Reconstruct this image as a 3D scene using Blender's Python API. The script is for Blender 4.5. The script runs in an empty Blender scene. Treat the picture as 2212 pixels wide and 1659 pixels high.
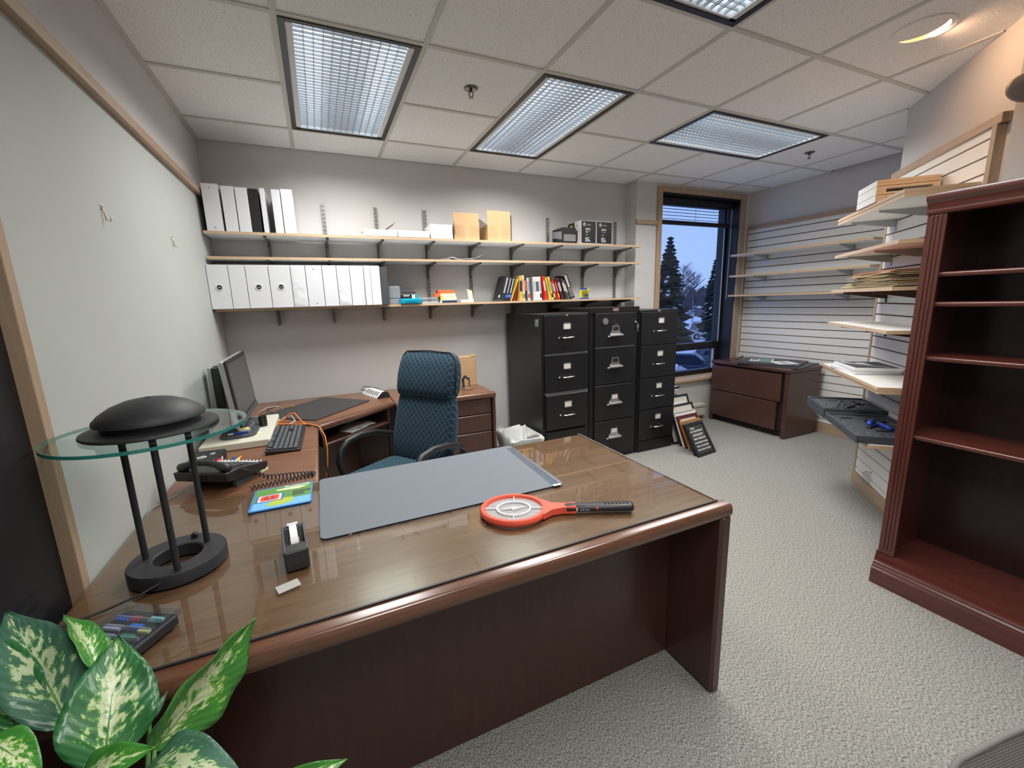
import bpy, math, random
from mathutils import Vector, Matrix
random.seed(7)
R = math.radians
SC = bpy.context.scene
COL = SC.collection

# ------------------------------------------------------------------ camera
cam = bpy.data.cameras.new('camera'); cam_o = bpy.data.objects.new('camera', cam); COL.objects.link(cam_o)
cam.sensor_fit = 'HORIZONTAL'; cam.sensor_width = 36.0; cam.lens = 36.0 * 911.8 / 2212.0
cam.clip_start = 0.02; cam.clip_end = 600
_f = Vector((0.40184, 0.89586, -0.18963)); _r = Vector((0.90971, -0.41421, -0.0291)); _u = Vector((0.10462, 0.16082, 0.98142))
cam_o.matrix_world = Matrix(((_r.x, _u.x, -_f.x, 0.6357), (_r.y, _u.y, -_f.y, -3.7454), (_r.z, _u.z, -_f.z, 1.43464), (0, 0, 0, 1)))
SC.camera = cam_o

# ------------------------------------------------------------------ world (blue winter dusk) and exposure
def lin(*c):
    return tuple((v / 255 / 12.92 if v / 255 <= 0.04045 else ((v / 255 + 0.055) / 1.055) ** 2.4) for v in c)
world = bpy.data.worlds.new('dusk_sky'); SC.world = world; world.use_nodes = True
wn = world.node_tree; wn.nodes.clear()
w_out = wn.nodes.new('ShaderNodeOutputWorld'); w_bg = wn.nodes.new('ShaderNodeBackground')
w_tc = wn.nodes.new('ShaderNodeTexCoord'); w_sep = wn.nodes.new('ShaderNodeSeparateXYZ'); w_rmp = wn.nodes.new('ShaderNodeValToRGB')
wn.links.new(w_tc.outputs['Generated'], w_sep.inputs[0]); wn.links.new(w_sep.outputs['Z'], w_rmp.inputs[0])
w_rmp.color_ramp.elements[0].position = 0.0; w_rmp.color_ramp.elements[0].color = (0.37, 0.55, 0.97, 1)
w_rmp.color_ramp.elements[1].position = 0.5; w_rmp.color_ramp.elements[1].color = (0.31, 0.46, 0.95, 1)
wn.links.new(w_rmp.outputs[0], w_bg.inputs[0]); w_bg.inputs[1].default_value = 1.15
wn.links.new(w_bg.outputs[0], w_out.inputs[0])
SC.view_settings.view_transform = 'Standard'; SC.view_settings.look = 'None'
SC.view_settings.gamma = 1.0; SC.view_settings.use_curve_mapping = False
SC.view_settings.exposure = 0.0
TROFFER = 2.3         # glow of the fluorescent panels
TROFFER_W = 25.5       # light given off by each fluorescent fixture
DOWNLIGHT = 9.0       # watts in the warm recessed lamp
SC.cycles.use_denoising = True
SC.cycles.max_bounces = 7; SC.cycles.diffuse_bounces = 4; SC.cycles.glossy_bounces = 3; SC.cycles.transparent_max_bounces = 12
SC.cycles.use_adaptive_sampling = True; SC.cycles.adaptive_threshold = 0.03
SC.cycles.sample_clamp_indirect = 6.0; SC.cycles.caustics_reflective = False; SC.cycles.caustics_refractive = False

# ------------------------------------------------------------------ mesh helpers
I4 = Matrix.Identity(4)
def TR(x=0, y=0, z=0): return Matrix.Translation((x, y, z))
def RX(a): return Matrix.Rotation(R(a), 4, 'X')
def RY(a): return Matrix.Rotation(R(a), 4, 'Y')
def RZ(a): return Matrix.Rotation(R(a), 4, 'Z')

class MB:
    def __init__(s): s.v = []; s.f = []; s.m = []
    def add(s, vs, fs, M=None, mi=0):
        o = len(s.v)
        s.v += [tuple(M @ Vector(p)) if M else tuple(p) for p in vs]
        flip = M is not None and M.determinant() < 0
        s.f += [tuple(o + i for i in (reversed(f) if flip else f)) for f in fs]; s.m += [mi] * len(fs)
        return s
    def box(s, x0, x1, y0, y1, z0, z1, M=None, mi=0):
        vs = [(x, y, z) for z in (z0, z1) for y in (y0, y1) for x in (x0, x1)]
        return s.add(vs, [(0, 2, 3, 1), (4, 5, 7, 6), (0, 1, 5, 4), (2, 6, 7, 3), (0, 4, 6, 2), (1, 3, 7, 5)], M, mi)
    def cbox(s, x0, x1, y0, y1, z0, z1, c=0.004, M=None, mi=0):
        # box with chamfered edges, as a loft of octagonal rings
        def ring(i, z): return [(x0 + i + c, y0 + i, z), (x1 - i - c, y0 + i, z), (x1 - i, y0 + i + c, z), (x1 - i, y1 - i - c, z), (x1 - i - c, y1 - i, z), (x0 + i + c, y1 - i, z), (x0 + i, y1 - i - c, z), (x0 + i, y0 + i + c, z)]
        return s.loft([ring(c, z0), ring(0, z0 + c), ring(0, z1 - c), ring(c, z1)], M=M, mi=mi)
    def loft(s, rings, M=None, mi=0, caps=True, closed=True):
        n = len(rings[0]); vs = [p for r in rings for p in r]; fs = []
        for k in range(len(rings) - 1):
            for i in range(n if closed else n - 1):
                j = (i + 1) % n
                fs.append((k * n + i, k * n + j, (k + 1) * n + j, (k + 1) * n + i))
        if caps: fs += [tuple(reversed(range(n))), tuple((len(rings) - 1) * n + i for i in range(n))]
        return s.add(vs, fs, M, mi)
    def prism(s, pts, z0, z1, M=None, mi=0):
        return s.loft([[(x, y, z0) for x, y in pts], [(x, y, z1) for x, y in pts]], M=M, mi=mi)
    def cyl(s, r, z0, z1, n=24, M=None, mi=0, r2=None, cx=0, cy=0):
        r2 = r if r2 is None else r2
        ang = [2 * math.pi * i / n for i in range(n)]
        return s.loft([[(cx + r * math.cos(a), cy + r * math.sin(a), z0) for a in ang], [(cx + r2 * math.cos(a), cy + r2 * math.sin(a), z1) for a in ang]], M=M, mi=mi)
    def lathe(s, prof, n=32, M=None, mi=0, caps=True, sx=1, sy=1):
        ang = [2 * math.pi * i / n for i in range(n)]
        return s.loft([[(sx * r * math.cos(a), sy * r * math.sin(a), z) for a in ang] for r, z in prof], M=M, mi=mi, caps=caps)
    def ring(s, ri, ro, z0, z1, n=40, M=None, mi=0, sx=1, sy=1):
        vs = []; fs = []
        for i in range(n):
            a = 2 * math.pi * i / n; c, d = math.cos(a) * sx, math.sin(a) * sy
            vs += [(ro * c, ro * d, z0), (ro * c, ro * d, z1), (ri * c, ri * d, z1), (ri * c, ri * d, z0)]
        for i in range(n):
            j = (i + 1) % n
            for k in range(4):
                l = (k + 1) % 4; fs.append((4 * i + k, 4 * j + k, 4 * j + l, 4 * i + l))
        return s.add(vs, fs, M, mi)
    def tube(s, pts, r, n=8, M=None, mi=0, caps=True, rs=None, flat=1.0):
        P = [Vector(p) for p in pts]; rings = []; up = None
        for i, p in enumerate(P):
            t = (P[min(i + 1, len(P) - 1)] - P[max(i - 1, 0)]).normalized()
            if up is None:
                up = Vector((0, 0, 1)) if abs(t.z) < 0.9 else Vector((1, 0, 0))
            a = t.cross(up)
            if a.length < 1e-6: a = t.cross(Vector((1, 0.3, 0)))
            a.normalize(); b = a.cross(t).normalized(); up = b
            rr = rs[i] if rs else r
            rings.append([tuple(p + a * rr * math.cos(2 * math.pi * k / n) + b * rr * flat * math.sin(2 * math.pi * k / n)) for k in range(n)])
        return s.loft(rings, M=M, mi=mi, caps=caps)
    def quad(s, a, b, c, d, M=None, mi=0): return s.add([a, b, c, d], [(0, 1, 2, 3)], M, mi)
    def build(s, name, mats, parent=None, smooth=False, bevel=0, seg=2, loc=None, rot=None):
        me = bpy.data.meshes.new(name); me.from_pydata(s.v, [], s.f)
        mats = mats if isinstance(mats, (list, tuple)) else [mats]
        for m in mats: me.materials.append(m)
        if len(mats) > 1: me.polygons.foreach_set('material_index', s.m)
        if smooth: me.polygons.foreach_set('use_smooth', [True] * len(s.f))
        me.update()
        o = bpy.data.objects.new(name, me); COL.objects.link(o)
        if parent: o.parent = parent
        if loc: o.location = loc
        if rot: o.rotation_euler = rot
        if bevel:
            b = o.modifiers.new('bevel', 'BEVEL'); b.width = bevel; b.segments = seg; b.limit_method = 'ANGLE'; b.angle_limit = R(40)
            b.harden_normals = False
        if smooth == 'auto' or (smooth and bevel):
            pass
        return o

def autosmooth(o, deg=35):
    me = o.data
    me.polygons.foreach_set('use_smooth', [True] * len(me.polygons))
    try: me.set_sharp_from_angle(angle=R(deg))
    except Exception: pass
    return o

def thing(name, label, cat, loc=(0, 0, 0), rz=0, group=None):
    o = bpy.data.objects.new(name, None); COL.objects.link(o); o.empty_display_size = 0.05
    o.location = loc; o.rotation_euler = (0, 0, R(rz))
    o['label'] = label; o['category'] = cat
    if group: o['group'] = group
    return o
def tag(o, label, cat, group=None):
    o['label'] = label; o['category'] = cat
    if group: o['group'] = group
    return o
def struct(o, label=None, cat=None):
    o['kind'] = 'structure'
    if label: o['label'] = label
    if cat: o['category'] = cat
    return o
def link_copy(o, parent=None, loc=None, rot=None):
    c = o.copy(); COL.objects.link(c); c.parent = parent
    if loc is not None: c.location = loc
    if rot is not None: c.rotation_euler = rot
    return c
def copy_tree(o, parent=None):
    c = link_copy(o, parent)
    for ch in o.children: copy_tree(ch, c)
    return c
FONT = None
def text(s, size, mat, name='lettering', parent=None, M=None, extrude=0.0004, align='CENTER', bold=0.0, xs=1.0):
    cu = bpy.data.curves.new('lettering', 'FONT'); cu.body = s; cu.size = size; cu.extrude = extrude
    cu.align_x = align; cu.align_y = 'CENTER'; cu.offset = bold; cu.resolution_u = 2
    t = bpy.data.objects.new('lettering', cu); COL.objects.link(t)
    dg = bpy.context.evaluated_depsgraph_get(); dg.update()
    me = bpy.data.meshes.new_from_object(t.evaluated_get(dg)); bpy.data.objects.remove(t); bpy.data.curves.remove(cu)
    me.transform(Matrix.Diagonal((xs, 1, 1, 1)))
    if M: me.transform(M)
    me.materials.clear(); me.materials.append(mat)
    o = bpy.data.objects.new(name, me); COL.objects.link(o); o.parent = parent
    return o

# ------------------------------------------------------------------ materials
def base(name):
    m = bpy.data.materials.new(name); m.use_nodes = True
    return m, m.node_tree, m.node_tree.nodes['Principled BSDF']
def L4(c): return (*c[:3], 1.0)
_cache = {}
def mat(name, col, rough=0.5, metal=0.0, spec=0.5, coat=0.0, bump=0.0, bscale=200.0, var=0.0, vscale=8.0, sheen=0.0, trans=0.0, alpha=1.0):
    m, nt, p = base(name)
    p.inputs['Base Color'].default_value = L4(col); p.inputs['Roughness'].default_value = rough
    p.inputs['Metallic'].default_value = metal; p.inputs['Specular IOR Level'].default_value = spec
    p.inputs['Coat Weight'].default_value = coat; p.inputs['Coat Roughness'].default_value = 0.12
    p.inputs['Sheen Weight'].default_value = sheen; p.inputs['Transmission Weight'].default_value = trans; p.inputs['Alpha'].default_value = alpha
    m.diffuse_color = L4(col)
    tc = nt.nodes.new('ShaderNodeTexCoord')
    if var:
        n = nt.nodes.new('ShaderNodeTexNoise'); n.inputs['Scale'].default_value = vscale; n.inputs['Detail'].default_value = 4
        mx = nt.nodes.new('ShaderNodeMix'); mx.data_type = 'RGBA'
        nt.links.new(tc.outputs['Object'], n.inputs['Vector']); nt.links.new(n.outputs['Fac'], mx.inputs[0])
        mx.inputs[6].default_value = L4([max(0, c * (1 - var)) for c in col]); mx.inputs[7].default_value = L4([min(1, c * (1 + var)) for c in col])
        nt.links.new(mx.outputs[2], p.inputs['Base Color'])
    if bump:
        n2 = nt.nodes.new('ShaderNodeTexNoise'); n2.inputs['Scale'].default_value = bscale; n2.inputs['Detail'].default_value = 2
        b = nt.nodes.new('ShaderNodeBump'); b.inputs['Strength'].default_value = bump; b.inputs['Distance'].default_value = 0.002
        nt.links.new(tc.outputs['Object'], n2.inputs['Vector']); nt.links.new(n2.outputs['Fac'], b.inputs['Height']); nt.links.new(b.outputs[0], p.inputs['Normal'])
    return m
def wood(name, c1, c2, stretch=(1, 14, 14), scale=5.0, rough=0.35, coat=0.3, bump=0.05):
    m, nt, p = base(name)
    tc = nt.nodes.new('ShaderNodeTexCoord'); mp = nt.nodes.new('ShaderNodeMapping'); mp.inputs['Scale'].default_value = stretch
    n = nt.nodes.new('ShaderNodeTexNoise'); n.inputs['Scale'].default_value = scale; n.inputs['Detail'].default_value = 6; n.inputs['Roughness'].default_value = 0.62; n.inputs['Distortion'].default_value = 0.4
    n2 = nt.nodes.new('ShaderNodeTexNoise'); n2.inputs['Scale'].default_value = scale * 7; n2.inputs['Detail'].default_value = 3
    ad = nt.nodes.new('ShaderNodeMath'); ad.operation = 'MULTIPLY_ADD'; ad.inputs[1].default_value = 0.35
    rp = nt.nodes.new('ShaderNodeValToRGB'); rp.color_ramp.elements[0].position = 0.42; rp.color_ramp.elements[0].color = L4(c1)
    rp.color_ramp.elements[1].position = 0.86; rp.color_ramp.elements[1].color = L4(c2)
    nt.links.new(tc.outputs['Object'], mp.inputs[0]); nt.links.new(mp.outputs[0], n.inputs['Vector']); nt.links.new(mp.outputs[0], n2.inputs['Vector'])
    nt.links.new(n2.outputs['Fac'], ad.inputs[0]); nt.links.new(n.outputs['Fac'], ad.inputs[2]); nt.links.new(ad.outputs[0], rp.inputs[0])
    nt.links.new(rp.outputs[0], p.inputs['Base Color']); p.inputs['Roughness'].default_value = rough
    p.inputs['Coat Weight'].default_value = coat; p.inputs['Coat Roughness'].default_value = 0.15
    m.diffuse_color = L4(c2)
    return m
def speckle(name, col, dark, scale, thr, rough=0.9, bump=0.3, mid=None, stretch=None):
    m, nt, p = base(name)
    tc = nt.nodes.new('ShaderNodeTexCoord'); n = nt.nodes.new('ShaderNodeTexNoise'); n.inputs['Scale'].default_value = scale; n.inputs['Detail'].default_value = 2.5
    rp = nt.nodes.new('ShaderNodeValToRGB'); e = rp.color_ramp.elements
    e[0].position = thr - 0.03; e[0].color = L4(dark); e[1].position = thr + 0.03; e[1].color = L4(col)
    if mid:
        q = rp.color_ramp.elements.new(0.5); q.color = L4(mid)
    oi = nt.nodes.new('ShaderNodeObjectInfo'); va = nt.nodes.new('ShaderNodeVectorMath'); va.operation = 'ADD'
    nt.links.new(tc.outputs['Object'], va.inputs[0]); nt.links.new(oi.outputs['Location'], va.inputs[1])
    if stretch:
        mp = nt.nodes.new('ShaderNodeMapping'); mp.inputs['Scale'].default_value = stretch; mp.inputs['Rotation'].default_value = (0, 0, R(6))
        nt.links.new(va.outputs[0], mp.inputs[0]); nt.links.new(mp.outputs[0], n.inputs['Vector'])
    else: nt.links.new(va.outputs[0], n.inputs['Vector'])
    nt.links.new(n.outputs['Fac'], rp.inputs[0]); nt.links.new(rp.outputs[0], p.inputs['Base Color'])
    p.inputs['Roughness'].default_value = rough; p.inputs['Specular IOR Level'].default_value = 0.2
    b = nt.nodes.new('ShaderNodeBump'); b.inputs['Strength'].default_value = bump; b.inputs['Distance'].default_value = 0.003
    nt.links.new(n.outputs['Fac'], b.inputs['Height']); nt.links.new(b.outputs[0], p.inputs['Normal'])
    m.diffuse_color = L4(col)
    return m
def clear_glass(name, tint=(1, 1, 1), rough=0.0, base_refl=0.045, glossy=1.0):
    # sheet glass: see-through with a Fresnel reflection
    m = bpy.data.materials.new(name); m.use_nodes = True; nt = m.node_tree; nt.nodes.clear()
    o = nt.nodes.new('ShaderNodeOutputMaterial'); t = nt.nodes.new('ShaderNodeBsdfTransparent'); g = nt.nodes.new('ShaderNodeBsdfGlossy')
    mx = nt.nodes.new('ShaderNodeMixShader'); fr = nt.nodes.new('ShaderNodeFresnel'); fr.inputs['IOR'].default_value = 1.5
    t.inputs[0].default_value = L4(tint); g.inputs['Color'].default_value = (glossy, glossy, glossy, 1); g.inputs['Roughness'].default_value = rough
    ge = nt.nodes.new('ShaderNodeNewGeometry'); iv = nt.nodes.new('ShaderNodeMath'); iv.operation = 'SUBTRACT'; iv.inputs[0].default_value = 1.0; ml = nt.nodes.new('ShaderNodeMath'); ml.operation = 'MULTIPLY'
    nt.links.new(ge.outputs['Backfacing'], iv.inputs[1]); nt.links.new(fr.outputs[0], ml.inputs[0]); nt.links.new(iv.outputs[0], ml.inputs[1]); nt.links.new(ml.outputs[0], mx.inputs[0]); nt.links.new(t.outputs[0], mx.inputs[1]); nt.links.new(g.outputs[0], mx.inputs[2]); nt.links.new(mx.outputs[0], o.inputs[0])
    return m
def emit(name, col, strength):
    m = bpy.data.materials.new(name); m.use_nodes = True; nt = m.node_tree; nt.nodes.clear()
    o = nt.nodes.new('ShaderNodeOutputMaterial'); e = nt.nodes.new('ShaderNodeEmission'); e.inputs[0].default_value = L4(col); e.inputs[1].default_value = strength
    nt.links.new(e.outputs[0], o.inputs[0]); return m

M = {}
M['wall'] = mat('painted_wall', (0.625, 0.603, 0.585), 0.85, bump=0.06, bscale=300, spec=0.25)
M['wall_cool'] = mat('painted_wall_grey', (0.68, 0.655, 0.645), 0.85, bump=0.06, bscale=300, spec=0.25)
M['panel'] = mat('fabric_wall_panel', (0.470, 0.492, 0.462), 0.8, bump=0.05, bscale=500, var=0.05, vscale=3)
M['slat'] = mat('white_melamine', (0.80, 0.775, 0.735), 0.45)
M['slat_core'] = mat('groove_core', (0.16, 0.10, 0.06), 0.8)
M['maple'] = wood('light_maple', (0.36, 0.245, 0.155), (0.46, 0.325, 0.215), (9, 9, 1), 4, 0.45, 0.15)
M['maple_t'] = wood('light_maple_rail', (0.37, 0.25, 0.16), (0.47, 0.335, 0.225), (1, 1, 14), 4, 0.45, 0.15)
M['maple_h'] = wood('light_maple_edge', (0.54, 0.37, 0.22), (0.68, 0.49, 0.31), (1, 1, 14), 4, 0.45, 0.15)
M['tile'] = speckle('mineral_tile', (0.92, 0.905, 0.885), (0.55, 0.53, 0.51), 170, 0.36, 0.95, 0.35)
M['tee'] = mat('ceiling_tee', (0.62, 0.60, 0.55), 0.5)
M['carpet'] = speckle('grey_carpet', (0.400, 0.390, 0.353), (0.165, 0.160, 0.144), 1.0, 0.49, 1.0, 0.8, stretch=(330, 125, 330))
M['black'] = mat('black_plastic', (0.016, 0.016, 0.018), 0.42)
M['black_soft'] = mat('matte_black_paint', (0.020, 0.020, 0.023), 0.55, bump=0.06, bscale=900)
M['cabinet'] = mat('black_enamel_steel', (0.0095, 0.0095, 0.011), 0.38, bump=0.03, bscale=700, spec=0.45)
M['frame_black'] = mat('black_window_frame', (0.008, 0.008, 0.012), 0.5)
M['dark_void'] = mat('dark_plenum', (0.01, 0.01, 0.012), 0.9)
M['chrome'] = mat('chrome', (0.72, 0.72, 0.73), 0.22, 1.0)
M['steel'] = mat('brushed_steel', (0.55, 0.55, 0.56), 0.35, 1.0)
M['zinc'] = mat('dull_zinc_standard', (0.33, 0.32, 0.29), 0.4, 0.75)
M['zinc_dark'] = mat('dark_zinc_bracket', (0.21, 0.195, 0.165), 0.42, 0.6)
M['white'] = mat('white_vinyl', (0.80, 0.81, 0.84), 0.35, bump=0.05, bscale=30)
M['white_matte'] = mat('white_card', (0.78, 0.78, 0.78), 0.7)
M['paper'] = mat('white_paper', (0.82, 0.81, 0.78), 0.8)
M['cream'] = mat('cream_plastic', (0.66, 0.64, 0.53), 0.45)
M['kraft'] = mat('kraft_cardboard', (0.52, 0.335, 0.17), 0.8, var=0.06, vscale=20, bump=0.05, bscale=100)
M['kraft_dark'] = mat('kraft_cardboard_inside', (0.36, 0.23, 0.12), 0.85)
M['desk'] = wood('mahogany_panel', (0.055, 0.0220, 0.0160), (0.078, 0.0320, 0.0225), (12, 12, 1), 4, 0.33, 0.25)
M['desk_top'] = wood('mahogany_top', (0.125, 0.050, 0.024), (0.225, 0.105, 0.055), (1.2, 14, 14), 4, 0.35, 0.2)
M['desk_edge'] = wood('mahogany_edge', (0.085, 0.034, 0.018), (0.160, 0.068, 0.037), (1, 14, 14), 4, 0.24, 0.5)
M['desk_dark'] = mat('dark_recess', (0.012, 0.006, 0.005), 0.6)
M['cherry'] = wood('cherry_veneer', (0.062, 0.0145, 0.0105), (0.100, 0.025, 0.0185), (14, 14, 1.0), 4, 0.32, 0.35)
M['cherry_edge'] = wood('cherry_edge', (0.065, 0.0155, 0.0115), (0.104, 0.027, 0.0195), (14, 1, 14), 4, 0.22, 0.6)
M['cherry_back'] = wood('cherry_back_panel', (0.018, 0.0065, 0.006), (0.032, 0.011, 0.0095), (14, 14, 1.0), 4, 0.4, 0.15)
M['glass'] = clear_glass('desk_glass', (0.93, 0.97, 0.95))
M['glass_edge'] = mat('green_glass_edge', (0.05, 0.33, 0.28), 0.15, trans=0.4)
M['lamp_glass'] = clear_glass('lamp_glass', (0.86, 0.95, 0.93))
M['pane'] = clear_glass('window_pane', (0.97, 0.98, 1.0))
M['clear'] = clear_glass('clear_plastic', (0.88, 0.90, 0.93), 0.1)
M['mat_grey'] = mat('grey_desk_mat', (0.145, 0.165, 0.190), 0.62, bump=0.04, bscale=800)
M['mat_black'] = mat('black_leather_blotter', (0.040, 0.040, 0.042), 0.45)
M['red'] = mat('red_plastic', (0.72, 0.035, 0.022), 0.3)
M['orange_red'] = mat('orange_red_plastic', (0.86, 0.115, 0.065), 0.32)
M['orange'] = mat('orange_cable', (0.82, 0.20, 0.03), 0.45)
M['white_gloss'] = mat('white_gloss', (0.80, 0.80, 0.80), 0.25)
M['silver'] = mat('silver_plastic', (0.42, 0.44, 0.46), 0.35, 0.4)
M['screen'] = mat('dull_lcd', (0.055, 0.055, 0.055), 0.3)
M['liner'] = mat('bin_liner', (0.66, 0.67, 0.64), 0.3, bump=0.25, bscale=25)
M['grey'] = mat('mid_grey', (0.25, 0.25, 0.26), 0.6)
M['dkgrey'] = mat('charcoal_plastic', (0.06, 0.065, 0.075), 0.5)
M['case'] = mat('slate_tool_case', (0.060, 0.066, 0.080), 0.55)
M['manila'] = mat('manila', (0.80, 0.66, 0.42), 0.8, var=0.1, vscale=6)
M['blue'] = mat('blue_plastic', (0.02, 0.07, 0.50), 0.35)
M['teal'] = mat('teal_plastic', (0.0, 0.33, 0.50), 0.35)
M['yellow'] = mat('yellow_print', (0.78, 0.66, 0.02), 0.5)
M['label'] = mat('cream_label', (0.74, 0.72, 0.63), 0.6)
M['snow'] = mat('snow', (0.88, 0.90, 0.93), 0.9, var=0.06, vscale=0.3)
# ================================================================== the room
H = 2.591
T = 0.6096
# diagonal wall frame: origin at its outer corner, u along the wall towards the viewer, n into the room
DO = Vector((4.265, -2.05, 0)); DU = Vector((-0.70711, -0.70711, 0)); DN = Vector((-0.70711, 0.70711, 0))
DM = Matrix(((DU.x, DN.x, 0, DO.x), (DU.y, DN.y, 0, DO.y), (0, 0, 1, 0), (0, 0, 0, 1)))   # local (u, n, z); mirrored handedness is fine for boxes
DROT = math.atan2(DU.y, DU.x)

struct(MB().box(-0.3, 5.6, -5.7, 0.2, -0.12, 0).build('floor', M['carpet']))

# left wall: painted band above the rail, fabric panel below, blacked-out window opening nearer the viewer
wl = struct(MB().box(-0.12, 0, -5.6, 0.1, 2.18, 2.66).box(-0.12, 0, -5.6, -4.0, 0, 2.18).build('wall_left', M['wall']))
MB().box(-0.12, 0.002, -2.36, 0.0, 0, 2.18).build('wall_panel', M['panel'], wl)
struct(MB().box(-0.002, 0.030, -2.40, 0.0, 2.180, 2.222).build('trim_1', M['maple_t'], bevel=0.002))
struct(MB().box(-0.02, 0.012, -2.392, -2.360, 0, 2.18).build('trim_2', M['maple'], bevel=0.002))
dr1 = struct(MB().box(-0.12, -0.018, -4.0, -2.385, 0, 2.18).build('door_1', M['frame_black']))
rib = MB().box(0, 0.006, -0.60, 0.0, 0, 0.012).build('louvre_slat', M['frame_black'], dr1, loc=(-0.018, -2.50, 0.10))
for i in range(1, 28): link_copy(rib, dr1, (-0.018, -2.50, 0.10 + i * 0.026))

# back wall and pilaster
struct(MB().box(-0.12, 3.70, 0, 0.12, 0, 2.66).build('wall_back', M['wall']))
ww = MB()
ww.box(3.68, 4.005, -0.16, 0.12, 0, 2.66).box(5.185, 5.5, -0.16, 0.12, 0, 2.66).box(4.005, 5.185, -0.16, 0.12, 2.515, 2.66).box(4.005, 5.185, -0.16, 0.12, 0, 0.47)
struct(ww.build('wall_window', M['wall']))
wr = struct(MB().box(5.36, 5.5, -2.2, -0.16, 0, 2.66).build('wall_right', M['wall_cool']))
struct(MB().prism([(4.265, -2.07), (5.5, -2.07), (5.5, -2.2), (4.35, -2.2), (3.65, -2.9), (3.53, -2.805)], 0, 2.66).build('wall_diagonal', M['wall']))
struct(MB().box(3.53, 3.65, -5.6, -2.80, 0, 2.66).build('wall_bookcase', M['wall']))
struct(MB().box(-0.12, 3.65, -5.7, -5.6, 0, 2.66).build('wall_front', M['wall']))

# short rail on the pilaster, window casing
struct(MB().box(3.672, 3.945, -0.185, -0.158, 2.182, 2.222).build('trim_3', M['maple_t'], bevel=0.002))
cs = MB().box(3.945, 4.005, -0.182, -0.158, 0.47, 2.565).box(5.185, 5.262, -0.182, -0.158, 0.47, 2.565).box(4.005, 5.185, -0.182, -0.158, 2.512, 2.565)
struct(cs.build('trim_4', M['maple'], bevel=0.002))
struct(MB().box(3.945, 5.262, -0.20, 0.02, 0.468, 0.498).build('trim_5', M['maple_h'], bevel=0.003))
# window: black lining, frame, mullion, panes
w1 = MB()
w1.box(4.005, 4.02, -0.158, 0.12, 0.498, 2.512).box(5.17, 5.185, -0.158, 0.12, 0.498, 2.512).box(4.005, 5.185, -0.158, 0.12, 2.497, 2.512)
w1.box(4.02, 4.075, 0.0, 0.08, 0.498, 2.497).box(5.142, 5.17, 0.0, 0.08, 0.498, 2.497).box(4.075, 5.142, 0.0, 0.08, 2.44, 2.497)
w1.box(4.075, 5.142, 0.0, 0.08, 0.498, 0.555).box(4.075, 5.142, -0.01, 0.08, 0.805, 0.888).box(5.10, 5.142, 0.0, 0.08, 0.555, 0.805)
win = struct(w1.build('window_1', M['frame_black'], bevel=0.002))
MB().box(4.07, 5.147, 0.036, 0.042, 0.885, 2.45).build('pane', M['pane'], win)
MB().box(4.07, 5.105, 0.036, 0.042, 0.55, 0.81).build('pane', M['pane'], win)
MB().box(5.082, 5.094, 0.0, 0.03, 0.555, 0.805).build('mullion', M['silver'], win)
MB().box(5.136, 5.144, -0.012, 0.0, 0.888, 2.25).build('glazing_bead', M['silver'], win)
# blinds pulled up at the head of the window
vb = thing('venetian_blind', 'black venetian blind pulled up at the head of the window', 'blind', (4.59, -0.05, 2.22))
MB().box(-0.55, 0.57, -0.03, 0.03, 0.205, 0.27).build('head_rail', M['frame_black'], vb)
MB().cbox(-0.55, 0.55, -0.022, 0.022, 0.0, 0.042, 0.006).build('bottom_rail', M['frame_black'], vb)
bs = MB().box(-0.55, 0.55, -0.020, 0.020, 0, 0.0016, M=RX(6)).build('slat', M['frame_black'], vb, loc=(0, 0, 0.060))
for i in range(1, 5): link_copy(bs, vb, (0, 0, 0.062 + i * 0.033))
for x in (-0.5, 0.0, 0.5): MB().box(x - 0.002, x + 0.002, -0.023, -0.021, 0.04, 0.21).build('ladder_cord', M['silver'], vb)
wd = MB().tube([(0.565, -0.03, 0.2), (0.562, -0.03, -0.3), (0.556, -0.03, -0.82)], 0.004, 6).build('wand', M['silver'], vb)

# baseboard heater and panel below the window
bh = thing('baseboard_heater', 'cream metal baseboard heater under the window', 'heater', (4.6, -0.20, 0))
MB().cbox(-0.62, 0.13, -0.035, 0.038, 0.05, 0.19, 0.006).build('cover', M['cream'], bh)
MB().box(-0.62, 0.13, -0.037, -0.034, 0.15, 0.156).build('slot', M['dark_void'], bh)
# base heater line along the back wall by the cabinet
b2 = thing('wall_raceway', 'pale raceway running low along the back wall beside the bin', 'raceway', (2.05, -0.012, 0))
MB().cbox(-0.2, 0.16, -0.012, 0.010, 0.03, 0.21, 0.004).build('cover', M['wall_cool'], b2)
MB().box(-0.2, 0.16, -0.0135, -0.011, 0.185, 0.192).build('slot', M['grey'], b2)

# slat walls ---------------------------------------------------------
PITCH = 0.0765
def slat_wall(parent_mat, name, label, Mx, length, z_lo, z_hi, base_h):
    s = struct(MB().box(0, length, -0.018, -0.002, 0.0, z_hi, M=Mx).build(name, M['slat_core']))
    me = None; z = z_hi - 0.045; tops = [z_hi]
    while z > z_lo + 0.02: tops.append(z); z -= PITCH
    tops.append(z_lo)
    for a, b in zip(tops[:-1], tops[1:]):
        g = 0.0045
        MB().box(0.0, length, -0.004, 0.013, b + g, a - (g if a < z_hi else 0), M=Mx).build('slat', M['slat'], s)
    return s
RM = Matrix(((0, -1, 0, 5.345), (-1, 0, 0, -0.175), (0, 0, 1, 0), (0, 0, 0, 1)))   # u = -y, n = -x
sr = slat_wall(None, 'wall_slatted', 'x', RM, 1.895, 0.10, 2.18, 0.1)
struct(MB().box(0.0, 1.90, -0.002, 0.022, 2.178, 2.220, M=RM).build('trim_6', M['maple_t'], bevel=0.002))
struct(MB().box(-0.035, 0.0, -0.012, 0.016, 0.0, 2.205, M=RM).build('trim_7', M['maple'], bevel=0.002))
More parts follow.
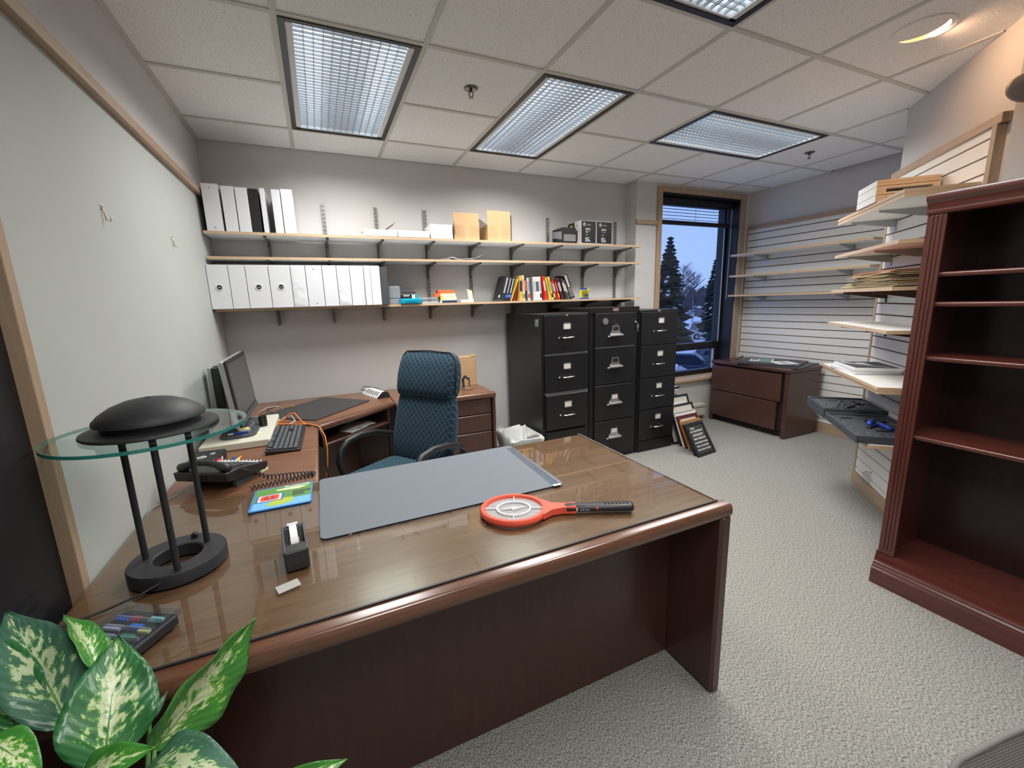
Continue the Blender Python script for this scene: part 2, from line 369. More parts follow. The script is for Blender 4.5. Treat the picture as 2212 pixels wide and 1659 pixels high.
struct(MB().box(0.0, 1.89, -0.002, 0.02, 0.0, 0.098, M=RM).build('baseboard_right', M['maple_t'], bevel=0.002))
sd = slat_wall(None, 'wall_slatted_diagonal', 'x', DM, 0.985, 0.092, 2.165, 0.1)
struct(MB().box(-0.012, 1.04, -0.002, 0.022, 2.166, 2.208, M=DM).box(1.018, 1.04, -0.62, 0.0, 2.166, 2.208, M=DM @ TR(0, 0, 0)).build('trim_8', M['maple_t'], bevel=0.002))
struct(MB().box(-0.02, 0.008, -0.012, 0.018, 0.09, 2.166, M=DM).build('trim_9', M['maple'], bevel=0.002))
struct(MB().box(0.985, 1.018, -0.02, 0.024, 0.0, 2.166, M=DM).build('trim_10', M['maple'], bevel=0.002))
struct(MB().box(-0.025, 0.985, -0.002, 0.022, 0.0, 0.090, M=DM).build('baseboard_diagonal', M['maple_t'], bevel=0.002))

# ceiling ----------------------------------------------------------------
gx = lambda i: i * T - 0.01
gy = lambda j: j * T - 1.62
ceil = struct(MB().box(-0.3, 5.6, -5.7, 0.2, H + 0.12, H + 0.16).build('ceiling', M['dark_void']))
LIGHTS = [(1, 0, 1, 2), (3, 0, 1, 2), (5, 0, 2, 1), (3, -3, 1, 2), (1, -5, 1, 2)]
lit = set()
for i, j, w, d in LIGHTS:
    for a in range(w):
        for b in range(d): lit.add((i + a, j + b))
tile_me = MB().cbox(-T / 2 + 0.004, T / 2 - 0.004, -T / 2 + 0.004, T / 2 - 0.004, 0.004, 0.018, 0.003).build('ceiling_tile', M['tile'], ceil)
first = True
def inside(x, y):
    return (x < 3.6 or y > -2.1 or (x - y) < 6.7) and not (x > 4.35 and y < -2.4)
for i in range(-1, 9):
    for j in range(-7, 3):
        if (i, j) in lit or i < 0 or (i, j) == (5, -2): continue
        x0, x1, y0, y1 = gx(i), gx(i + 1), gy(j), gy(j + 1)
        if not inside((x0 + x1) / 2, (y0 + y1) / 2): continue
        if i == 8 or j == 2 or i == 0:
            x0c, x1c, y1c = max(x0, 0.006), min(x1, 5.352), min(y1, -0.004)
            if i == 8 and j == 0: x1c = 5.31
            if y1c - y0 < 0.05: continue
            if y1c > -0.16 and x1c > 3.69 and x0c < 3.68: pass
            MB().cbox(x0c + 0.004, x1c - 0.004, y0 + 0.004, y1c - 0.002, H + 0.004, H + 0.018, 0.003).build('ceiling_tile', M['tile'], ceil)
        else:
            o = tile_me if first else link_copy(tile_me, ceil)
            o.location = ((x0 + x1) / 2, (y0 + y1) / 2, H); first = False
def spans(lo, hi, cuts):
    out = []; p = lo
    for a, b in sorted(cuts):
        if b < lo or a > hi: continue
        if a > p: out.append((p, a))
        p = max(p, b)
    if p < hi: out.append((p, hi))
    return out
for i in range(0, 10):
    y_hi = 0.0
    y_lo = -5.6 if gx(i) < 3.6 else (gx(i) - 6.33 if gx(i) < 4.2 else -2.07)
    if gx(i) > 5.36 or y_lo > 0: continue
    xx = max(gx(i), 0.013)
    cuts = [(gy(j) + 0.01, gy(j + d) - 0.01) for (a, j, w, d) in LIGHTS if a < i < a + w]
    for c0, c1 in spans(y_lo, y_hi, cuts): MB().box(xx - 0.012, xx + 0.012, c0, c1, H - 0.001, H + 0.006).build('grid_tee', M['tee'], ceil)
for j in range(-7, 3):
    x_hi = 5.36 if gy(j) > -2.07 else min(5.36, max(3.53, gy(j) + 6.33))
    cuts = [(gx(a) + 0.01, gx(a + w) - 0.01) for (a, b, w, d) in LIGHTS if b < j < b + d]
    for c0, c1 in spans(0.0, x_hi, cuts): MB().box(c0, c1, gy(j) - 0.012, gy(j) + 0.012, H - 0.0014, H + 0.006).build('grid_tee', M['tee'], ceil)
MB().box(5.335, 5.36, -1.0, -0.16, H - 0.003, H + 0.006).build('wall_angle', M['tee'], ceil)
MB().box(0.0, 0.02, -5.6, 0.0, H - 0.004, H + 0.006).build('wall_angle', M['tee'], ceil)

# fluorescent troffers: black frame, white housing, glowing lamp panel and an open cube louvre
def lamp_mat():
    m = bpy.data.materials.new('fluorescent_panel'); m.use_nodes = True; nt = m.node_tree; nt.nodes.clear()
    o = nt.nodes.new('ShaderNodeOutputMaterial'); e = nt.nodes.new('ShaderNodeEmission')
    tc = nt.nodes.new('ShaderNodeTexCoord'); sp = nt.nodes.new('ShaderNodeSeparateXYZ'); nt.links.new(tc.outputs['Object'], sp.inputs[0])
    def mth(op, a_, v=None, b_=None):
        n = nt.nodes.new('ShaderNodeMath'); n.operation = op; nt.links.new(a_, n.inputs[0])
        if b_ is not None: nt.links.new(b_, n.inputs[1])
        if v is not None: n.inputs[1].default_value = v
        return n.outputs[0]
    # two tubes shine brighter along the sides; small cells sparkle unevenly
    d = mth('ABSOLUTE', mth('SUBTRACT', mth('ABSOLUTE', sp.outputs['X']), 0.165))
    mr = nt.nodes.new('ShaderNodeMapRange'); mr.interpolation_type = 'SMOOTHSTEP'; nt.links.new(d, mr.inputs[0])
    mr.inputs[1].default_value = 0.015; mr.inputs[2].default_value = 0.085; mr.inputs[3].default_value = 1.35; mr.inputs[4].default_value = 0.62
    mp = nt.nodes.new('ShaderNodeMapping'); mp.inputs['Scale'].default_value = (46, 29, 1); nt.links.new(tc.outputs['Object'], mp.inputs[0])
    fl = nt.nodes.new('ShaderNodeVectorMath'); fl.operation = 'FLOOR'; nt.links.new(mp.outputs[0], fl.inputs[0])
    wn_ = nt.nodes.new('ShaderNodeTexWhiteNoise'); nt.links.new(fl.outputs[0], wn_.inputs['Vector'])
    cell = mth('ADD', mth('MULTIPLY', wn_.outputs['Value'], 0.35), 0.82)
    st = mth('MULTIPLY', mth('MULTIPLY', mr.outputs[0], None, cell), TROFFER)
    m.cycles.emission_sampling = 'NONE'; nt.links.new(st, e.inputs[1]); e.inputs[0].default_value = (0.80, 0.91, 1.0, 1); nt.links.new(e.outputs[0], o.inputs[0]); return m
M['tubes'] = lamp_mat()
M['louvre'] = mat('louvre_blade', (0.42, 0.44, 0.47), 0.2)
def troffer(label, i, j, w, d):
    turned = w > d
    cx, cy = (gx(i) + gx(i + w)) / 2, (gy(j) + gy(j + d)) / 2
    t = thing('ceiling_light', label, 'light', (cx, cy, H), 90 if turned else 0, 'recessed fluorescent ceiling lights')
    a, b = T / 2 - 0.012, T - 0.012       # half width, half length
    fw = 0.026
    MB().box(-a, -a + fw, -b, b, -0.006, 0.02).box(a - fw, a, -b, b, -0.006, 0.02).box(-a + fw, a - fw, -b, -b + fw, -0.006, 0.02).box(-a + fw, a - fw, b - fw, b, -0.006, 0.02).build('frame', M['black'], t, bevel=0.002)
    a2, b2_ = a - fw, b - fw
    MB().box(-a2, -a2 + 0.028, -b2_, b2_, 0.0, 0.012).box(a2 - 0.028, a2, -b2_, b2_, 0.0, 0.012).box(-a2, a2, -b2_, -b2_ + 0.01, 0.0, 0.06).box(-a2, a2, b2_ - 0.01, b2_, 0.0, 0.06).box(-a2, -a2 + 0.008, -b2_, b2_, 0.012, 0.06).box(a2 - 0.008, a2, -b2_, b2_, 0.012, 0.06).build('housing', M['white_matte'], t)
    MB().quad((-a2 + 0.008, -b2_ + 0.01, 0.055), (-a2 + 0.008, b2_ - 0.01, 0.055), (a2 - 0.008, b2_ - 0.01, 0.055), (a2 - 0.008, -b2_ + 0.01, 0.055)).build('lamp_panel', M['tubes'], t)
    lv = MB(); nx, ny = 12, 34; x0, x1 = -a2 + 0.028, a2 - 0.028; y0, y1 = -b2_ + 0.01, b2_ - 0.01
    for k in range(1, nx):
        x = x0 + (x1 - x0) * k / nx; lv.box(x - 0.0016, x + 0.0016, y0, y1, 0.004, 0.018)
    for k in range(1, ny):
        y = y0 + (y1 - y0) * k / ny; lv.box(x0, x1, y - 0.0014, y + 0.0014, 0.005, 0.016)
    lv.build('louvre', M['louvre'], t)
    al = bpy.data.lights.new('fluorescent_tubes', 'AREA'); al.shape = 'RECTANGLE'; al.size = 2 * a2 - 0.06; al.size_y = 2 * b2_ - 0.03; al.energy = TROFFER_W; al.color = (1.0, 0.985, 0.96); al.spread = R(153)
    ao = bpy.data.objects.new('fluorescent_tubes', al); COL.objects.link(ao); ao.parent = t; ao.location = (0, 0, -0.010)
    return t
troffer('bright fluorescent ceiling light nearest the left wall, above the binders', *LIGHTS[0])
troffer('fluorescent ceiling light above the middle of the back shelves', *LIGHTS[1])
troffer('fluorescent ceiling light turned crosswise in front of the window', *LIGHTS[2])
troffer('fluorescent ceiling light cut off by the top edge of the photo', *LIGHTS[3])
troffer('unseen fluorescent ceiling light added behind the viewer near the left wall', *LIGHTS[4])  # unseen fixture added on the ceiling grid to help light the room

M['dark_chrome'] = mat('dark_chrome', (0.16, 0.15, 0.14), 0.25, 0.9)
def sprinkler(loc, label):
    t = thing('fire_sprinkler', label, 'sprinkler', loc, 0, 'chrome fire sprinklers in the ceiling')
    MB().lathe([(0.038, 0.0), (0.038, -0.003), (0.030, -0.008), (0.014, -0.006)], 24).build('escutcheon', M['dark_chrome'], t, smooth=True)
    MB().cyl(0.008, -0.022, 0.0, 12).build('body', M['dark_chrome'], t)
    MB().tube([(0.012, 0, -0.018), (0.012, 0, -0.032), (0.004, 0, -0.045)], 0.003, 6).tube([(-0.012, 0, -0.018), (-0.012, 0, -0.032), (-0.004, 0, -0.045)], 0.003, 6).build('yoke', M['dark_chrome'], t)
    MB().cyl(0.013, -0.049, -0.046, 14).build('deflector', M['dark_chrome'], t)
sprinkler((1.53, -1.317, H + 0.003), 'chrome fire sprinkler between the two left ceiling lights')
sprinkler((4.522, -1.302, H + 0.003), 'chrome fire sprinkler beside the crosswise ceiling light near the slatted wall')

DLX, DLY, DLR = 3.268, -2.545, 0.100
def holed_tile(x0, x1, y0, y1, cx, cy, r, z0, z1):
    m = MB(); n = 48; ins = []; outs = []
    for k in range(n):
        a_ = 2 * math.pi * k / n; c, s = math.cos(a_), math.sin(a_)
        tx = ((x1 - cx) / c if c > 0 else (x0 - cx) / c) if abs(c) > 1e-9 else 1e9
        ty = ((y1 - cy) / s if s > 0 else (y0 - cy) / s) if abs(s) > 1e-9 else 1e9
        q = min(tx, ty); ins.append((cx + r * c, cy + r * s)); outs.append((cx + q * c, cy + q * s))
    for P_ in ((x0, y0), (x1, y0), (x1, y1), (x0, y1)):
        k = min(range(n), key=lambda q: (outs[q][0] - P_[0]) ** 2 + (outs[q][1] - P_[1]) ** 2); outs[k] = P_
    m.loft([[(x, y, z0) for x, y in outs], [(x, y, z0) for x, y in ins], [(x, y, z1) for x, y in ins], [(x, y, z1) for x, y in outs], [(x, y, z0) for x, y in outs]], caps=False)
    return m
holed_tile(gx(5) + 0.004, gx(6) - 0.004, gy(-2) + 0.004, gy(-1) - 0.004, DLX, DLY, DLR, H + 0.004, H + 0.018).build('ceiling_tile', M['tile'], ceil)
dl = thing('recessed_downlight', 'round recessed downlight with a warm glow beside the angled wall', 'light', (DLX, DLY, H))
MB().ring(0.092, 0.113, -0.002, 0.006, 48).build('trim_ring', M['tile'], dl, smooth=False)
cov = [(min(0.093 * math.cos(q), -0.055 + math.sqrt(0.012 - (0.093 * math.sin(q)) ** 2)), 0.093 * math.sin(q)) for q in [2 * math.pi * k / 60 for k in range(60)]]
MB().prism(cov, 0.001, 0.004).build('eyeball_shield', M['tile'], dl)
MB().lathe([(0.094, 0.002), (0.092, 0.04), (0.085, 0.075), (0.065, 0.105), (0.03, 0.112)], 48, caps=False).build('reflector', mat('warm_reflector', (0.92, 0.80, 0.62), 0.35), dl, smooth=True)
MB().lathe([(0.004, 0.062), (0.024, 0.066), (0.036, 0.080), (0.030, 0.110)], 24, caps=False).build('bulb', emit('warm_bulb', (1.0, 0.66, 0.36), 9.0), dl, smooth=True)
sp = bpy.data.lights.new('warm_lamp', 'SPOT'); sp.energy = DOWNLIGHT; sp.color = (1.0, 0.60, 0.34); sp.spot_size = R(150); sp.spot_blend = 0.5; sp.shadow_soft_size = 0.03
so = bpy.data.objects.new('warm_lamp', sp); COL.objects.link(so); so.parent = dl; so.location = (0.066, 0, -0.004)
so.rotation_euler = Vector((0.55, -0.55, -0.8)).to_track_quat('-Z', 'Y').to_euler()
wd2 = tag(MB().lathe([(0.055, 0.0), (0.06, 0.012), (0.05, 0.03), (0.03, 0.036)], 32, sx=1.35).build('wall_chime', mat('taupe_plastic', (0.30, 0.25, 0.21), 0.5), smooth=True), 'round grey wall device high above the dark bookcase', 'wall device')
wd2.location = (3.452, -2.868, 2.262); wd2.rotation_euler = (R(90), 0, R(-45) + R(90) + R(90))
# ================================================================== wall shelving on the back wall
STD_X = [0.36, 0.757, 1.147, 1.545, 1.935, 2.34, 2.735, 3.135, 3.536]
SH_Z = [1.936, 1.775, 1.430]          # undersides at the board's lower face = value; boards 17 mm thick
ORD = ['first', 'second', 'third', 'fourth', 'fifth', 'sixth', 'seventh', 'eighth', 'ninth', 'tenth', 'eleventh', 'twelfth']
def bracket_mesh():
    m = MB()
    prof = [(-0.012, 0.0), (-0.275, 0.0), (-0.275, -0.010), (-0.105, -0.032), (-0.062, -0.050), (-0.042, -0.085), (-0.036, -0.112), (-0.012, -0.118)]
    m.loft([[(-0.0045, y, z) for y, z in prof], [(0.0045, y, z) for y, z in prof]])
    m.box(-0.009, 0.009, -0.275, -0.268, -0.014, 0.0)
    return m
br_me = None; stdo = None
for k, x in enumerate(STD_X):
    where = ['nearest the left wall', 'second from the left wall', 'third from the left wall', 'fourth from the left wall', 'middle one of nine', 'fourth from the window', 'third from the window', 'second from the window', 'nearest the window'][k]
    t = thing('shelf_standard', 'slotted metal wall standard with three shelf brackets, ' + where, 'shelf standard', (x, 0, 1.32), 0, 'slotted standards on the back wall')
    if stdo is None:
        s = MB().box(-0.013, 0.013, -0.010, 0.0, 0.0, 0.90).box(-0.013, -0.0095, -0.014, 0.0, 0.0, 0.90).box(0.0095, 0.013, -0.014, 0.0, 0.0, 0.90)
        stdo = s.build('standard', M['zinc'], t)
        sl = MB()
        for q in range(30): sl.box(-0.0065, -0.0030, -0.0106, -0.0098, 0.02 + q * 0.0295, 0.034 + q * 0.0295).box(0.0030, 0.0065, -0.0106, -0.0098, 0.02 + q * 0.0295, 0.034 + q * 0.0295)
        slo = sl.build('slots', M['dark_void'], t)
        scr = MB().cyl(0.005, -0.0125, -0.0098, 10, M=RX(-90)).build('screw', M['chrome'], t)
        scr.data.transform(Matrix.Identity(4))
        scr.location = (0, -0.0, 0.87)
        br_me = bracket_mesh().build('bracket', M['zinc_dark'], t, loc=(0, 0, SH_Z[0] - 1.32))
        for z in SH_Z[1:]: link_copy(br_me, t, (0, 0, z - 1.32))
    else:
        for src in (stdo, slo, scr): link_copy(src, t)
        for z in SH_Z: link_copy(br_me, t, (0, 0, z - 1.32))
for k, (z, n) in enumerate(zip(SH_Z, ('top', 'middle', 'bottom'))):
    t = thing('wall_shelf', {'top': 'white wall shelf with maple edge, topmost of three on the back wall', 'middle': 'nearly empty white wall shelf, middle of three on the back wall', 'bottom': 'white wall shelf carrying books, lowest of three on the back wall'}[n], 'shelf', (1.84, 0, z), 0, 'long shelves on the back wall')
    x0, x1 = (-1.825, 1.80)
    MB().box(x0, x1, -0.293, -0.016, 0.0, 0.017).build('board', M['white_matte'], t)
    MB().box(x0, x1, -0.296, -0.293, 0.0, 0.017).build('edge_band', M['maple_h'], t)

# ---- binders
def binder(label, x0, x1, z, yf, h=0.288, depth=0.27, m='white', feature=None, lean=0, group=None, zt=None):
    w = x1 - x0 - 0.002
    t = thing('ring_binder', label, 'binder', ((x0 + x1) / 2, yf, z), 0, group)
    if lean: t.rotation_euler = (0, R(lean), 0)
    c = MB()
    th = 0.0035
    c.box(-w / 2, w / 2, 0, th, 0, h).box(-w / 2, -w / 2 + th, th, depth, 0, h).box(w / 2 - th, w / 2, th, depth, 0, h)
    c.build('cover', M[m], t, bevel=0.0012)
    MB().box(-w / 2 + th + 0.001, w / 2 - th - 0.001, 0.03, depth - 0.012, 0.008, h - 0.012).build('pages', M['paper'], t)
    if feature == 'ring':
        MB().ring(0.0155, 0.021, 0.0, 0.0035, 28, M=TR(0, 0, h * 0.49) @ RX(90)).build('finger_ring', M['white_gloss'], t)
        MB().cyl(0.0165, 0.0, 0.0012, 24, M=TR(0, 0, h * 0.49) @ RX(90)).build('finger_hole', M['black'], t)
        MB().box(-0.010, 0.010, -0.0022, -0.0010, h * 0.49 - 0.004, h * 0.49 + 0.002).build('inner_rivet', M['silver'], t)
    if feature == 'rivets':
        for zz in (0.022, h - 0.026):
            MB().cyl(0.0045, 0.0, 0.0015, 14, M=TR(0, 0, zz) @ RX(90)).build('rivet', M['grey'], t)
    if feature in ('ring', 'sleeve', 'wrinkled'):
        # clear spine sleeve, rumpled
        n = 7; rows = 22; vs = []; fs = []
        amp = 0.0030 if feature == 'wrinkled' else 0.0014
        rnd = random.Random(label)
        for i in range(rows):
            for j in range(n):
                e = 0 if (i in (0, rows - 1) or j in (0, n - 1)) else 1
                vs.append((-w / 2 + 0.004 + (w - 0.008) * j / (n - 1), -0.0012 - e * rnd.random() * amp * (1.6 if i < rows * 0.6 else 0.6), 0.006 + (h - 0.012) * i / (rows - 1)))
        for i in range(rows - 1):
            for j in range(n - 1): fs.append((i * n + j, i * n + j + 1, (i + 1) * n + j + 1, (i + 1) * n + j))
        s = MB().add(vs, fs)
        if feature != 'ring': s.build('spine_sleeve', M['white'], t, smooth=True)
    return t
GT = 'binders on the top wall shelf'; GB = 'binders on the lowest wall shelf'
zt, zb = SH_Z[0] + 0.017, SH_Z[2] + 0.017
binder('rumpled white binder with two rivets at the left end of the top shelf', 0.038, 0.132, zt, -0.292, 0.292, feature='rivets', group=GT)
binder('plain white binder second from the left on the top shelf', 0.144, 0.218, zt, -0.292, 0.284, group=GT)
binder('plain white binder touching the black one on the top shelf', 0.2215, 0.294, zt, -0.292, 0.281, group=GT)
binder('black binder among white ones on the top shelf', 0.2955, 0.355, zt, -0.285, 0.280, m='black', group=GT)
binder('thinnest white binder, right of the black one on the top shelf', 0.3645, 0.394, zt, -0.290, 0.286, group=GT)
binder('white binder standing after the gap on the top shelf', 0.433, 0.487, zt, -0.288, 0.284, group=GT)
binder('broad white binder ending the row on the top shelf', 0.490, 0.563, zt, -0.288, 0.290, group=GT)
BB = [(0.004, 0.124, 'ring', 'broad white binder with a finger ring at the left wall, lowest shelf'),
      (0.1255, 0.2215, None, 'plain white binder between the first two finger-ring binders'),
      (0.223, 0.358, 'ring', 'broad white binder with a finger ring, middle one of three such'),
      (0.3595, 0.492, 'ring', 'broad white binder with a finger ring beside the most wrinkled spine'),
      (0.4935, 0.587, 'wrinkled', 'white binder with heavily wrinkled spine sleeve on the lowest shelf'),
      (0.5885, 0.696, 'rivets', 'white binder with two spine rivets on the lowest shelf'),
      (0.6975, 0.792, None, 'plain white binder right of the riveted one on the lowest shelf'),
      (0.7935, 0.882, 'wrinkled', 'white binder with finely rippled spine right of the middle, lowest shelf'),
      (0.8835, 0.979, None, 'smooth white binder third from the dark one on the lowest shelf'),
      (0.9805, 1.026, None, 'slim white binder standing proud of its row on the lowest shelf'),
      (1.0275, 1.096, None, 'white binder touching the dark slate one on the lowest shelf')]
for k, (a, b, ft, lb) in enumerate(BB):
    binder(lb, a, b, zb, -0.335 if k != 9 else -0.345, 0.288, 0.215, feature=ft, group=GB)
binder('dark slate binder ending the row on the lowest shelf', 1.098, 1.152, zb, -0.325, 0.280, 0.205, m='dkgrey', feature=None, group=GB)

# ---- boxes on the top shelf
def carton(name, label, x0, x1, yf, d, z, h, m, parts=(), rz=0, group=None):
    t = thing(name, label, 'box', ((x0 + x1) / 2, yf, z), rz, group)
    w = x1 - x0; th = 0.004
    MB().box(-w / 2, w / 2, 0, th, 0, h).box(-w / 2, w / 2, d - th, d, 0, h).box(-w / 2, -w / 2 + th, th, d - th, 0, h).box(w / 2 - th, w / 2, th, d - th, 0, h).box(-w / 2, w / 2, 0, d, 0, th).build('body', M[m], t, bevel=0.001)
    return t, w, th
t, w, th = carton('flat_box', 'flat white mailer box with its kraft lid half open on the top shelf', 1.017, 1.258, -0.293, 0.24, zt, 0.052, 'white_matte')
MB().box(-w / 2, w / 2, 0, 0.003, 0, 0.20, M=TR(0, 0.235, 0.055) @ RX(96)).build('lid', M['kraft_dark'], t)
MB().quad((0.03, 0.02, 0.053), (0.12, 0.015, 0.115), (0.12, 0.20, 0.115), (0.03, 0.22, 0.053)).build('flap', M['kraft_dark'], t)
for k in range(3): MB().box(-0.07 + k * 0.03, 0.06 + k * 0.02, 0.03, 0.2, 0.047 + k * 0.003, 0.0495 + k * 0.003).build('paper_sheet', M['paper'], t)
t, w, th = carton('flat_box', 'closed flat white mailer box beside the half open one', 1.264, 1.508, -0.293, 0.24, zt, 0.049, 'white_matte')
MB().box(-w / 2, w / 2, 0, 0.24, 0.049, 0.052).build('lid', M['white_matte'], t)
t, w, th = carton('white_box', 'taller white carton left of the kraft boxes on the top shelf', 1.525, 1.705, -0.275, 0.2, zt, 0.108, 'white_matte')
MB().box(-w / 2, w / 2, 0, 0.2, 0.108, 0.112).build('lid', M['white_matte'], t)
t, w, th = carton('kraft_box', 'open kraft carton with raised front flap beside the white carton', 1.722, 1.94, -0.262, 0.2, zt, 0.118, 'kraft')
MB().box(-w / 2, w / 2, 0, 0.003, 0, 0.10, M=TR(0, 0.0, 0.118) @ RX(-8)).build('flap', M['kraft'], t)
MB().box(-0.09, 0, -0.0015, 0.0015, 0, 0.155, M=TR(-w / 2, 0.12, 0.09) @ RZ(90) @ RY(-72)).build('flap', M['kraft'], t)
MB().box(-0.022, 0.022, -0.001, 0.0, 0.004, 0.115).build('tape', mat('box_tape', (0.58, 0.40, 0.22), 0.25), t)
t, w, th = carton('kraft_box', 'largest open kraft carton with upright flap, near the middle of the top shelf', 2.012, 2.226, -0.268, 0.2, zt, 0.128, 'kraft')
MB().box(-w / 2, w / 2, 0, 0.003, 0, 0.116, M=TR(0, 0.0, 0.128) @ RX(-3)).build('flap', M['kraft'], t)
MB().quad((-w / 2, 0.0, 0.128), (-w / 2 - 0.055, 0.015, 0.170), (-w / 2 - 0.055, 0.19, 0.205), (-w / 2, 0.2, 0.128)).build('flap', M['paper'], t)
MB().box(-0.02, 0.02, -0.001, 0.0, 0.004, 0.125).build('tape', bpy.data.materials['box_tape'], t)
# toner cartons
M['ink'] = mat('toner_box_black', (0.012, 0.010, 0.012), 0.35)
M['print_white'] = mat('white_print', (0.75, 0.75, 0.75), 0.5)
def toner(label, x0, x1, yf, dot, left_print):
    w = x1 - x0; t = thing('toner_box', label, 'box', ((x0 + x1) / 2, yf, zt), 0, 'printer toner boxes')
    MB().cbox(-w / 2, w / 2, 0.0, 0.225, 0, 0.212, 0.003).build('carton', M['white_matte'], t)
    MB().cbox(-w / 2 + 0.004, w / 2 - 0.002, -0.0012, 0.0, 0.010, 0.207, 0.0005).build('front_print', M['ink'], t)
    F = lambda x, z: TR(x, -0.0016, z) @ RX(90)
    MB().ring(0.0, 0.0155, 0, 0.0006, 24, M=F(-0.045, 0.177)).build('logo', M['print_white'], t)
    text('hp', 0.026, M['ink'], 'logo_letters', t, F(-0.0455, 0.1785) @ TR(0, 0, 0.0004) @ Matrix.Shear('XZ', 4, (0, 0)), 0.0003, bold=0.0006)
    text('LASERJET', 0.012, M['print_white'], 'lettering', t, F(0.005, 0.174), 0.0003)
    text('507A', 0.026, M['print_white'], 'lettering', t, F(-0.004, 0.134), 0.0003, bold=0.0008)
    MB().cyl(0.0085, 0, 0.0006, 16, M=F(-0.020, 0.111)).build('colour_dot', dot, t)
    MB().box(-0.006, 0.014, -0.0018, -0.001, 0.109, 0.113).build('print_line', M['print_white'], t)
    for k, (a, zz) in enumerate(((0.02, 0.083), (0.028, 0.058), (0.02, 0.050), (0.03, 0.042), (0.034, 0.033), (0.036, 0.025))):
        MB().box(-0.034 + (0.0 if k else 0.006), -0.034 + a * 1.6, -0.0018, -0.001, zz, zz + 0.004).build('print_line', M['print_white'], t)
    X = -w / 2 - 0.0006
    if left_print:
        MB().box(X, X + 0.0008, 0.11, 0.223, 0.105, 0.209).build('side_print_tone', M['ink'], t)
        MB().box(X - 0.0004, X, 0.145, 0.185, 0.13, 0.19).build('side_photo', M['yellow'], t)
        MB().box(X - 0.0004, X + 0.0004, 0.012, 0.020, 0.02, 0.15).build('side_print_tone', mat('pink_print', (0.62, 0.06, 0.10), 0.5), t)
        MB().box(X - 0.0004, X + 0.0004, 0.05, 0.075, 0.03, 0.13).build('side_print_tone', M['silver'], t)
        for q in range(6): MB().box(X - 0.0004, X + 0.0004, 0.15 if q % 2 else 0.185, 0.18 if q % 2 else 0.215, 0.02 + q * 0.013, 0.028 + q * 0.013).build('side_print_tone', M['grey'], t)
        text('507A', 0.02, M['grey'], 'lettering', t, TR(X - 0.0004, 0.07, 0.172) @ RZ(-90) @ RX(90), 0.0003)
    return t
toner('black and white toner carton with a pale dot, left of its twin', 2.948, 3.110, -0.262, M['label'], True)
toner('black toner carton with a blue dot at the right end of the shelf', 3.124, 3.302, -0.258, mat('blue_dot', (0.02, 0.14, 0.45), 0.5), False)
t = thing('toner_box', 'grey and black toner carton set back behind the white-sided one', 'box', (2.84, -0.215, zt), 0, 'printer toner boxes')
MB().cbox(-0.062, 0.085, 0.0, 0.19, 0, 0.150, 0.003).build('carton', M['ink'], t)
t2 = MB()
t2.add([(-0.0635, 0.012, 0.045), (-0.0635, 0.18, 0.075), (-0.0635, 0.18, 0.135), (-0.0635, 0.012, 0.115)], [(0, 3, 2, 1)])
t2.build('side_print_tone', M['grey'], t)
MB().box(-0.05, 0.08, -0.001, 0, 0.03, 0.09).build('front_print', M['grey'], t)

# ---- middle shelf: loose papers
pz = SH_Z[1] + 0.017
t = thing('paper_sheets', 'loose white paper sheets curling on the middle shelf', 'paper', (1.78, -0.15, pz))
for k, (dx, rz, c) in enumerate(((-0.06, 4, 0.012), (0.05, -7, 0.026))):
    vs = []; fs = []; n = 9
    for i in range(n):
        for j in range(3):
            x = -0.14 + 0.28 * i / (n - 1)
            zc = c * (abs(math.sin(i * 0.9 + k)) * (0.9 if i < 3 else 0.35)) + (0.03 * ((i / (n - 1)) ** 4) if k == 1 else 0)
            vs.append((x, -0.1 + 0.1 * j, 0.002 + k * 0.003 + zc))
    for i in range(n - 1):
        for j in range(2): fs.append((i * 3 + j, (i + 1) * 3 + j, (i + 1) * 3 + j + 1, i * 3 + j + 1))
    o = MB().add(vs, fs, TR(dx, 0, 0) @ RZ(rz)).build('sheet', M['paper'], t, smooth=True)
    o.modifiers.new('thick', 'SOLIDIFY').thickness = 0.0008

# ---- lowest shelf: oddments
t = thing('plastic_bin', 'translucent grey plastic drawer bin beside the slate binder', 'bin', (1.208, -0.25, zb))
MB().cbox(-0.048, 0.048, 0, 0.16, 0.0, 0.040, 0.006).build('base', M['grey'], t)
MB().cbox(-0.046, 0.046, 0.003, 0.155, 0.042, 0.142, 0.008).build('cover', mat('frosted_plastic', (0.42, 0.45, 0.48), 0.25, alpha=0.55), t)
t = thing('desk_organizer', 'black desk organiser with cards behind the teal box', 'organiser', (1.335, -0.19, zb))
MB().cbox(-0.06, 0.05, 0, 0.1, 0.0, 0.075, 0.005).build('body', M['black'], t)
MB().box(-0.055, 0.055, -0.005, 0.1, 0.088, 0.094).build('tray', M['black'], t)
MB().box(-0.045, 0.045, 0.01, 0.09, 0.095, 0.13).build('glass_block', M['clear'], t)
MB().box(-0.05, 0.0, -0.002, 0.0, 0.062, 0.070).build('paper_strip', M['paper'], t)
MB().box(0.02, 0.045, -0.002, 0.0, 0.03, 0.074).build('card', M['paper'], t)
MB().box(0.046, 0.068, -0.002, 0.04, 0.03, 0.078).build('card', mat('teal_card', (0.05, 0.35, 0.36), 0.5), t)
t = thing('plastic_box', 'bright teal plastic box jutting over the edge of the lowest shelf', 'box', (1.32, -0.315, zb))
MB().cbox(-0.08, 0.085, 0, 0.10, 0.0, 0.042, 0.007).build('body', M['teal'], t)
MB().box(-0.045, 0.05, -0.002, 0.001, 0.014, 0.022).build('latch', mat('teal_dark', (0, 0.2, 0.34), 0.4), t)
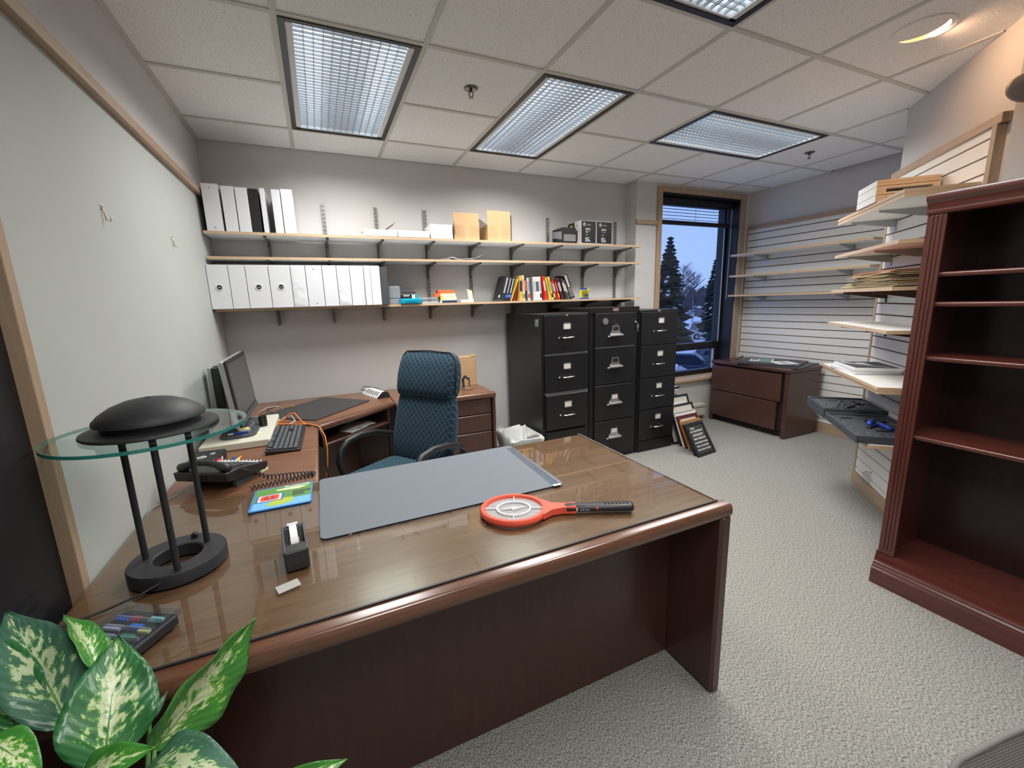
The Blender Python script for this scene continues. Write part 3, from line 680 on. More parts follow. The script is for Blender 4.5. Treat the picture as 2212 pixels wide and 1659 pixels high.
CD = [(1.415, 1.565, 0.0, 0.011), (1.42, 1.56, 0.0115, 0.021), (1.425, 1.57, 0.0215, 0.031), (1.41, 1.555, 0.0315, 0.041), (1.39, 1.55, 0.0415, 0.05)]
for k, (a, b, z0, z1) in enumerate(CD):
    t = thing('disc_case', ['lowest', 'second lowest', 'middle', 'second highest', 'topmost'][k] + ' clear disc case in the low stack beside the teal box', 'case', ((a + b) / 2, -0.275, zb + z0), [0, 1, -2, 2, -4][k], 'stacked disc cases')
    w = (b - a) / 2
    MB().box(-w, w, 0, 0.125, 0.0005, z1 - z0 - 0.001).build('shell', M['clear'], t)
    MB().box(-w + 0.004, w - 0.004, 0.004, 0.12, 0.002, z1 - z0 - 0.003).build('booklet', M['paper'] if k != 2 else M['grey'], t)
def small_box(name, label, x0, x1, yf, d, z, h, m, band=None, bandw=0.3):
    t = thing(name, label, 'box', ((x0 + x1) / 2, yf, z)); w = (x1 - x0) / 2
    MB().cbox(-w, w, 0, d, 0, h, 0.002).build('carton', m, t)
    if band: MB().box(-w - 0.0004, -w + 2 * w * bandw, -0.0006, d + 0.0004, 0.001, h + 0.0004).build('print_band', band, t)
    return t
M['orange_print'] = mat('orange_print', (0.72, 0.17, 0.04), 0.5); M['cream_print'] = mat('cream_print', (0.74, 0.70, 0.52), 0.5); M['navy_print'] = mat('navy_print', (0.02, 0.03, 0.09), 0.45)
small_box('staple_box', 'dark blue flat carton at the bottom of the cream box pile', 1.57, 1.715, -0.26, 0.09, zb, 0.020, M['navy_print'], M['paper'], 0.1)
small_box('staple_box', 'lower cream carton with yellow end in the small pile', 1.575, 1.712, -0.262, 0.08, zb + 0.020, 0.030, M['cream_print'], M['yellow'], 0.12)
small_box('staple_box', 'upper cream carton with orange and yellow end in the small pile', 1.53, 1.705, -0.262, 0.08, zb + 0.0505, 0.026, M['cream_print'], M['orange_print'], 0.26)
small_box('staple_box', 'orange carton on top of the small pile of boxes', 1.556, 1.695, -0.255, 0.07, zb + 0.077, 0.027, M['orange_print'], M['red'], 0.05)
t = thing('card_holder', 'cream cardboard holder with a folded upright wing on the lowest shelf', 'card holder', (1.81, -0.26, zb))
MB().box(-0.055, 0.055, 0, 0.06, 0, 0.022).build('tray', M['cream_print'], t, bevel=0.002)
MB().loft([[(0.01, 0.0, 0.0), (0.05, 0.0, 0.0), (0.05, 0.004, 0.0), (0.01, 0.004, 0.0)], [(-0.006, 0.0, 0.11), (0.038, 0.0, 0.098), (0.038, 0.004, 0.098), (-0.006, 0.004, 0.11)]], M=TR(0.01, 0.02, 0.0)).build('wing', M['cream_print'], t)

# ---- books on the lowest shelf
C_ = lambda r, g, b: mat('book_cover', lin(r, g, b), 0.45)
BOOKS = [  # xb0, xb1, top shift, height, cover colour, band colour, label
    (2.10, 2.148, 0.066, 0.215, (42, 42, 44), (225, 225, 225), 'thick black book leaning at the left end of the book row'),
    (2.150, 2.176, 0.062, 0.212, (22, 30, 62), (70, 100, 190), 'dark navy book with a blue foot band, second in the row'),
    (2.180, 2.210, 0.062, 0.212, (24, 34, 62), (80, 110, 200), 'dark navy book with a blue foot band, beside the yellow slanting one'),
    (2.213, 2.222, 0.080, 0.205, (224, 196, 70), None, 'thin yellow book slanting steeply between navy and red books'),
    (2.240, 2.252, 0.0435, 0.145, (165, 40, 38), None, 'short red book half hidden behind the slanting yellow one'),
    (2.296, 2.334, 0.0, 0.218, (205, 165, 85), (60, 45, 40), 'tan book with a dark framed spine label'),
    (2.340, 2.360, -0.010, 0.222, (238, 232, 224), (90, 140, 60), 'tall white book with a small green emblem'),
    (2.362, 2.384, -0.012, 0.222, (50, 44, 44), (220, 110, 60), 'tall dark book right of the green-emblem book'),
    (2.388, 2.410, -0.014, 0.200, (205, 195, 190), (200, 80, 40), 'pale grey book with an orange spine patch'),
    (2.413, 2.436, -0.014, 0.203, (88, 84, 96), (60, 80, 130), 'slate grey book left of the cream one'),
    (2.444, 2.467, -0.010, 0.208, (226, 220, 208), (190, 180, 160), 'cream book left of the blue-grey striped one'),
    (2.470, 2.513, -0.012, 0.208, (222, 226, 228), (70, 95, 120), 'broad white book with a blue-grey spine panel'),
    (2.516, 2.536, -0.014, 0.210, (236, 232, 226), (40, 36, 36), 'white book with a black foot, left of the red one'),
    (2.566, 2.590, -0.037, 0.216, (212, 50, 46), (238, 190, 180), 'bright red book left of the two yellow ones'),
    (2.612, 2.631, -0.050, 0.206, (226, 206, 96), (200, 180, 70), 'left one of the two yellow books'),
    (2.634, 2.655, -0.050, 0.212, (228, 204, 88), (60, 50, 40), 'right one of the two yellow books'),
    (2.662, 2.680, -0.049, 0.195, (40, 36, 36), (225, 215, 120), 'thin black book between yellow and red books'),
    (2.685, 2.703, -0.051, 0.192, (214, 44, 52), (240, 220, 215), 'red book left of its shorter red neighbour'),
    (2.707, 2.724, -0.048, 0.175, (196, 40, 40), (235, 200, 70), 'shorter red book with a yellow foot'),
    (2.741, 2.776, -0.064, 0.200, (66, 28, 32), (190, 170, 165), 'maroon book leaning left near the end of the row'),
    (2.790, 2.810, -0.070, 0.200, (70, 62, 64), (220, 216, 210), 'dark grey book with white spine lettering, leaning left'),
    (2.818, 2.834, -0.068, 0.184, (104, 98, 98), (230, 226, 220), 'mid grey book second from the end of the row'),
    (2.848, 2.900, -0.094, 0.236, (52, 46, 48), (226, 222, 214), 'big black book leaning at the right end of the book row'),
]
for k, (a, b, sh, h, c, bc, lb) in enumerate(BOOKS):
    ang = math.degrees(math.asin(sh / math.hypot(h, sh)))
    w = (b - a) * math.cos(R(ang)) - 0.001
    t = thing('book', lb, 'book', (a if sh <= 0 else b, -0.262 + (0.004 * ((k * 7) % 5)), zb + 0.0005), 0, 'books on the lowest wall shelf')
    t.rotation_euler = (0, R(ang), 0)
    x0, x1 = (0, w) if sh <= 0 else (-w, 0)
    cv = C_(*c); d = 0.165
    MB().box(x0, x1, 0, 0.002, 0, h).box(x0, x0 + 0.002, 0, d, 0, h).box(x1 - 0.002, x1, 0, d, 0, h).build('cover', cv, t, bevel=0.0008)
    MB().box(x0 + 0.002, x1 - 0.002, 0.002, d - 0.004, 0.004, h - 0.004).build('pages', M['paper'], t)
    if bc:
        bm = C_(*bc); xm = (x0 + x1) / 2; ww = (x1 - x0) * 0.36
        if k in (0,): MB().box(x0 - 0.0006, x0, 0.02, 0.05, 0.02, 0.045).build('barcode_label', bm, t)
        if k in (1, 2):
            MB().box(x0, x1, -0.0006, 0, 0.028, 0.056).build('foot_band', bm, t)
            for q in range(11): MB().box(xm - ww * 0.5, xm + ww * 0.5, -0.0006, 0, 0.07 + q * 0.012, 0.078 + q * 0.012).build('spine_letter', M['print_white'], t)
        elif k == 22:
            for q in range(8): MB().box(xm - ww * 0.6, xm + ww * 0.6, -0.0006, 0, 0.115 + q * 0.0145, 0.125 + q * 0.0145).build('spine_letter', bm, t)
            for q in range(3): MB().box(xm - ww + q * ww * 0.9, xm - ww + q * ww * 0.9 + 0.003, -0.0006, 0, 0.02, 0.105).build('spine_line', bm, t)
        elif k == 0:
            for q in range(11): MB().box(xm - ww * 0.4, xm + ww * 0.4, -0.0006, 0, 0.07 + q * 0.0125, 0.078 + q * 0.0125).build('spine_letter', M['print_white'], t)
        elif k in (6, 8, 12, 15, 16, 18):
            MB().box(x0 + 0.002, x1 - 0.002, -0.0006, 0, 0.02, 0.06).build('foot_band', bm, t)
            MB().box(xm - ww * 0.35, xm + ww * 0.35, -0.0006, 0, 0.08, h * 0.85).build('spine_title', C_(70, 64, 62) if sum(c) > 400 else M['print_white'], t)
        else:
            MB().box(xm - ww, xm + ww, -0.0006, 0, h * 0.38, h * 0.80).build('spine_title', bm, t)
t = thing('blister_pack', 'yellow and blue packaged gadget standing right of the books', 'package', (3.005, -0.24, zb))
MB().box(-0.052, 0.050, 0.0, 0.002, 0.0, 0.100).build('card', M['yellow'], t)
MB().box(-0.053, 0.03, -0.001, 0.003, 0.088, 0.104).build('header', mat('blue_print', (0.04, 0.07, 0.42), 0.4), t)
MB().box(-0.053, 0.051, -0.001, 0.003, 0.0, 0.014).build('footer', bpy.data.materials['blue_print'], t)
MB().cbox(-0.04, 0.045, -0.022, 0.0, 0.012, 0.085, 0.008).build('blister', M['clear'], t)
MB().cbox(-0.01, 0.035, -0.016, -0.004, 0.024, 0.048, 0.003).build('gadget', M['dkgrey'], t)
# ================================================================== desks
def rrect(w, d, r, n=5, cx=0, cy=0):
    pts = []
    for sx, sy, a0 in ((1, 1, 0), (-1, 1, 90), (-1, -1, 180), (1, -1, 270)):
        for k in range(n + 1):
            a = R(a0 + 90 * k / n); pts.append((cx + sx * (w / 2 - r) + r * math.cos(a), cy + sy * (d / 2 - r) + r * math.sin(a)))
    return pts
def slab(pts, z0, z1, e, mi=0, n=4):
    # extruded outline with a half-round nosing of radius e; pts counter-clockwise
    cx = sum(p[0] for p in pts) / len(pts); rings = []
    N = len(pts)
    def off(d):
        out = []
        for i in range(N):
            a, b, c = Vector(pts[i - 1]), Vector(pts[i]), Vector(pts[(i + 1) % N])
            n1 = (b - a).normalized(); n2 = (c - b).normalized()
            n1 = Vector((n1.y, -n1.x)); n2 = Vector((n2.y, -n2.x)); k = n1 + n2
            if k.length < 1e-6: k = n1
            k = k.normalized(); s = d / max(0.3, k.dot(n1)); out.append(tuple(b - k * s))
        return out
    for k in range(n + 1):
        a = -90 + 90 * k / n; rings.append((e * (1 - math.cos(R(a))), z0 + e * (1 + math.sin(R(a)))))
    for k in range(n + 1):
        a = 90 * k / n; rings.append((e * (1 - math.cos(R(a))), z1 - e * (1 - math.sin(R(a)))))
    m = MB(); m.loft([[(x, y, z) for x, y in off(d)] for d, z in rings], mi=mi); return m
DT = 0.742
# main desk
t = thing('executive_desk', 'large dark mahogany desk with rounded edge under a glass sheet', 'desk', (0, 0, 0))
tp = slab([(0.012, -2.838), (1.846, -2.838), (1.846, -1.932), (0.012, -1.932)], DT - 0.042, DT, 0.018)
autosmooth(tp.build('top', M['desk_top'], t), 50)
nos = MB()
def nosing(x0, y0, x1, y1, parent, zt, h=0.046, out=0.020, name='nosing'):
    # half-round moulding along an edge, bulging outwards to the right of the direction of travel
    a, b = Vector((x0, y0, 0)), Vector((x1, y1, 0)); d = (b - a).normalized(); nrm = Vector((d.y, -d.x, 0))
    prof = [(-0.03, 0.0005)] + [(out * math.sin(R(q)), -h / 2 + h / 2 * math.cos(R(q))) for q in range(0, 181, 18)] + [(-0.03, -h)]
    m = MB(); m.loft([[tuple(p + nrm * u + Vector((0, 0, zt + z))) for u, z in prof] for p in (a, b)])
    return autosmooth(m.build(name, M['desk_edge'], parent), 40)
nosing(0.012, -2.832, 1.846, -2.832, t, DT + 0.0004, 0.046, 0.011)
MB().cbox(1.800, 1.848, -2.843, -1.945, 0.0, DT - 0.035, 0.010).build('end_panel', M['desk'], t)
MB().cbox(0.016, 0.060, -2.825, -1.945, 0.0, DT - 0.03, 0.008).build('end_panel', M['desk'], t)
MB().box(0.058, 1.80, -2.615, -2.595, 0.004, DT - 0.04).build('modesty_panel', M['desk'], t)
MB().box(1.35, 1.79, -2.59, -1.99, 0.05, DT - 0.045).build('pedestal', M['desk'], t)
for k in range(3): MB().cbox(1.36, 1.78, -1.99, -1.97, 0.07 + k * 0.205, 0.265 + k * 0.205, 0.004).build('drawer', M['desk'], t)
g = thing('glass_sheet', 'clear glass sheet covering the top of the big desk', 'glass top', (0.92, -2.367, DT + 0.001))
MB().box(-0.898, 0.897, -0.430, 0.430, 0.0, 0.005).build('sheet', M['glass'], g)
MB().box(-0.898, 0.900, -0.436, -0.4305, 0.0, 0.0048).build('gap_shade_strip', M['black'], g)  # black strip put in for the shaded gap along the glass front
MB().box(0.8975, 0.900, -0.430, 0.430, 0.0, 0.0048).build('polished_edge', M['silver'], g)
GZ = DT + 0.0065
# bridge along the left wall
t = thing('desk_return', 'mahogany desk return along the left wall under phone and keyboard', 'desk')
autosmooth(slab([(0.012, -1.929), (0.568, -1.929), (0.568, -1.006), (0.012, -1.006)], DT - 0.048, DT - 0.006, 0.014).build('top', M['desk_top'], t), 50)
MB().cbox(0.02, 0.045, -1.92, -1.01, 0, DT - 0.05, 0.004).build('back_panel', M['desk'], t)
MB().cbox(0.05, 0.30, -1.60, -1.575, 0, DT - 0.05, 0.004).build('support_panel', M['desk'], t)
RZ_ = DT - 0.006
# corner unit with open cubby under a slanted front
t = thing('corner_desk', 'mahogany corner desk unit with slanted front and open cubby', 'desk')
cp = [(0.012, -1.0), (0.568, -1.0), (1.085, -0.585), (1.085, -0.075), (0.012, -0.075)]
autosmooth(slab(cp, DT - 0.048, RZ_, 0.014).build('top', M['desk_top'], t), 50)
nosing(0.574, -0.990, 1.080, -0.586, t, RZ_ + 0.0004, 0.044, 0.016)
dv = Vector((1.085 - 0.568, -0.585 + 1.0, 0)).normalized(); nv = Vector((-dv.y, dv.x, 0))
CM = Matrix(((dv.x, nv.x, 0, 0.568), (dv.y, nv.y, 0, -1.0), (0, 0, 1, 0), (0, 0, 0, 1)))
MB().cbox(0.03, 0.60, 0.0, 0.30, 0.585, 0.603, 0.003, M=CM).build('cubby_shelf', M['desk'], t)
MB().cbox(0.590, 0.608, 0.0, 0.30, 0.585, 0.694, 0.003, M=CM).build('cubby_side', M['desk'], t)
MB().cbox(0.022, 0.040, 0.0, 0.30, 0.585, 0.694, 0.003, M=CM).build('cubby_side', M['desk'], t)
MB().box(0.04, 0.59, 0.29, 0.30, 0.60, 0.694, M=CM).build('cubby_back', M['desk_dark'], t)
MB().cbox(0.02, 0.05, -0.99, -0.09, 0, DT - 0.05, 0.004).build('back_panel', M['desk'], t)
MB().cbox(0.06, 1.08, -0.12, -0.09, 0, DT - 0.05, 0.004).build('back_panel', M['desk'], t)
MB().box(0.03, 0.61, 0.34, 0.36, 0.0, 0.58, M=CM).build('knee_panel', M['desk'], t)
cubby = t
# credenza against the back wall
t = thing('credenza', 'mahogany credenza with three drawers beside the wastebasket', 'credenza')
autosmooth(slab([(1.088, -0.668), (1.868, -0.668), (1.868, -0.075), (1.088, -0.075)], DT - 0.048, RZ_, 0.014).build('top', M['desk_top'], t), 50)
nosing(1.088, -0.664, 1.868, -0.664, t, RZ_ + 0.0004, 0.044, 0.014)
MB().cbox(1.838, 1.866, -0.672, -0.085, 0, DT - 0.035, 0.008).build('end_panel', M['desk'], t)
MB().box(1.41, 1.837, -0.63, -0.09, 0.02, DT - 0.05).build('pedestal', M['desk'], t)
MB().box(1.09, 1.41, -0.11, -0.09, 0.02, DT - 0.05).build('back_panel', M['desk'], t)
for z0, z1 in ((0.566, 0.690), (0.420, 0.560), (0.235, 0.414), (0.05, 0.229)):
    MB().cbox(1.415, 1.832, -0.655, -0.63, z0, z1, 0.004).build('drawer', M['desk'], t)

# ---- things on the glass-topped desk -------------------------------------------------
t = thing('desk_mat', 'large grey rubber desk mat lying on the glass', 'desk mat', (0.998, -2.196, GZ))
MB().prism(rrect(0.852, 0.500, 0.022), 0, 0.0025).build('mat', M['mat_grey'], t, bevel=0.0008)
t = thing('plastic_ruler', 'clear plastic ruler lying along the edge of the grey mat', 'ruler', (1.398, -2.218, GZ + 0.003), 88.5)
MB().box(-0.236, 0.236, -0.016, 0.016, 0, 0.0018).build('blade', M['clear'], t)
rl = MB()
for k in range(46): rl.box(-0.23 + k * 0.01, -0.229 + k * 0.01, 0.006 if k % 5 else 0.0, 0.015, 0.0018, 0.0021)
rl.build('scale_marks', M['silver'], t)
MB().box(-0.236, -0.222, -0.016, 0.016, 0.0018, 0.0022).build('end_sticker', M['white_gloss'], t)
# mouse pad with bright print
t = thing('mouse_pad', 'mouse pad with colourful printed picture left of the grey mat', 'mouse pad', (0.447, -2.048, GZ), -1)
MB().prism(rrect(0.200, 0.196, 0.010), 0, 0.0035).build('pad', mat('pad_blue', (0.05, 0.22, 0.62), 0.5), t)
def patch(nm, pts, c, z=0.0036, par=None):
    MB().prism(pts, z, z + 0.0003).build(nm, mat(nm, lin(*c), 0.4), par or t)
patch('printed_sky', rrect(0.186, 0.060, 0.004, 3, 0.002, -0.062), (120, 190, 240))
patch('printed_meadow', rrect(0.190, 0.122, 0.006, 3, 0.001, 0.031), (96, 150, 70))
patch('printed_field', [(-0.052, -0.062), (-0.030, -0.074), (0.0, -0.078), (0.028, -0.066), (0.040, -0.046), (0.034, -0.024), (0.010, -0.020), (-0.012, -0.030), (-0.034, -0.038)], (185, 200, 70), 0.0040)
for k, (c, s) in enumerate((((40, 110, 210), 0.088), ((240, 215, 190), 0.076), ((225, 90, 50), 0.060), ((200, 40, 100), 0.038), ((240, 190, 60), 0.020))):
    patch('printed_card', rrect(s, s * 0.72, 0.004 + 0.006 * (k > 1), 4, -0.042, -0.002), c, 0.0042 + 0.0004 * k)
patch('printed_path', [(-0.02, 0.055), (0.05, 0.048), (0.085, 0.065), (0.05, 0.074), (-0.03, 0.068)], (225, 225, 190), 0.0040)
patch('printed_banner', [(0.0, 0.080), (0.088, 0.076), (0.088, 0.090), (0.0, 0.092)], (205, 225, 185), 0.0040)
text('Technology', 0.013, mat('banner_ink', lin(40, 60, 40), 0.5), 'lettering', t, TR(0.044, 0.0845, 0.0045) @ RZ(178), 0.0001)
for k in range(5):
    MB().ring(0.005, 0.011, 0.0041, 0.0046, 16, M=TR(0.042 + 0.021 * (k % 3), 0.020 - 0.024 * (k // 3), 0)).build('printed_gear', M['dkgrey'], t)
# tape dispenser
t = thing('tape_dispenser', 'black tape dispenser with a white roll in front of the grey mat', 'tape dispenser', (0.511, -2.505, GZ), 6)
prof = [(-0.072, 0.0), (-0.075, 0.018), (-0.066, 0.052), (-0.025, 0.055), (0.0, 0.032), (0.035, 0.038), (0.062, 0.066), (0.074, 0.066), (0.070, 0.03), (0.060, 0.0)]
def sideprof(x0, x1, pr, c=0.0): return [[(x, y, z) for y, z in pr] for x in (x0, x1)]
MB().loft(sideprof(-0.029, 0.029, [(-0.072, 0.0), (-0.075, 0.018), (-0.066, 0.052), (-0.028, 0.056), (-0.022, 0.018), (0.04, 0.02), (0.062, 0.062), (0.072, 0.064), (0.066, 0.0)])).build('body', M['black'], t, bevel=0.003)
for sx in (-1, 1):
    MB().loft(sideprof(sx * 0.027 - 0.003, sx * 0.027 + 0.003, [(-0.066, 0.01), (-0.062, 0.052), (-0.028, 0.058), (0.03, 0.064), (0.066, 0.068), (0.066, 0.01)])).build('side_wall', M['dkgrey'], t, bevel=0.002)
MB().ring(0.014, 0.026, -0.0095, 0.0095, 28, M=TR(0.0, 0.006, 0.040) @ RY(90)).build('tape_roll', M['white_gloss'], t)
MB().cyl(0.0135, -0.012, 0.012, 20, M=TR(0.0, 0.006, 0.040) @ RY(90)).build('hub', M['grey'], t)
MB().quad((-0.0095, 0.012, 0.0655), (0.0095, 0.012, 0.0655), (0.0095, 0.066, 0.0690), (-0.0095, 0.066, 0.0690)).build('tape_strip', M['white'], t)
MB().box(-0.014, 0.014, 0.062, 0.072, 0.066, 0.0705).build('cutter', M['white_gloss'], t)
# electric fly swatter
t = thing('fly_swatter', 'red electric fly swatter with black handle on the desk', 'fly swatter', (1.160, -2.560, GZ), -25)
oval = lambda a, b, n=48: [(a * math.cos(2 * math.pi * k / n), b * math.sin(2 * math.pi * k / n)) for k in range(n)]
rim = MB(); no = 48; ring4 = []
for (s, z) in ((1.0, 0.001), (1.04, 0.006), (1.04, 0.016), (1.0, 0.022), (0.885, 0.022), (0.865, 0.016), (0.865, 0.006), (0.885, 0.001)):
    ring4.append([(x * s, y * s, z) for x, y in oval(0.108, 0.096, no)])
ring4.append(ring4[0]); rim.loft(ring4, caps=False)
rim.loft([[(0.095, -0.055, 0.002), (0.095, 0.055, 0.002), (0.095, 0.055, 0.021), (0.095, -0.055, 0.021)], [(0.125, -0.026, 0.001), (0.125, 0.026, 0.001), (0.125, 0.026, 0.022), (0.125, -0.026, 0.022)], [(0.165, -0.016, 0.001), (0.165, 0.016, 0.001), (0.165, 0.016, 0.024), (0.165, -0.016, 0.024)], [(0.205, -0.017, 0.001), (0.205, 0.017, 0.001), (0.205, 0.017, 0.026), (0.205, -0.017, 0.026)]])
autosmooth(rim.build('rim', M['orange_red'], t), 50)
ms = MB(); a_, b_ = 0.095, 0.084
for k in range(-17, 18):
    yy = k * 0.005; h = a_ * math.sqrt(max(0, 1 - (yy / b_) ** 2))
    if h > 0.01: ms.box(-h, h, yy - 0.0009, yy + 0.0009, 0.011, 0.0122)
for k in range(-18, 19):
    xx = k * 0.005; h = b_ * math.sqrt(max(0, 1 - (xx / a_) ** 2))
    if h > 0.01: ms.box(xx - 0.0009, xx + 0.0009, -h, h, 0.0098, 0.011)
mo = ms.build('grid', mat('pale_wire', (0.62, 0.62, 0.63), 0.35), t); mo['kind'] = 'stuff'
MB().box(-0.094, 0.094, -0.082, 0.082, 0.004, 0.0045).build('backing', M['clear'], t)
MB().ring(0.052, 0.058, 0.013, 0.0185, 40, sy=0.84).build('emblem_ring', M['white_gloss'], t)
MB().prism([(-0.045, -0.010), (0.008, 0.012), (0.004, 0.0), (0.046, 0.012), (-0.006, -0.012), (-0.002, -0.001)], 0.0135, 0.0185).build('emblem_bolt', M['white_gloss'], t)
for (x0, x1, y0, y1) in ((-0.095, -0.058, -0.0013, 0.0013), (0.058, 0.095, -0.0013, 0.0013), (-0.0013, 0.0013, -0.084, -0.048), (-0.0013, 0.0013, 0.048, 0.084)):
    MB().box(x0, x1, y0, y1, 0.013, 0.0185).build('emblem_spoke', M['white_gloss'], t)
MB().loft([[(x, cy * 0.018 * s + 0, 0.0145 + cz * 0.0135 * s) for cy, cz in [(math.cos(2 * math.pi * k / 16), math.sin(2 * math.pi * k / 16)) for k in range(16)]] for x, s in ((0.165, 0.6), (0.175, 1.0), (0.24, 1.0), (0.30, 1.06), (0.385, 1.1), (0.392, 1.02), (0.394, 0.8))]).build('handle', M['black'], t, smooth=True)
MB().cbox(0.268, 0.279, -0.0185, -0.012, 0.011, 0.021, 0.002).build('button', M['red'], t)
MB().box(0.205, 0.210, -0.0188, -0.0165, 0.010, 0.020).build('switch_mark', M['print_white'], t)
for k in range(4): MB().box(0.218 + k * 0.008, 0.223 + k * 0.008, -0.0187, -0.0165, 0.0115, 0.0165).build('printed_mark', M['silver'], t)
for k in range(7): MB().box(0.300 + k * 0.012, 0.305 + k * 0.012, -0.008, 0.010, 0.0288, 0.0300).build('grip_rib', M['black'], t)
# halogen desk lamp with glass disc
t = thing('desk_lamp', 'black desk lamp with domed head on a round glass disc', 'lamp', (0.220, -2.405, GZ))
autosmooth(MB().loft([[(r * math.cos(2 * math.pi * k / 48), r * math.sin(2 * math.pi * k / 48), z) for k in range(48)] for r, z in ((0.108, 0.0), (0.111, 0.003), (0.111, 0.033), (0.108, 0.037), (0.058, 0.037), (0.055, 0.034), (0.055, 0.003), (0.058, 0.0), (0.108, 0.0))], caps=False).build('base', M['black_soft'], t), 40)
GH = 1.135 - GZ
for x, y in ((-0.074, 0.012), (0.020, -0.088), (0.058, 0.042)):
    MB().cyl(0.0075, 0.036, GH, 16, M=TR(x, y, 0)).build('rod', M['black_soft'], t, smooth=False)
MB().cyl(0.203, GH, GH + 0.008, 96).build('glass_disc', M['lamp_glass'], t)
ge = []
MB().ring(0.2030, 0.2046, GH, GH + 0.008, 96).build('glass_edge', M['glass_edge'], t)
autosmooth(MB().lathe([(0.0, GH + 0.009), (0.138, GH + 0.009), (0.141, GH + 0.012), (0.139, GH + 0.017), (0.12, GH + 0.019), (0.0, GH + 0.019)][1:-1], 64).build('plate', M['black_soft'], t), 40)
autosmooth(MB().lathe([(0.100, GH + 0.018), (0.102, GH + 0.034)], 64).build('collar', M['black'], t), 40)
autosmooth(MB().lathe([(0.098, GH + 0.034), (0.114, GH + 0.036), (0.113, GH + 0.044), (0.10, GH + 0.058), (0.078, GH + 0.073), (0.05, GH + 0.084), (0.025, GH + 0.0885), (0.006, GH + 0.0895)], 64).build('dome', M['black_soft'], t), 50)
for k in range(4): MB().ring(0.006 + k * 0.006, 0.0085 + k * 0.006, GH + 0.0855 - k * 0.0006, GH + 0.0902 - k * 0.0010, 32).build('vent_ring', M['black'], t)
MB().cbox(0.012, 0.028, 0.076, 0.092, 0.036, 0.052, 0.003).build('dimmer_knob', M['black'], t)
MB().tube([(-0.01, -0.108, 0.022), (-0.05, -0.124, 0.012), (-0.11, -0.145, 0.006), (-0.19, -0.17, 0.004), (-0.205, -0.20, 0.003)], 0.0028, 6).build('power_cord', M['black'], t, smooth=True)
# clear-lidded tray of page flags
t = thing('flag_tray', 'black tray of coloured page flags under a clear lid near the plant', 'tray', (0.196, -2.680, GZ), -32)
MB().cbox(-0.062, 0.070, -0.052, 0.052, 0.0, 0.026, 0.004).build('tray', M['black'], t)
MB().box(-0.070, 0.076, -0.058, 0.058, 0.037, 0.0395).build('lid', M['clear'], t)
for k, (x, y, w, d, c) in enumerate(((-0.035, 0.022, 0.030, 0.012, (60, 110, 215)), (-0.005, 0.024, 0.020, 0.012, (200, 40, 60)), (-0.030, -0.004, 0.040, 0.012, (205, 205, 225)), (0.018, 0.002, 0.030, 0.013, (30, 120, 220)), (-0.02, -0.028, 0.034, 0.012, (150, 160, 215)), (0.028, -0.026, 0.030, 0.014, (40, 140, 110)), (0.042, 0.026, 0.030, 0.012, (150, 215, 205)), (0.005, -0.042, 0.035, 0.008, (235, 205, 60)), (0.048, -0.006, 0.026, 0.008, (225, 225, 150)))):
    MB().box(x - w / 2, x + w / 2, y - d / 2, y + d / 2, 0.026, 0.0315).build('page_flag', mat('page_flag', lin(*c), 0.5), t)
for k in range(3): MB().box(-0.05, 0.06, -0.036 + k * 0.026 + 0.006, -0.034 + k * 0.026 + 0.006, 0.026, 0.034).build('divider', M['silver'], t)
MB().box(-0.066, 0.072, -0.056, -0.052, 0.022, 0.037).box(-0.066, 0.072, 0.052, 0.056, 0.022, 0.037).box(-0.070, -0.062, -0.056, 0.056, 0.022, 0.037).box(0.070, 0.0745, -0.056, 0.056, 0.022, 0.037).build('lid_rim', M['clear'], t)
# small clear items on the glass
t = thing('pale_patch', 'pale translucent patch lying in front of the tape dispenser', 'sticky flags', (0.497, -2.640, GZ), 18)
MB().box(-0.026, 0.026, -0.017, 0.017, 0, 0.0012).build('sheet', mat('translucent_pale', (0.62, 0.60, 0.56), 0.4, alpha=0.6), t)  # thin half-transparent pale rectangle lying on the glass
t = thing('paper_clip', 'small metal paper clip in front of the grey mat', 'paper clip', (0.660, -2.445, GZ), 70)
MB().tube([(-0.014, 0.003, 0.001), (0.012, 0.003, 0.001), (0.014, 0.0, 0.001), (0.012, -0.003, 0.001), (-0.012, -0.003, 0.001), (-0.013, -0.001, 0.001), (0.009, 0.001, 0.001)], 0.0006, 6).build('wire', M['chrome'], t)

# ---- things on the return ---------------------------------------------------------------
t = thing('monitor_riser', 'flat cream plastic box used as a stand under the monitor', 'riser', (0.185, -1.02, RZ_))
MB().cbox(-0.155, 0.157, -0.275, 0.30, 0.0, 0.040, 0.005).build('body', M['cream'], t)
RT = RZ_ + 0.040
t = thing('computer_monitor', 'wide silver-backed black computer monitor on the cream riser', 'monitor', (0.185, -1.0, RT))
MB().loft([[(x, y, z) for x, y in rrect(0.17, 0.44, 0.05, 5, 0.0, -0.0)] for z in (0.0, 0.010)] + [[(x, y, 0.013) for x, y in rrect(0.155, 0.42, 0.045, 5)]]).build('foot', M['dkgrey'], t)
MB().ring(0.050, 0.054, 0.0135, 0.0145, 32, M=TR(0.0, 0.02, 0), sy=1.8, sx=0.9).build('foot_inlay', M['silver'], t)
MB().loft([[(x - 0.045, y, z) for x, y in rrect(0.036, 0.075, 0.012, 3)] for z in (0.012, 0.12)]).build('neck', M['black'], t)
PM = TR(0.030, 0.052, 0.060) @ RY(-4.8)
MB().cbox(-0.030, 0.0, -0.300, 0.300, 0.0, 0.352, 0.007, M=PM).build('shell', M['silver'], t)
MB().cbox(-0.004, 0.006, -0.300, 0.300, 0.0, 0.352, 0.003, M=PM).build('bezel', M['black'], t)
MB().box(0.0062, 0.0068, -0.276, 0.276, 0.046, 0.330, M=PM).build('screen', M['screen'], t)
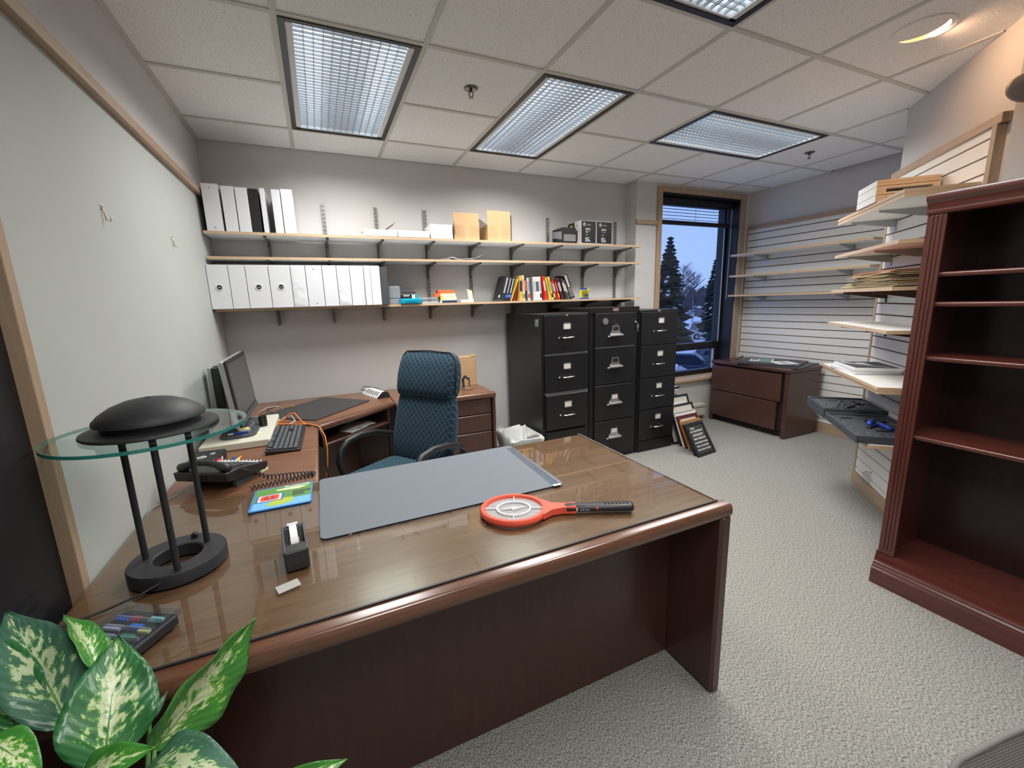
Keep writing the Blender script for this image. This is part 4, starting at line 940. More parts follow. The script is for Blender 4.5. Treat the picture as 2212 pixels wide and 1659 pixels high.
MB().cbox(0.0, 0.012, -0.298, 0.298, 0.002, 0.030, 0.004, M=PM).build('chin_bar', M['dkgrey'], t)
t = thing('speaker_tower', 'slim black upright speaker with grey side behind the monitor', 'speaker', (0.062, -0.80, RZ_))
MB().loft([[(x, y, z) for x, y in rrect(0.07, 0.09, 0.01, 3)] for z in (0.0, 0.012)]).build('foot', M['black'], t)
MB().cbox(-0.034, -0.014, -0.045, 0.045, 0.012, 0.385, 0.004, M=RX(2)).build('side_panel', M['silver'], t)
MB().cbox(-0.015, 0.030, -0.049, 0.048, 0.012, 0.382, 0.005, M=RX(2)).build('cabinet', M['black_soft'], t)
t = thing('computer_keyboard', 'black computer keyboard on the desk return', 'keyboard', (0.417, -1.226, RZ_), 90 - 1.5)
kz = TR(0, 0, 0.004)
MB().loft([[(-0.238, -0.078, 0.002), (0.238, -0.078, 0.002), (0.238, 0.078, 0.002), (-0.238, 0.078, 0.002)], [(-0.240, -0.080, 0.010), (0.240, -0.080, 0.010), (0.240, 0.080, 0.022), (-0.240, 0.080, 0.022)]]).build('body', M['black'], t, bevel=0.003)
kk = MB(); tilt = math.degrees(math.atan2(0.012, 0.16))
for row in range(6):
    yy = -0.062 + row * 0.0225 + (0.004 if row == 5 else 0)
    for cc in range(22):
        xx = -0.224 + cc * 0.0204
        if cc in (15, 19): xx += 0.003
        if row == 0 and 4 <= cc <= 8:
            if cc != 4: continue
            kk.cbox(xx, xx + 0.100, yy, yy + 0.018, 0.010, 0.019, 0.002, M=TR(0, 0, 0.0075 * (yy + 0.08) / 0.1)); continue
        if row in (2, 3) and cc in (15, 16, 17) and row == 2: continue
        if row == 5 and cc in (1, 6, 11): continue
        kk.cbox(xx, xx + 0.018, yy, yy + (0.018 if row < 5 else 0.014), 0.010, 0.019, 0.002, M=TR(0, 0, 0.0075 * (yy + 0.08) / 0.1))
ko = kk.build('keys', M['dkgrey'], t); ko['kind'] = 'stuff'
mk = MB()
for row in range(6):
    yy = -0.062 + row * 0.0225 + (0.004 if row == 5 else 0)
    for cc in range(22):
        if (row == 0 and 4 <= cc <= 8) or (row == 2 and cc in (15, 16, 17)) or (row == 5 and cc in (1, 6, 11)): continue
        xx = -0.224 + cc * 0.0204 + (0.003 if cc in (15, 19) else 0); zz = 0.0192 + 0.0075 * (yy + 0.08) / 0.1
        mk.box(xx + 0.005, xx + 0.010, yy + 0.007, yy + 0.013, zz, zz + 0.0003)
mo = mk.build('key_legends', M['silver'], t); mo['kind'] = 'stuff'
# small things around the monitor foot
t = thing('sticky_notes', 'pale yellow sticky note pad on the monitor foot', 'sticky notes', (0.205, -1.115, RT + 0.0135), 25)
MB().box(-0.025, 0.025, -0.02, 0.02, 0, 0.012).build('pad', mat('yellow_note', (0.72, 0.70, 0.32), 0.7), t)
t = thing('ballpoint_pen', 'blue ballpoint pen lying on the monitor foot', 'pen', (0.195, -1.175, RT + 0.0195), 12)
MB().cyl(0.0055, -0.03, 0.035, 10, M=RY(90)).build('barrel', M['blue'], t)
MB().cyl(0.0052, -0.055, -0.03, 10, M=RY(90)).build('grip', M['white_gloss'], t)
t = thing('sticky_notes', 'sheet of pale lime paper on the corner of the cream riser', 'paper', (0.265, -1.16, RT + 0.0004), 40)
MB().box(-0.03, 0.03, -0.025, 0.025, 0, 0.0006).build('sheet', mat('lime_note', (0.70, 0.74, 0.45), 0.8), t)
t = thing('pen_cup', 'small smoky plastic cup on the riser in front of the monitor', 'cup', (0.285, -1.005, RT))
MB().ring(0.019, 0.021, 0.0, 0.06, 20).cyl(0.020, 0, 0.003, 20).build('cup', mat('smoke_plastic', (0.03, 0.028, 0.018), 0.2, alpha=0.85), t)
t = thing('camera_box', 'black gift box with a white emblem behind the phone', 'box', (0.098, -1.475, RZ_), -6)
MB().cbox(-0.058, 0.058, -0.075, 0.09, 0, 0.045, 0.003).build('carton', M['black'], t)
MB().ring(0.013, 0.018, 0.0452, 0.0456, 20, M=TR(-0.01, -0.012, 0)).build('emblem', M['print_white'], t)
MB().box(-0.016, -0.012, -0.016, 0.012, 0.0452, 0.0456).box(-0.008, -0.004, -0.018, 0.010, 0.0452, 0.0456).build('emblem', M['print_white'], t)
MB().box(0.012, 0.030, 0.02, 0.026, 0.0452, 0.0456).box(0.012, 0.030, 0.034, 0.040, 0.0452, 0.0456).build('emblem', M['print_white'], t)
for k in range(3): MB().box(0.0582, 0.0586, -0.05 + 0.03 * k, -0.03 + 0.03 * k, 0.01, 0.03).build('side_print_tone', M['print_white'], t)
for k, (dx, c, nm) in enumerate(((0.0, M['navy_print'], 'dark navy'), (0.012, M['blue'], 'bright blue'), (0.024, M['yellow'], 'yellow and orange'))):
    t = thing('marker_pen', nm + ' marker pen standing beside the black box', 'pen', (0.193 + dx, -1.50 + dx * 0.3, RZ_ + 0.0065), 85 - 4 * k, 'marker pens by the phone')
    MB().cyl(0.0062, -0.055, 0.03, 10, M=RY(90)).build('barrel', c, t)
    MB().cyl(0.0064, 0.03, 0.052, 10, M=RY(90)).build('cap', M['orange_print'] if k == 2 else c, t)
t = thing('sticky_notes', 'turquoise and yellow sticky notes beside the phone', 'sticky notes', (0.315, -1.665, RZ_), -30)
MB().box(-0.03, 0.04, -0.028, 0.028, 0, 0.006).build('yellow_pad', mat('yellow_pad', (0.74, 0.72, 0.42), 0.7), t)
MB().box(-0.04, 0.034, -0.02, 0.03, 0.006, 0.012).build('turquoise_pad', mat('turquoise_note', (0.08, 0.52, 0.56), 0.6), t)
# telephone
t = thing('desk_telephone', 'black office telephone with handset on the desk return', 'telephone', (0.215, -1.745, RZ_), -30)
wd = 0.112
bprof = [(-0.112, 0.050), (-0.118, 0.088), (-0.055, 0.086), (0.115, 0.052), (0.118, 0.034), (0.100, 0.018)]
MB().loft([[(x, y, z) for y, z in bprof] for x in (-wd, wd)]).build('body', M['black'], t, bevel=0.006, seg=3)
for x0 in (-0.09, 0.075): MB().loft([[(x, y, z) for y, z in ((-0.045, 0.0), (-0.060, 0.05), (0.0, 0.05), (0.07, 0.0))] for x in (x0, x0 + 0.015)]).build('stand_foot', M['dkgrey'], t)
hs = [(-0.108, 0.094, 0.010), (-0.100, 0.098, 0.017), (-0.082, 0.102, 0.018), (-0.056, 0.113, 0.013), (-0.028, 0.119, 0.0115), (0.0, 0.121, 0.011), (0.028, 0.119, 0.0115), (0.056, 0.113, 0.013), (0.082, 0.102, 0.018), (0.100, 0.098, 0.017), (0.108, 0.094, 0.010)]
MB().tube([(x, -0.090, z) for x, z, r in hs], 0.015, 12, rs=[r for _, _, r in hs]).build('handset', M['black'], t, smooth=True)
FM = TR(0, 0.0, 0.0)
def onface(y): return 0.086 - 0.034 * (y + 0.055) / 0.17
for k in range(12):
    x, y = -0.045 + 0.022 * (k % 3), -0.035 + 0.018 * (k // 3)
    MB().cbox(x - 0.007, x + 0.007, y - 0.006, y + 0.006, onface(y), onface(y) + 0.005, 0.0015, M=TR(0.068, 0, 0)).build('key', M['dkgrey'], t)
MB().loft([[(-0.095, -0.01, onface(-0.01) + 0.0006), (-0.01, -0.01, onface(-0.01) + 0.0006), (-0.01, 0.055, onface(0.055) + 0.0006), (-0.095, 0.055, onface(0.055) + 0.0006)], [(-0.095, -0.01, onface(-0.01) + 0.0026), (-0.01, -0.01, onface(-0.01) + 0.0026), (-0.01, 0.055, onface(0.055) + 0.0026), (-0.095, 0.055, onface(0.055) + 0.0026)]]).build('display', mat('phone_lcd', (0.20, 0.22, 0.20), 0.25), t)
for a, b in ((-0.090, 0.004), (0.010, 0.100)):
    MB().box(a, b, 0.070, 0.078, onface(0.074) + 0.0005, onface(0.074) + 0.0022).build('label_strip', M['print_white'], t)
for k in range(12): MB().cbox(-0.088 + k * 0.0165, -0.080 + k * 0.0165, 0.088, 0.096, onface(0.09) - 0.001, onface(0.09) + 0.004, 0.001).build('line_key', M['print_white'], t)
MB().box(-0.110, -0.096, 0.086, 0.110, onface(0.09), onface(0.09) + 0.004).build('message_light', M['red'], t)
for k in range(4): MB().box(-0.02 + k * 0.012, -0.014 + k * 0.012, -0.1195, -0.1150, 0.060, 0.074).build('grille_slot', M['dark_void'], t)
# coiled handset cord and line cord
def coil(path, rad, pitch, wire, n_side=6):
    P = [Vector(p) for p in path]; L = [0]
    for a, b in zip(P[:-1], P[1:]): L.append(L[-1] + (b - a).length)
    tot = L[-1]; steps = int(tot / pitch * 9); out = []
    for i in range(steps + 1):
        s = tot * i / steps; k = 0
        while k < len(L) - 2 and L[k + 1] < s: k += 1
        u = (s - L[k]) / max(1e-6, L[k + 1] - L[k]); p = P[k].lerp(P[k + 1], u); d = (P[k + 1] - P[k]).normalized()
        a = d.cross(Vector((0, 0, 1))).normalized(); b = a.cross(d); ph = 2 * math.pi * s / pitch
        out.append(tuple(p + a * rad * math.cos(ph) + b * rad * math.sin(ph)))
    return MB().tube(out, wire, n_side)
t = thing('telephone_cable', 'coiled black handset cord looping across the desk return', 'cord', (0, 0, RZ_))
coil([(0.340, -1.795, 0.030), (0.375, -1.800, 0.012), (0.45, -1.815, 0.011), (0.545, -1.845, 0.011), (0.552, -1.862, 0.011), (0.47, -1.868, 0.0115), (0.40, -1.880, 0.0115), (0.325, -1.900, 0.014)], 0.0085, 0.0145, 0.0022).build('coil', M['black'], t, smooth=True)
MB().tube([(0.298, -1.850, 0.080), (0.322, -1.820, 0.055), (0.340, -1.795, 0.034)], 0.0022, 6).build('lead', M['black'], t, smooth=True)
t = thing('telephone_cable', 'thin grey wire hanging behind the phone down the left wall', 'cord')
MB().tube([(0.10, -1.83, RZ_ + 0.02), (0.05, -1.85, RZ_ + 0.006), (0.018, -1.92, RZ_ + 0.008), (0.010, -1.96, RZ_ - 0.005), (0.008, -1.97, RZ_ - 0.12)], 0.0028, 6).build('wire', M['grey'], t, smooth=True)
# orange cable
t = thing('orange_cable', 'orange extension cable trailing off the desk return to the floor', 'cable')
Z0 = RZ_ + 0.006
MB().tube([(0.20, -0.74, Z0), (0.30, -0.80, Z0), (0.37, -0.84, Z0 + 0.01), (0.41, -0.81, Z0 + 0.045), (0.44, -0.84, Z0 + 0.050), (0.475, -0.90, Z0 + 0.01), (0.50, -0.96, Z0)], 0.0042, 7).build('loop', M['orange'], t, smooth=True)
MB().tube([(0.26, -0.86, Z0), (0.36, -0.885, Z0 + 0.004), (0.44, -0.925, Z0), (0.52, -0.985, Z0 + 0.004), (0.575, -1.045, Z0 - 0.002), (0.60, -1.10, Z0 - 0.05), (0.605, -1.13, Z0 - 0.12), (0.598, -1.14, Z0 - 0.20), (0.585, -1.15, Z0 - 0.27), (0.60, -1.19, Z0 - 0.36), (0.64, -1.25, Z0 - 0.50), (0.66, -1.30, 0.008), (0.55, -1.50, 0.006)], 0.0042, 7).build('run', M['orange'], t, smooth=True)
t = thing('black_cable', 'black cable running beside the orange one over the desk edge', 'cable')
MB().tube([(0.27, -0.89, Z0), (0.40, -0.925, Z0), (0.53, -1.005, Z0 + 0.002), (0.572, -1.06, Z0 - 0.004), (0.590, -1.12, Z0 - 0.06), (0.590, -1.16, Z0 - 0.2), (0.60, -1.18, 0.30), (0.60, -1.2, 0.006), (0.55, -1.4, 0.005)], 0.0035, 7).build('run', M['black'], t, smooth=True)
t = thing('white_cable', 'white cable curled beside the orange cable', 'cable')
MB().tube([(0.33, -0.80, Z0), (0.38, -0.79, Z0 + 0.02), (0.42, -0.81, Z0 + 0.03), (0.44, -0.86, Z0 + 0.004), (0.41, -0.89, Z0)], 0.0032, 7).build('run', M['white_gloss'], t, smooth=True)
t = thing('cable_bundle', 'tied bundle of thin wires with brass plugs behind the monitor', 'cable', (0.30, -0.42, RZ_))
for k in range(5):
    a = k * 1.25
    MB().tube([(-0.12 + 0.03 * k, -0.06 - 0.02 * k, 0.003), (-0.05, -0.03 + 0.01 * math.sin(a), 0.02 + 0.012 * math.cos(a)), (0.0, 0.0, 0.028), (0.02 + 0.008 * math.cos(a), 0.01, 0.055 if k == 2 else 0.02), (0.04, 0.02 * math.sin(a), 0.006)], 0.0016, 6).build('wire', M['black'] if k else M['white_gloss'], t, smooth=True)
MB().cbox(0.05, 0.085, -0.008, 0.008, 0.004, 0.018, 0.002).build('plug', mat('brass', (0.45, 0.30, 0.10), 0.35, 0.8), t)
MB().cbox(0.09, 0.115, 0.0, 0.014, 0.004, 0.020, 0.002).build('plug', bpy.data.materials['brass'], t)
# black blotter on the corner unit
t = thing('leather_blotter', 'black leather blotter lying on the corner desk', 'blotter', (0, 0, RZ_))
MB().prism([(0.222, -0.560), (0.440, -0.800), (0.560, -0.878), (0.925, -0.470), (0.612, -0.150)], 0.001, 0.007).build('pad', M['mat_black'], t, bevel=0.001)
# usb hub
t = thing('usb_hub', 'white and black multi-port charging hub on the corner desk', 'hub', (0.995, -0.280, RZ_), -72)
hp = [(-0.055, 0.0), (-0.048, 0.012), (-0.010, 0.046), (0.010, 0.050), (0.035, 0.040), (0.052, 0.0)]
MB().loft([[(x, y, z) for y, z in hp] for x in (-0.15, 0.135)]).build('body', M['white_gloss'], t, bevel=0.002)
MB().loft([[(x, y * s, z * s) for y, z in hp] for x, s in ((0.135, 1.01), (0.150, 0.98))]).build('end_cap', M['black'], t)
sl_ang = math.degrees(math.atan2(0.034, 0.038))
for k in range(6):
    MB().box(-0.006, 0.006, -0.018, 0.018, 0.0, 0.0012, M=TR(-0.085 + 0.036 * k, -0.0295, 0.0295) @ RX(sl_ang)).build('port', M['black'], t)
MB().tube([(-0.12, -0.03, 0.03), (-0.17, -0.05, 0.03), (-0.165, -0.02, 0.055), (-0.05, 0.03, 0.048), (0.06, 0.045, 0.035)], 0.003, 6).build('cord', M['black'], t, smooth=True)
# papers in the cubby
for k, (u, n, rz) in enumerate(((0.36, 0.05, 5), (0.43, 0.06, -10), (0.40, 0.09, 14))):
    p = CM @ Vector((u, n + 0.05, 0.6035 + 0.004 * k))
    t = thing('folded_papers', ['lowest folded sheet in the desk cubby', 'middle folded sheet in the desk cubby', 'top curled sheet in the desk cubby'][k], 'paper', p, 39 + rz, 'papers in the cubby')
    MB().loft([[(x, y, z0 + zz) for x, y in ((-0.09, -0.06), (0.09, -0.05), (0.09, 0.07), (-0.09, 0.06))] for z0, zz in ((0, 0.0), (0, 0.003))]).build('sheet', M['paper'], t)
    if k == 2: MB().quad((-0.09, -0.06, 0.003), (0.09, -0.05, 0.003), (0.10, -0.085, 0.018), (-0.05, -0.10, 0.014)).build('curl', M['paper'], t)
# kraft parcel and stapler on the credenza
t = thing('flat_carton', 'flat kraft carton standing upright on the credenza behind the chair', 'box', (1.683, -0.27, RZ_), 0)
MB().cbox(-0.17, 0.16, -0.03, 0.03, 0, 0.255, 0.002).build('body', M['kraft'], t)
MB().box(0.118, 0.162, -0.032, 0.032, 0.25, 0.262).build('flap', M['kraft'], t)
MB().box(-0.16, -0.10, -0.032, 0.01, 0.25, 0.270).build('flap', M['kraft'], t)
MB().quad((0.1605, -0.028, 0.005), (0.1605, 0.028, 0.005), (0.1605, 0.028, 0.25), (0.1605, -0.028, 0.25)).build('side_print_tone', M['kraft_dark'], t)  # narrow side face covered in a darker kraft tone
t = thing('hole_punch', 'small black and chrome punch on the credenza by the carton', 'hole punch', (1.705, -0.44, RZ_), 20)
MB().cbox(-0.03, 0.03, -0.05, 0.05, 0, 0.012, 0.003).build('base', M['chrome'], t)
MB().tube([(0, 0.045, 0.012), (0, 0.048, 0.075), (0, 0.02, 0.105), (0, -0.03, 0.09)], 0.011, 10).build('lever', M['black'], t, smooth=True)
MB().cbox(-0.006, 0.006, -0.045, -0.02, 0.02, 0.085, 0.002).build('spring', M['chrome'], t)
# ================================================================== office chair
def diamond(name, c1, c2, k=26.0):
    m, nt, p = base(name)
    tc = nt.nodes.new('ShaderNodeTexCoord'); sp = nt.nodes.new('ShaderNodeSeparateXYZ'); nt.links.new(tc.outputs['Object'], sp.inputs[0])
    def math_(op, a, b=None, v=None):
        n = nt.nodes.new('ShaderNodeMath'); n.operation = op
        nt.links.new(a, n.inputs[0])
        if b is not None: nt.links.new(b, n.inputs[1])
        if v is not None: n.inputs[1].default_value = v
        return n.outputs[0]
    yz = math_('ADD', sp.outputs['Z'], math_('MULTIPLY', sp.outputs['Y'], v=1.0)); yz = math_('MULTIPLY', yz, v=0.72)
    u = math_('MULTIPLY', math_('ADD', sp.outputs['X'], yz), v=k); w = math_('MULTIPLY', math_('SUBTRACT', sp.outputs['X'], yz), v=k)
    pu = math_('PINGPONG', u, v=0.5); pw = math_('PINGPONG', w, v=0.5); mn = math_('MINIMUM', pu, pw)
    ns = nt.nodes.new('ShaderNodeTexNoise'); ns.inputs['Scale'].default_value = 240; nt.links.new(tc.outputs['Object'], ns.inputs['Vector'])
    mn2 = math_('ADD', mn, math_('MULTIPLY', ns.outputs['Fac'], v=0.16))
    rp = nt.nodes.new('ShaderNodeValToRGB'); rp.color_ramp.elements[0].position = 0.09; rp.color_ramp.elements[0].color = L4(c2); rp.color_ramp.elements[1].position = 0.22; rp.color_ramp.elements[1].color = L4(c1)
    nt.links.new(mn2, rp.inputs[0]); nt.links.new(rp.outputs[0], p.inputs['Base Color']); p.inputs['Roughness'].default_value = 0.9; p.inputs['Specular IOR Level'].default_value = 0.2
    p.inputs['Sheen Weight'].default_value = 0.25; p.inputs['Sheen Tint'].default_value = (0.3, 0.45, 0.6, 1)
    b = nt.nodes.new('ShaderNodeBump'); b.inputs['Strength'].default_value = 0.4; b.inputs['Distance'].default_value = 0.002; nt.links.new(mn2, b.inputs['Height']); nt.links.new(b.outputs[0], p.inputs['Normal'])
    return m
M['fabric'] = diamond('teal_diamond_fabric', (0.014, 0.030, 0.048), (0.050, 0.098, 0.130))
M['fabric_seat'] = diamond('teal_seat_fabric', (0.016, 0.045, 0.062), (0.075, 0.16, 0.19), 40)
t = thing('office_chair', 'high-backed teal patterned office chair with black loop arms', 'chair', (0.965, -1.300, 0), -55.2)
def cushion_rings(spec, n=7):
    # spec: list of (z, width, y_front, y_back, corner)
    out = []
    for z, w, y0, y1, c in spec:
        out.append([(x, y, z) for x, y in rrect(w, y1 - y0, min(c, (y1 - y0) / 2 - 0.002, w / 2 - 0.002), 5, 0, (y0 + y1) / 2)])
    return out
def lean(z): return 0.215 + (z - 0.46) * 0.22
bk = []
for z, w, f, c in ((0.440, 0.34, 0.030, 0.02), (0.455, 0.40, 0.05, 0.03), (0.50, 0.455, 0.075, 0.04), (0.60, 0.485, 0.085, 0.045), (0.70, 0.485, 0.080, 0.045), (0.80, 0.470, 0.070, 0.04), (0.855, 0.455, 0.058, 0.035), (0.87, 0.44, 0.04, 0.03)):
    y = lean(z); bk.append((z, w, y - f * 0.55, y + f * 0.75, c))
autosmooth(MB().loft(cushion_rings(bk)).build('backrest', M['fabric'], t), 60)
hd = []
for z, w, f, c in ((0.862, 0.42, 0.05, 0.03), (0.875, 0.455, 0.085, 0.042), (0.92, 0.470, 0.110, 0.050), (1.00, 0.470, 0.112, 0.05), (1.07, 0.455, 0.095, 0.045), (1.115, 0.42, 0.070, 0.034), (1.138, 0.36, 0.035, 0.017), (1.144, 0.28, 0.012, 0.005)):
    y = lean(z); hd.append((z, w, y - f * 0.60, y + f * 0.6, c))
autosmooth(MB().loft(cushion_rings(hd)).build('headrest', M['fabric'], t), 60)
MB().tube([(x, lean(1.0) - 0.02 + 0.22 * (z - 1.0), z) for x, z in [(-0.236, 0.90), (-0.238, 1.0), (-0.230, 1.07), (-0.21, 1.118), (-0.18, 1.143), (0, 1.150), (0.18, 1.143), (0.21, 1.118), (0.230, 1.07), (0.238, 1.0), (0.236, 0.90)]], 0.005, 8).build('piping', M['black'], t, smooth=True)
st = [(0.385, 0.40, -0.22, 0.20, 0.06), (0.395, 0.47, -0.25, 0.225, 0.07), (0.43, 0.50, -0.27, 0.235, 0.08), (0.462, 0.49, -0.265, 0.23, 0.08), (0.475, 0.44, -0.23, 0.20, 0.07)]
autosmooth(MB().loft(cushion_rings(st)).build('seat', M['fabric_seat'], t), 60)
for s in (-1, 1):
    MB().tube([(s * 0.285, 0.30, 0.560), (s * 0.295, 0.24, 0.600), (s * 0.30, 0.12, 0.640), (s * 0.30, 0.0, 0.655), (s * 0.30, -0.09, 0.640), (s * 0.30, -0.140, 0.600), (s * 0.298, -0.162, 0.53), (s * 0.29, -0.150, 0.455), (s * 0.27, -0.10, 0.405), (s * 0.24, -0.02, 0.385)], 0.019, 12, flat=1.0).build('armrest', M['black'], t, smooth=True)
    MB().tube([(s * 0.285, 0.30, 0.560), (s * 0.265, 0.29, 0.52), (s * 0.23, 0.24, 0.45)], 0.018, 10).build('arm_support', M['black'], t, smooth=True)
MB().cbox(-0.14, 0.14, -0.12, 0.14, 0.345, 0.388, 0.01).build('seat_plate', M['black'], t)
MB().cyl(0.028, 0.10, 0.35, 20).build('gas_column', M['black'], t)
for k in range(5):
    a = R(72 * k + 20); d = Vector((math.cos(a), math.sin(a), 0))
    MB().tube([tuple(d * 0.02 + Vector((0, 0, 0.115))), tuple(d * 0.16 + Vector((0, 0, 0.095))), tuple(d * 0.29 + Vector((0, 0, 0.068)))], 0.02, 8, rs=[0.026, 0.022, 0.016]).build('base_leg', M['black'], t, smooth=True)
    c = MB().ring(0.010, 0.026, -0.010, 0.010, 20, M=TR(*(d * 0.29), 0.027) @ RZ(math.degrees(a) + 90) @ RX(90)) if False else MB().cyl(0.026, -0.012, 0.012, 20, M=TR(d.x * 0.29, d.y * 0.29, 0.0265) @ RZ(math.degrees(a)) @ RX(90))
    c.build('caster', M['black'], t)

# ================================================================== filing cabinets
def cabinet_common(t, w, h, d):
    MB().cbox(-w / 2, w / 2, 0.004, d, 0.0, h, 0.004).build('body', M['cabinet'], t)
def label_holder(t, x, y, z, parent=None, w=0.072, hh=0.052):
    p = parent or t
    m = MB(); b = 0.006
    m.box(x - w / 2, x + w / 2, y - 0.004, y, z + hh / 2 - b, z + hh / 2).box(x - w / 2, x + w / 2, y - 0.004, y, z - hh / 2, z - hh / 2 + b).box(x - w / 2, x - w / 2 + b, y - 0.004, y, z - hh / 2, z + hh / 2).box(x + w / 2 - b, x + w / 2, y - 0.004, y, z - hh / 2, z + hh / 2)
    m.build('label_frame', M['steel'], p)
    MB().box(x - w / 2 + b, x + w / 2 - b, y - 0.002, y - 0.0005, z - hh / 2 + b, z + hh / 2 - b).build('label_card', M['label'], p)
def bow_handle(t, x, y, z, parent, w=0.10):
    MB().tube([(x - w / 2, y + 0.002, z), (x - w / 2, y - 0.022, z), (x - w / 2 + 0.012, y - 0.030, z + 0.001), (x, y - 0.033, z + 0.002), (x + w / 2 - 0.012, y - 0.030, z + 0.003), (x + w / 2, y - 0.022, z + 0.003), (x + w / 2, y + 0.002, z + 0.003)], 0.008, 10, flat=0.75).build('handle', M['chrome'], parent, smooth=True)
    MB().cbox(x - w / 2 - 0.036, x - w / 2 - 0.022, y - 0.008, y, z - 0.008, z + 0.006, 0.002).build('thumb_latch', M['steel'], parent)
# left: four-drawer cabinet with lateral rails
t = thing('filing_cabinet', 'four-drawer black filing cabinet with a badge on its side, leftmost of three', 'filing cabinet', (2.478, -0.752, 0), 0, 'black filing cabinets')
cabinet_common(t, 0.457, 1.335, 0.69)
for k, (z0, z1, pr) in enumerate(((1.015, 1.325, 0), (0.690, 0.995, 0.0), (0.372, 0.672, 0.012), (0.055, 0.352, 0))):
    dr = MB().cbox(-0.205, 0.203, -0.016 - pr, 0.006, z0, z1, 0.003).build('drawer', M['cabinet'], t)
    label_holder(t, 0.0, -0.016 - pr, z0 + (z1 - z0) * 0.70, dr, 0.076, 0.056); bow_handle(t, 0.005, -0.016 - pr, z0 + (z1 - z0) * 0.40, dr, 0.105)
    if k < 2:
        for q in (0, 1): MB().box(-0.205, 0.203, -0.020, 0.004, z0 - 0.0065 - q * 0.010, z0 - 0.0050 - q * 0.010).build('drawer_rail', M['grey'], dr)
MB().box(-0.009, 0.009, -0.018, -0.015, 1.318, 1.324).build('maker_plate', M['print_white'], t)
MB().cbox(-0.2325, -0.228, 0.045, 0.105, 1.235, 1.295, 0.003).build('side_badge', M['chrome'], t)
MB().ring(0.012, 0.018, 0, 0.002, 20, M=TR(-0.2325, 0.075, 1.265) @ RY(-90)).build('badge_ring', M['grey'], t)
# middle: fire-resistant cabinet with a round dial and a hanging key
t = thing('filing_cabinet', 'tallest black filing cabinet with a round dial and a key, between the other two', 'filing cabinet', (2.976, -0.745, 0), 0, 'black filing cabinets')
cabinet_common(t, 0.520, 1.368, 0.70)
MB().box(-0.26, 0.26, -0.010, 0.004, 1.325, 1.368).build('header', M['cabinet'], t)
for k, (z0, z1) in enumerate(((1.030, 1.320), (0.700, 1.022), (0.370, 0.692), (0.045, 0.362))):
    dr = MB().cbox(-0.212, 0.224, -0.014, 0.006, z0, z1, 0.003).build('drawer', M['cabinet'], t)
    zc = z0 + (0.135 if k == 0 else 0.19 if k < 3 else 0.20)
    m = MB(); pts = [(-0.036, 0.045), (0.036, 0.045), (0.042, 0.0), (0.068, -0.038), (-0.068, -0.038), (-0.042, 0.0)]
    m.loft([[(x, y, z + zc) for x, z in pts] for y in (-0.0185, -0.0145)]); m.build('handle_plate', M['steel'], dr, bevel=0.0015)
    MB().box(-0.027, 0.027, -0.0200, -0.0180, zc + 0.004, zc + 0.038).build('label_card', M['label'] if k > 1 else M['black'], dr)
    MB().loft([[(-0.068, y, z + zc) for y, z in ((-0.016, -0.020), (-0.044, -0.030), (-0.046, -0.042), (-0.016, -0.046))], [(0.068, y, z + zc) for y, z in ((-0.016, -0.020), (-0.044, -0.030), (-0.046, -0.042), (-0.016, -0.046))]]).build('handle_lip', M['steel'], dr, bevel=0.004)
    MB().cbox(-0.088, -0.066, -0.028, -0.014, zc - 0.052, zc - 0.038, 0.003).build('thumb_latch', M['steel'], dr)
    if k == 0: MB().box(-0.212, 0.2, -0.016, -0.010, z0 - 0.004, z0 - 0.001).build('drawer_rail', M['grey'], dr)
MB().cyl(0.028, 0.014, 0.024, 28, M=TR(-0.112, 0.0, 1.252) @ RX(90)).build('dial', M['steel'], t)
MB().box(-0.115, -0.109, -0.026, -0.023, 1.232, 1.272, M=TR(-0.112, 0, 1.252) @ RY(-40) @ TR(0.112, 0, -1.252)).build('dial_pointer', M['grey'], t)
MB().cbox(-0.032, 0.036, -0.0125, -0.0095, 1.333, 1.362, 0.001).build('maker_plate', mat('copper_plate', (0.30, 0.12, 0.09), 0.35, 0.6), t)
for k in range(3): MB().box(-0.024 + k * 0.018, -0.012 + k * 0.018, -0.0132, -0.0122, 1.338, 1.357).build('plate_mark', M['silver'], t)
MB().cyl(0.010, 0.014, 0.020, 18, M=TR(0.215, 0.0, 1.235) @ RX(90)).build('lock', M['chrome'], t)
MB().tube([(0.215, -0.020, 1.235), (0.215, -0.034, 1.233), (0.222, -0.036, 1.222)], 0.003, 6).build('key_ring', M['chrome'], t)
MB().ring(0.004, 0.012, 0, 0.0018, 16, M=TR(0.226, -0.034, 1.195) @ RX(90)).box(0.2225, 0.2295, -0.036, -0.0342, 1.150, 1.186).box(0.2225, 0.2295, -0.036, -0.0342, 1.200, 1.222).build('key', M['chrome'], t)
# scraped patch
rnd = random.Random(4); sc = MB()
for k in range(46):
    x, z = rnd.gauss(0.0, 0.018), 1.215 + rnd.gauss(0, 0.024)
    sc.box(x, x + rnd.uniform(0.001, 0.005), -0.01455, -0.0139, z, z + rnd.uniform(0.001, 0.004))
so_ = sc.build('scraped_paint', M['silver'], t); so_['kind'] = 'stuff'
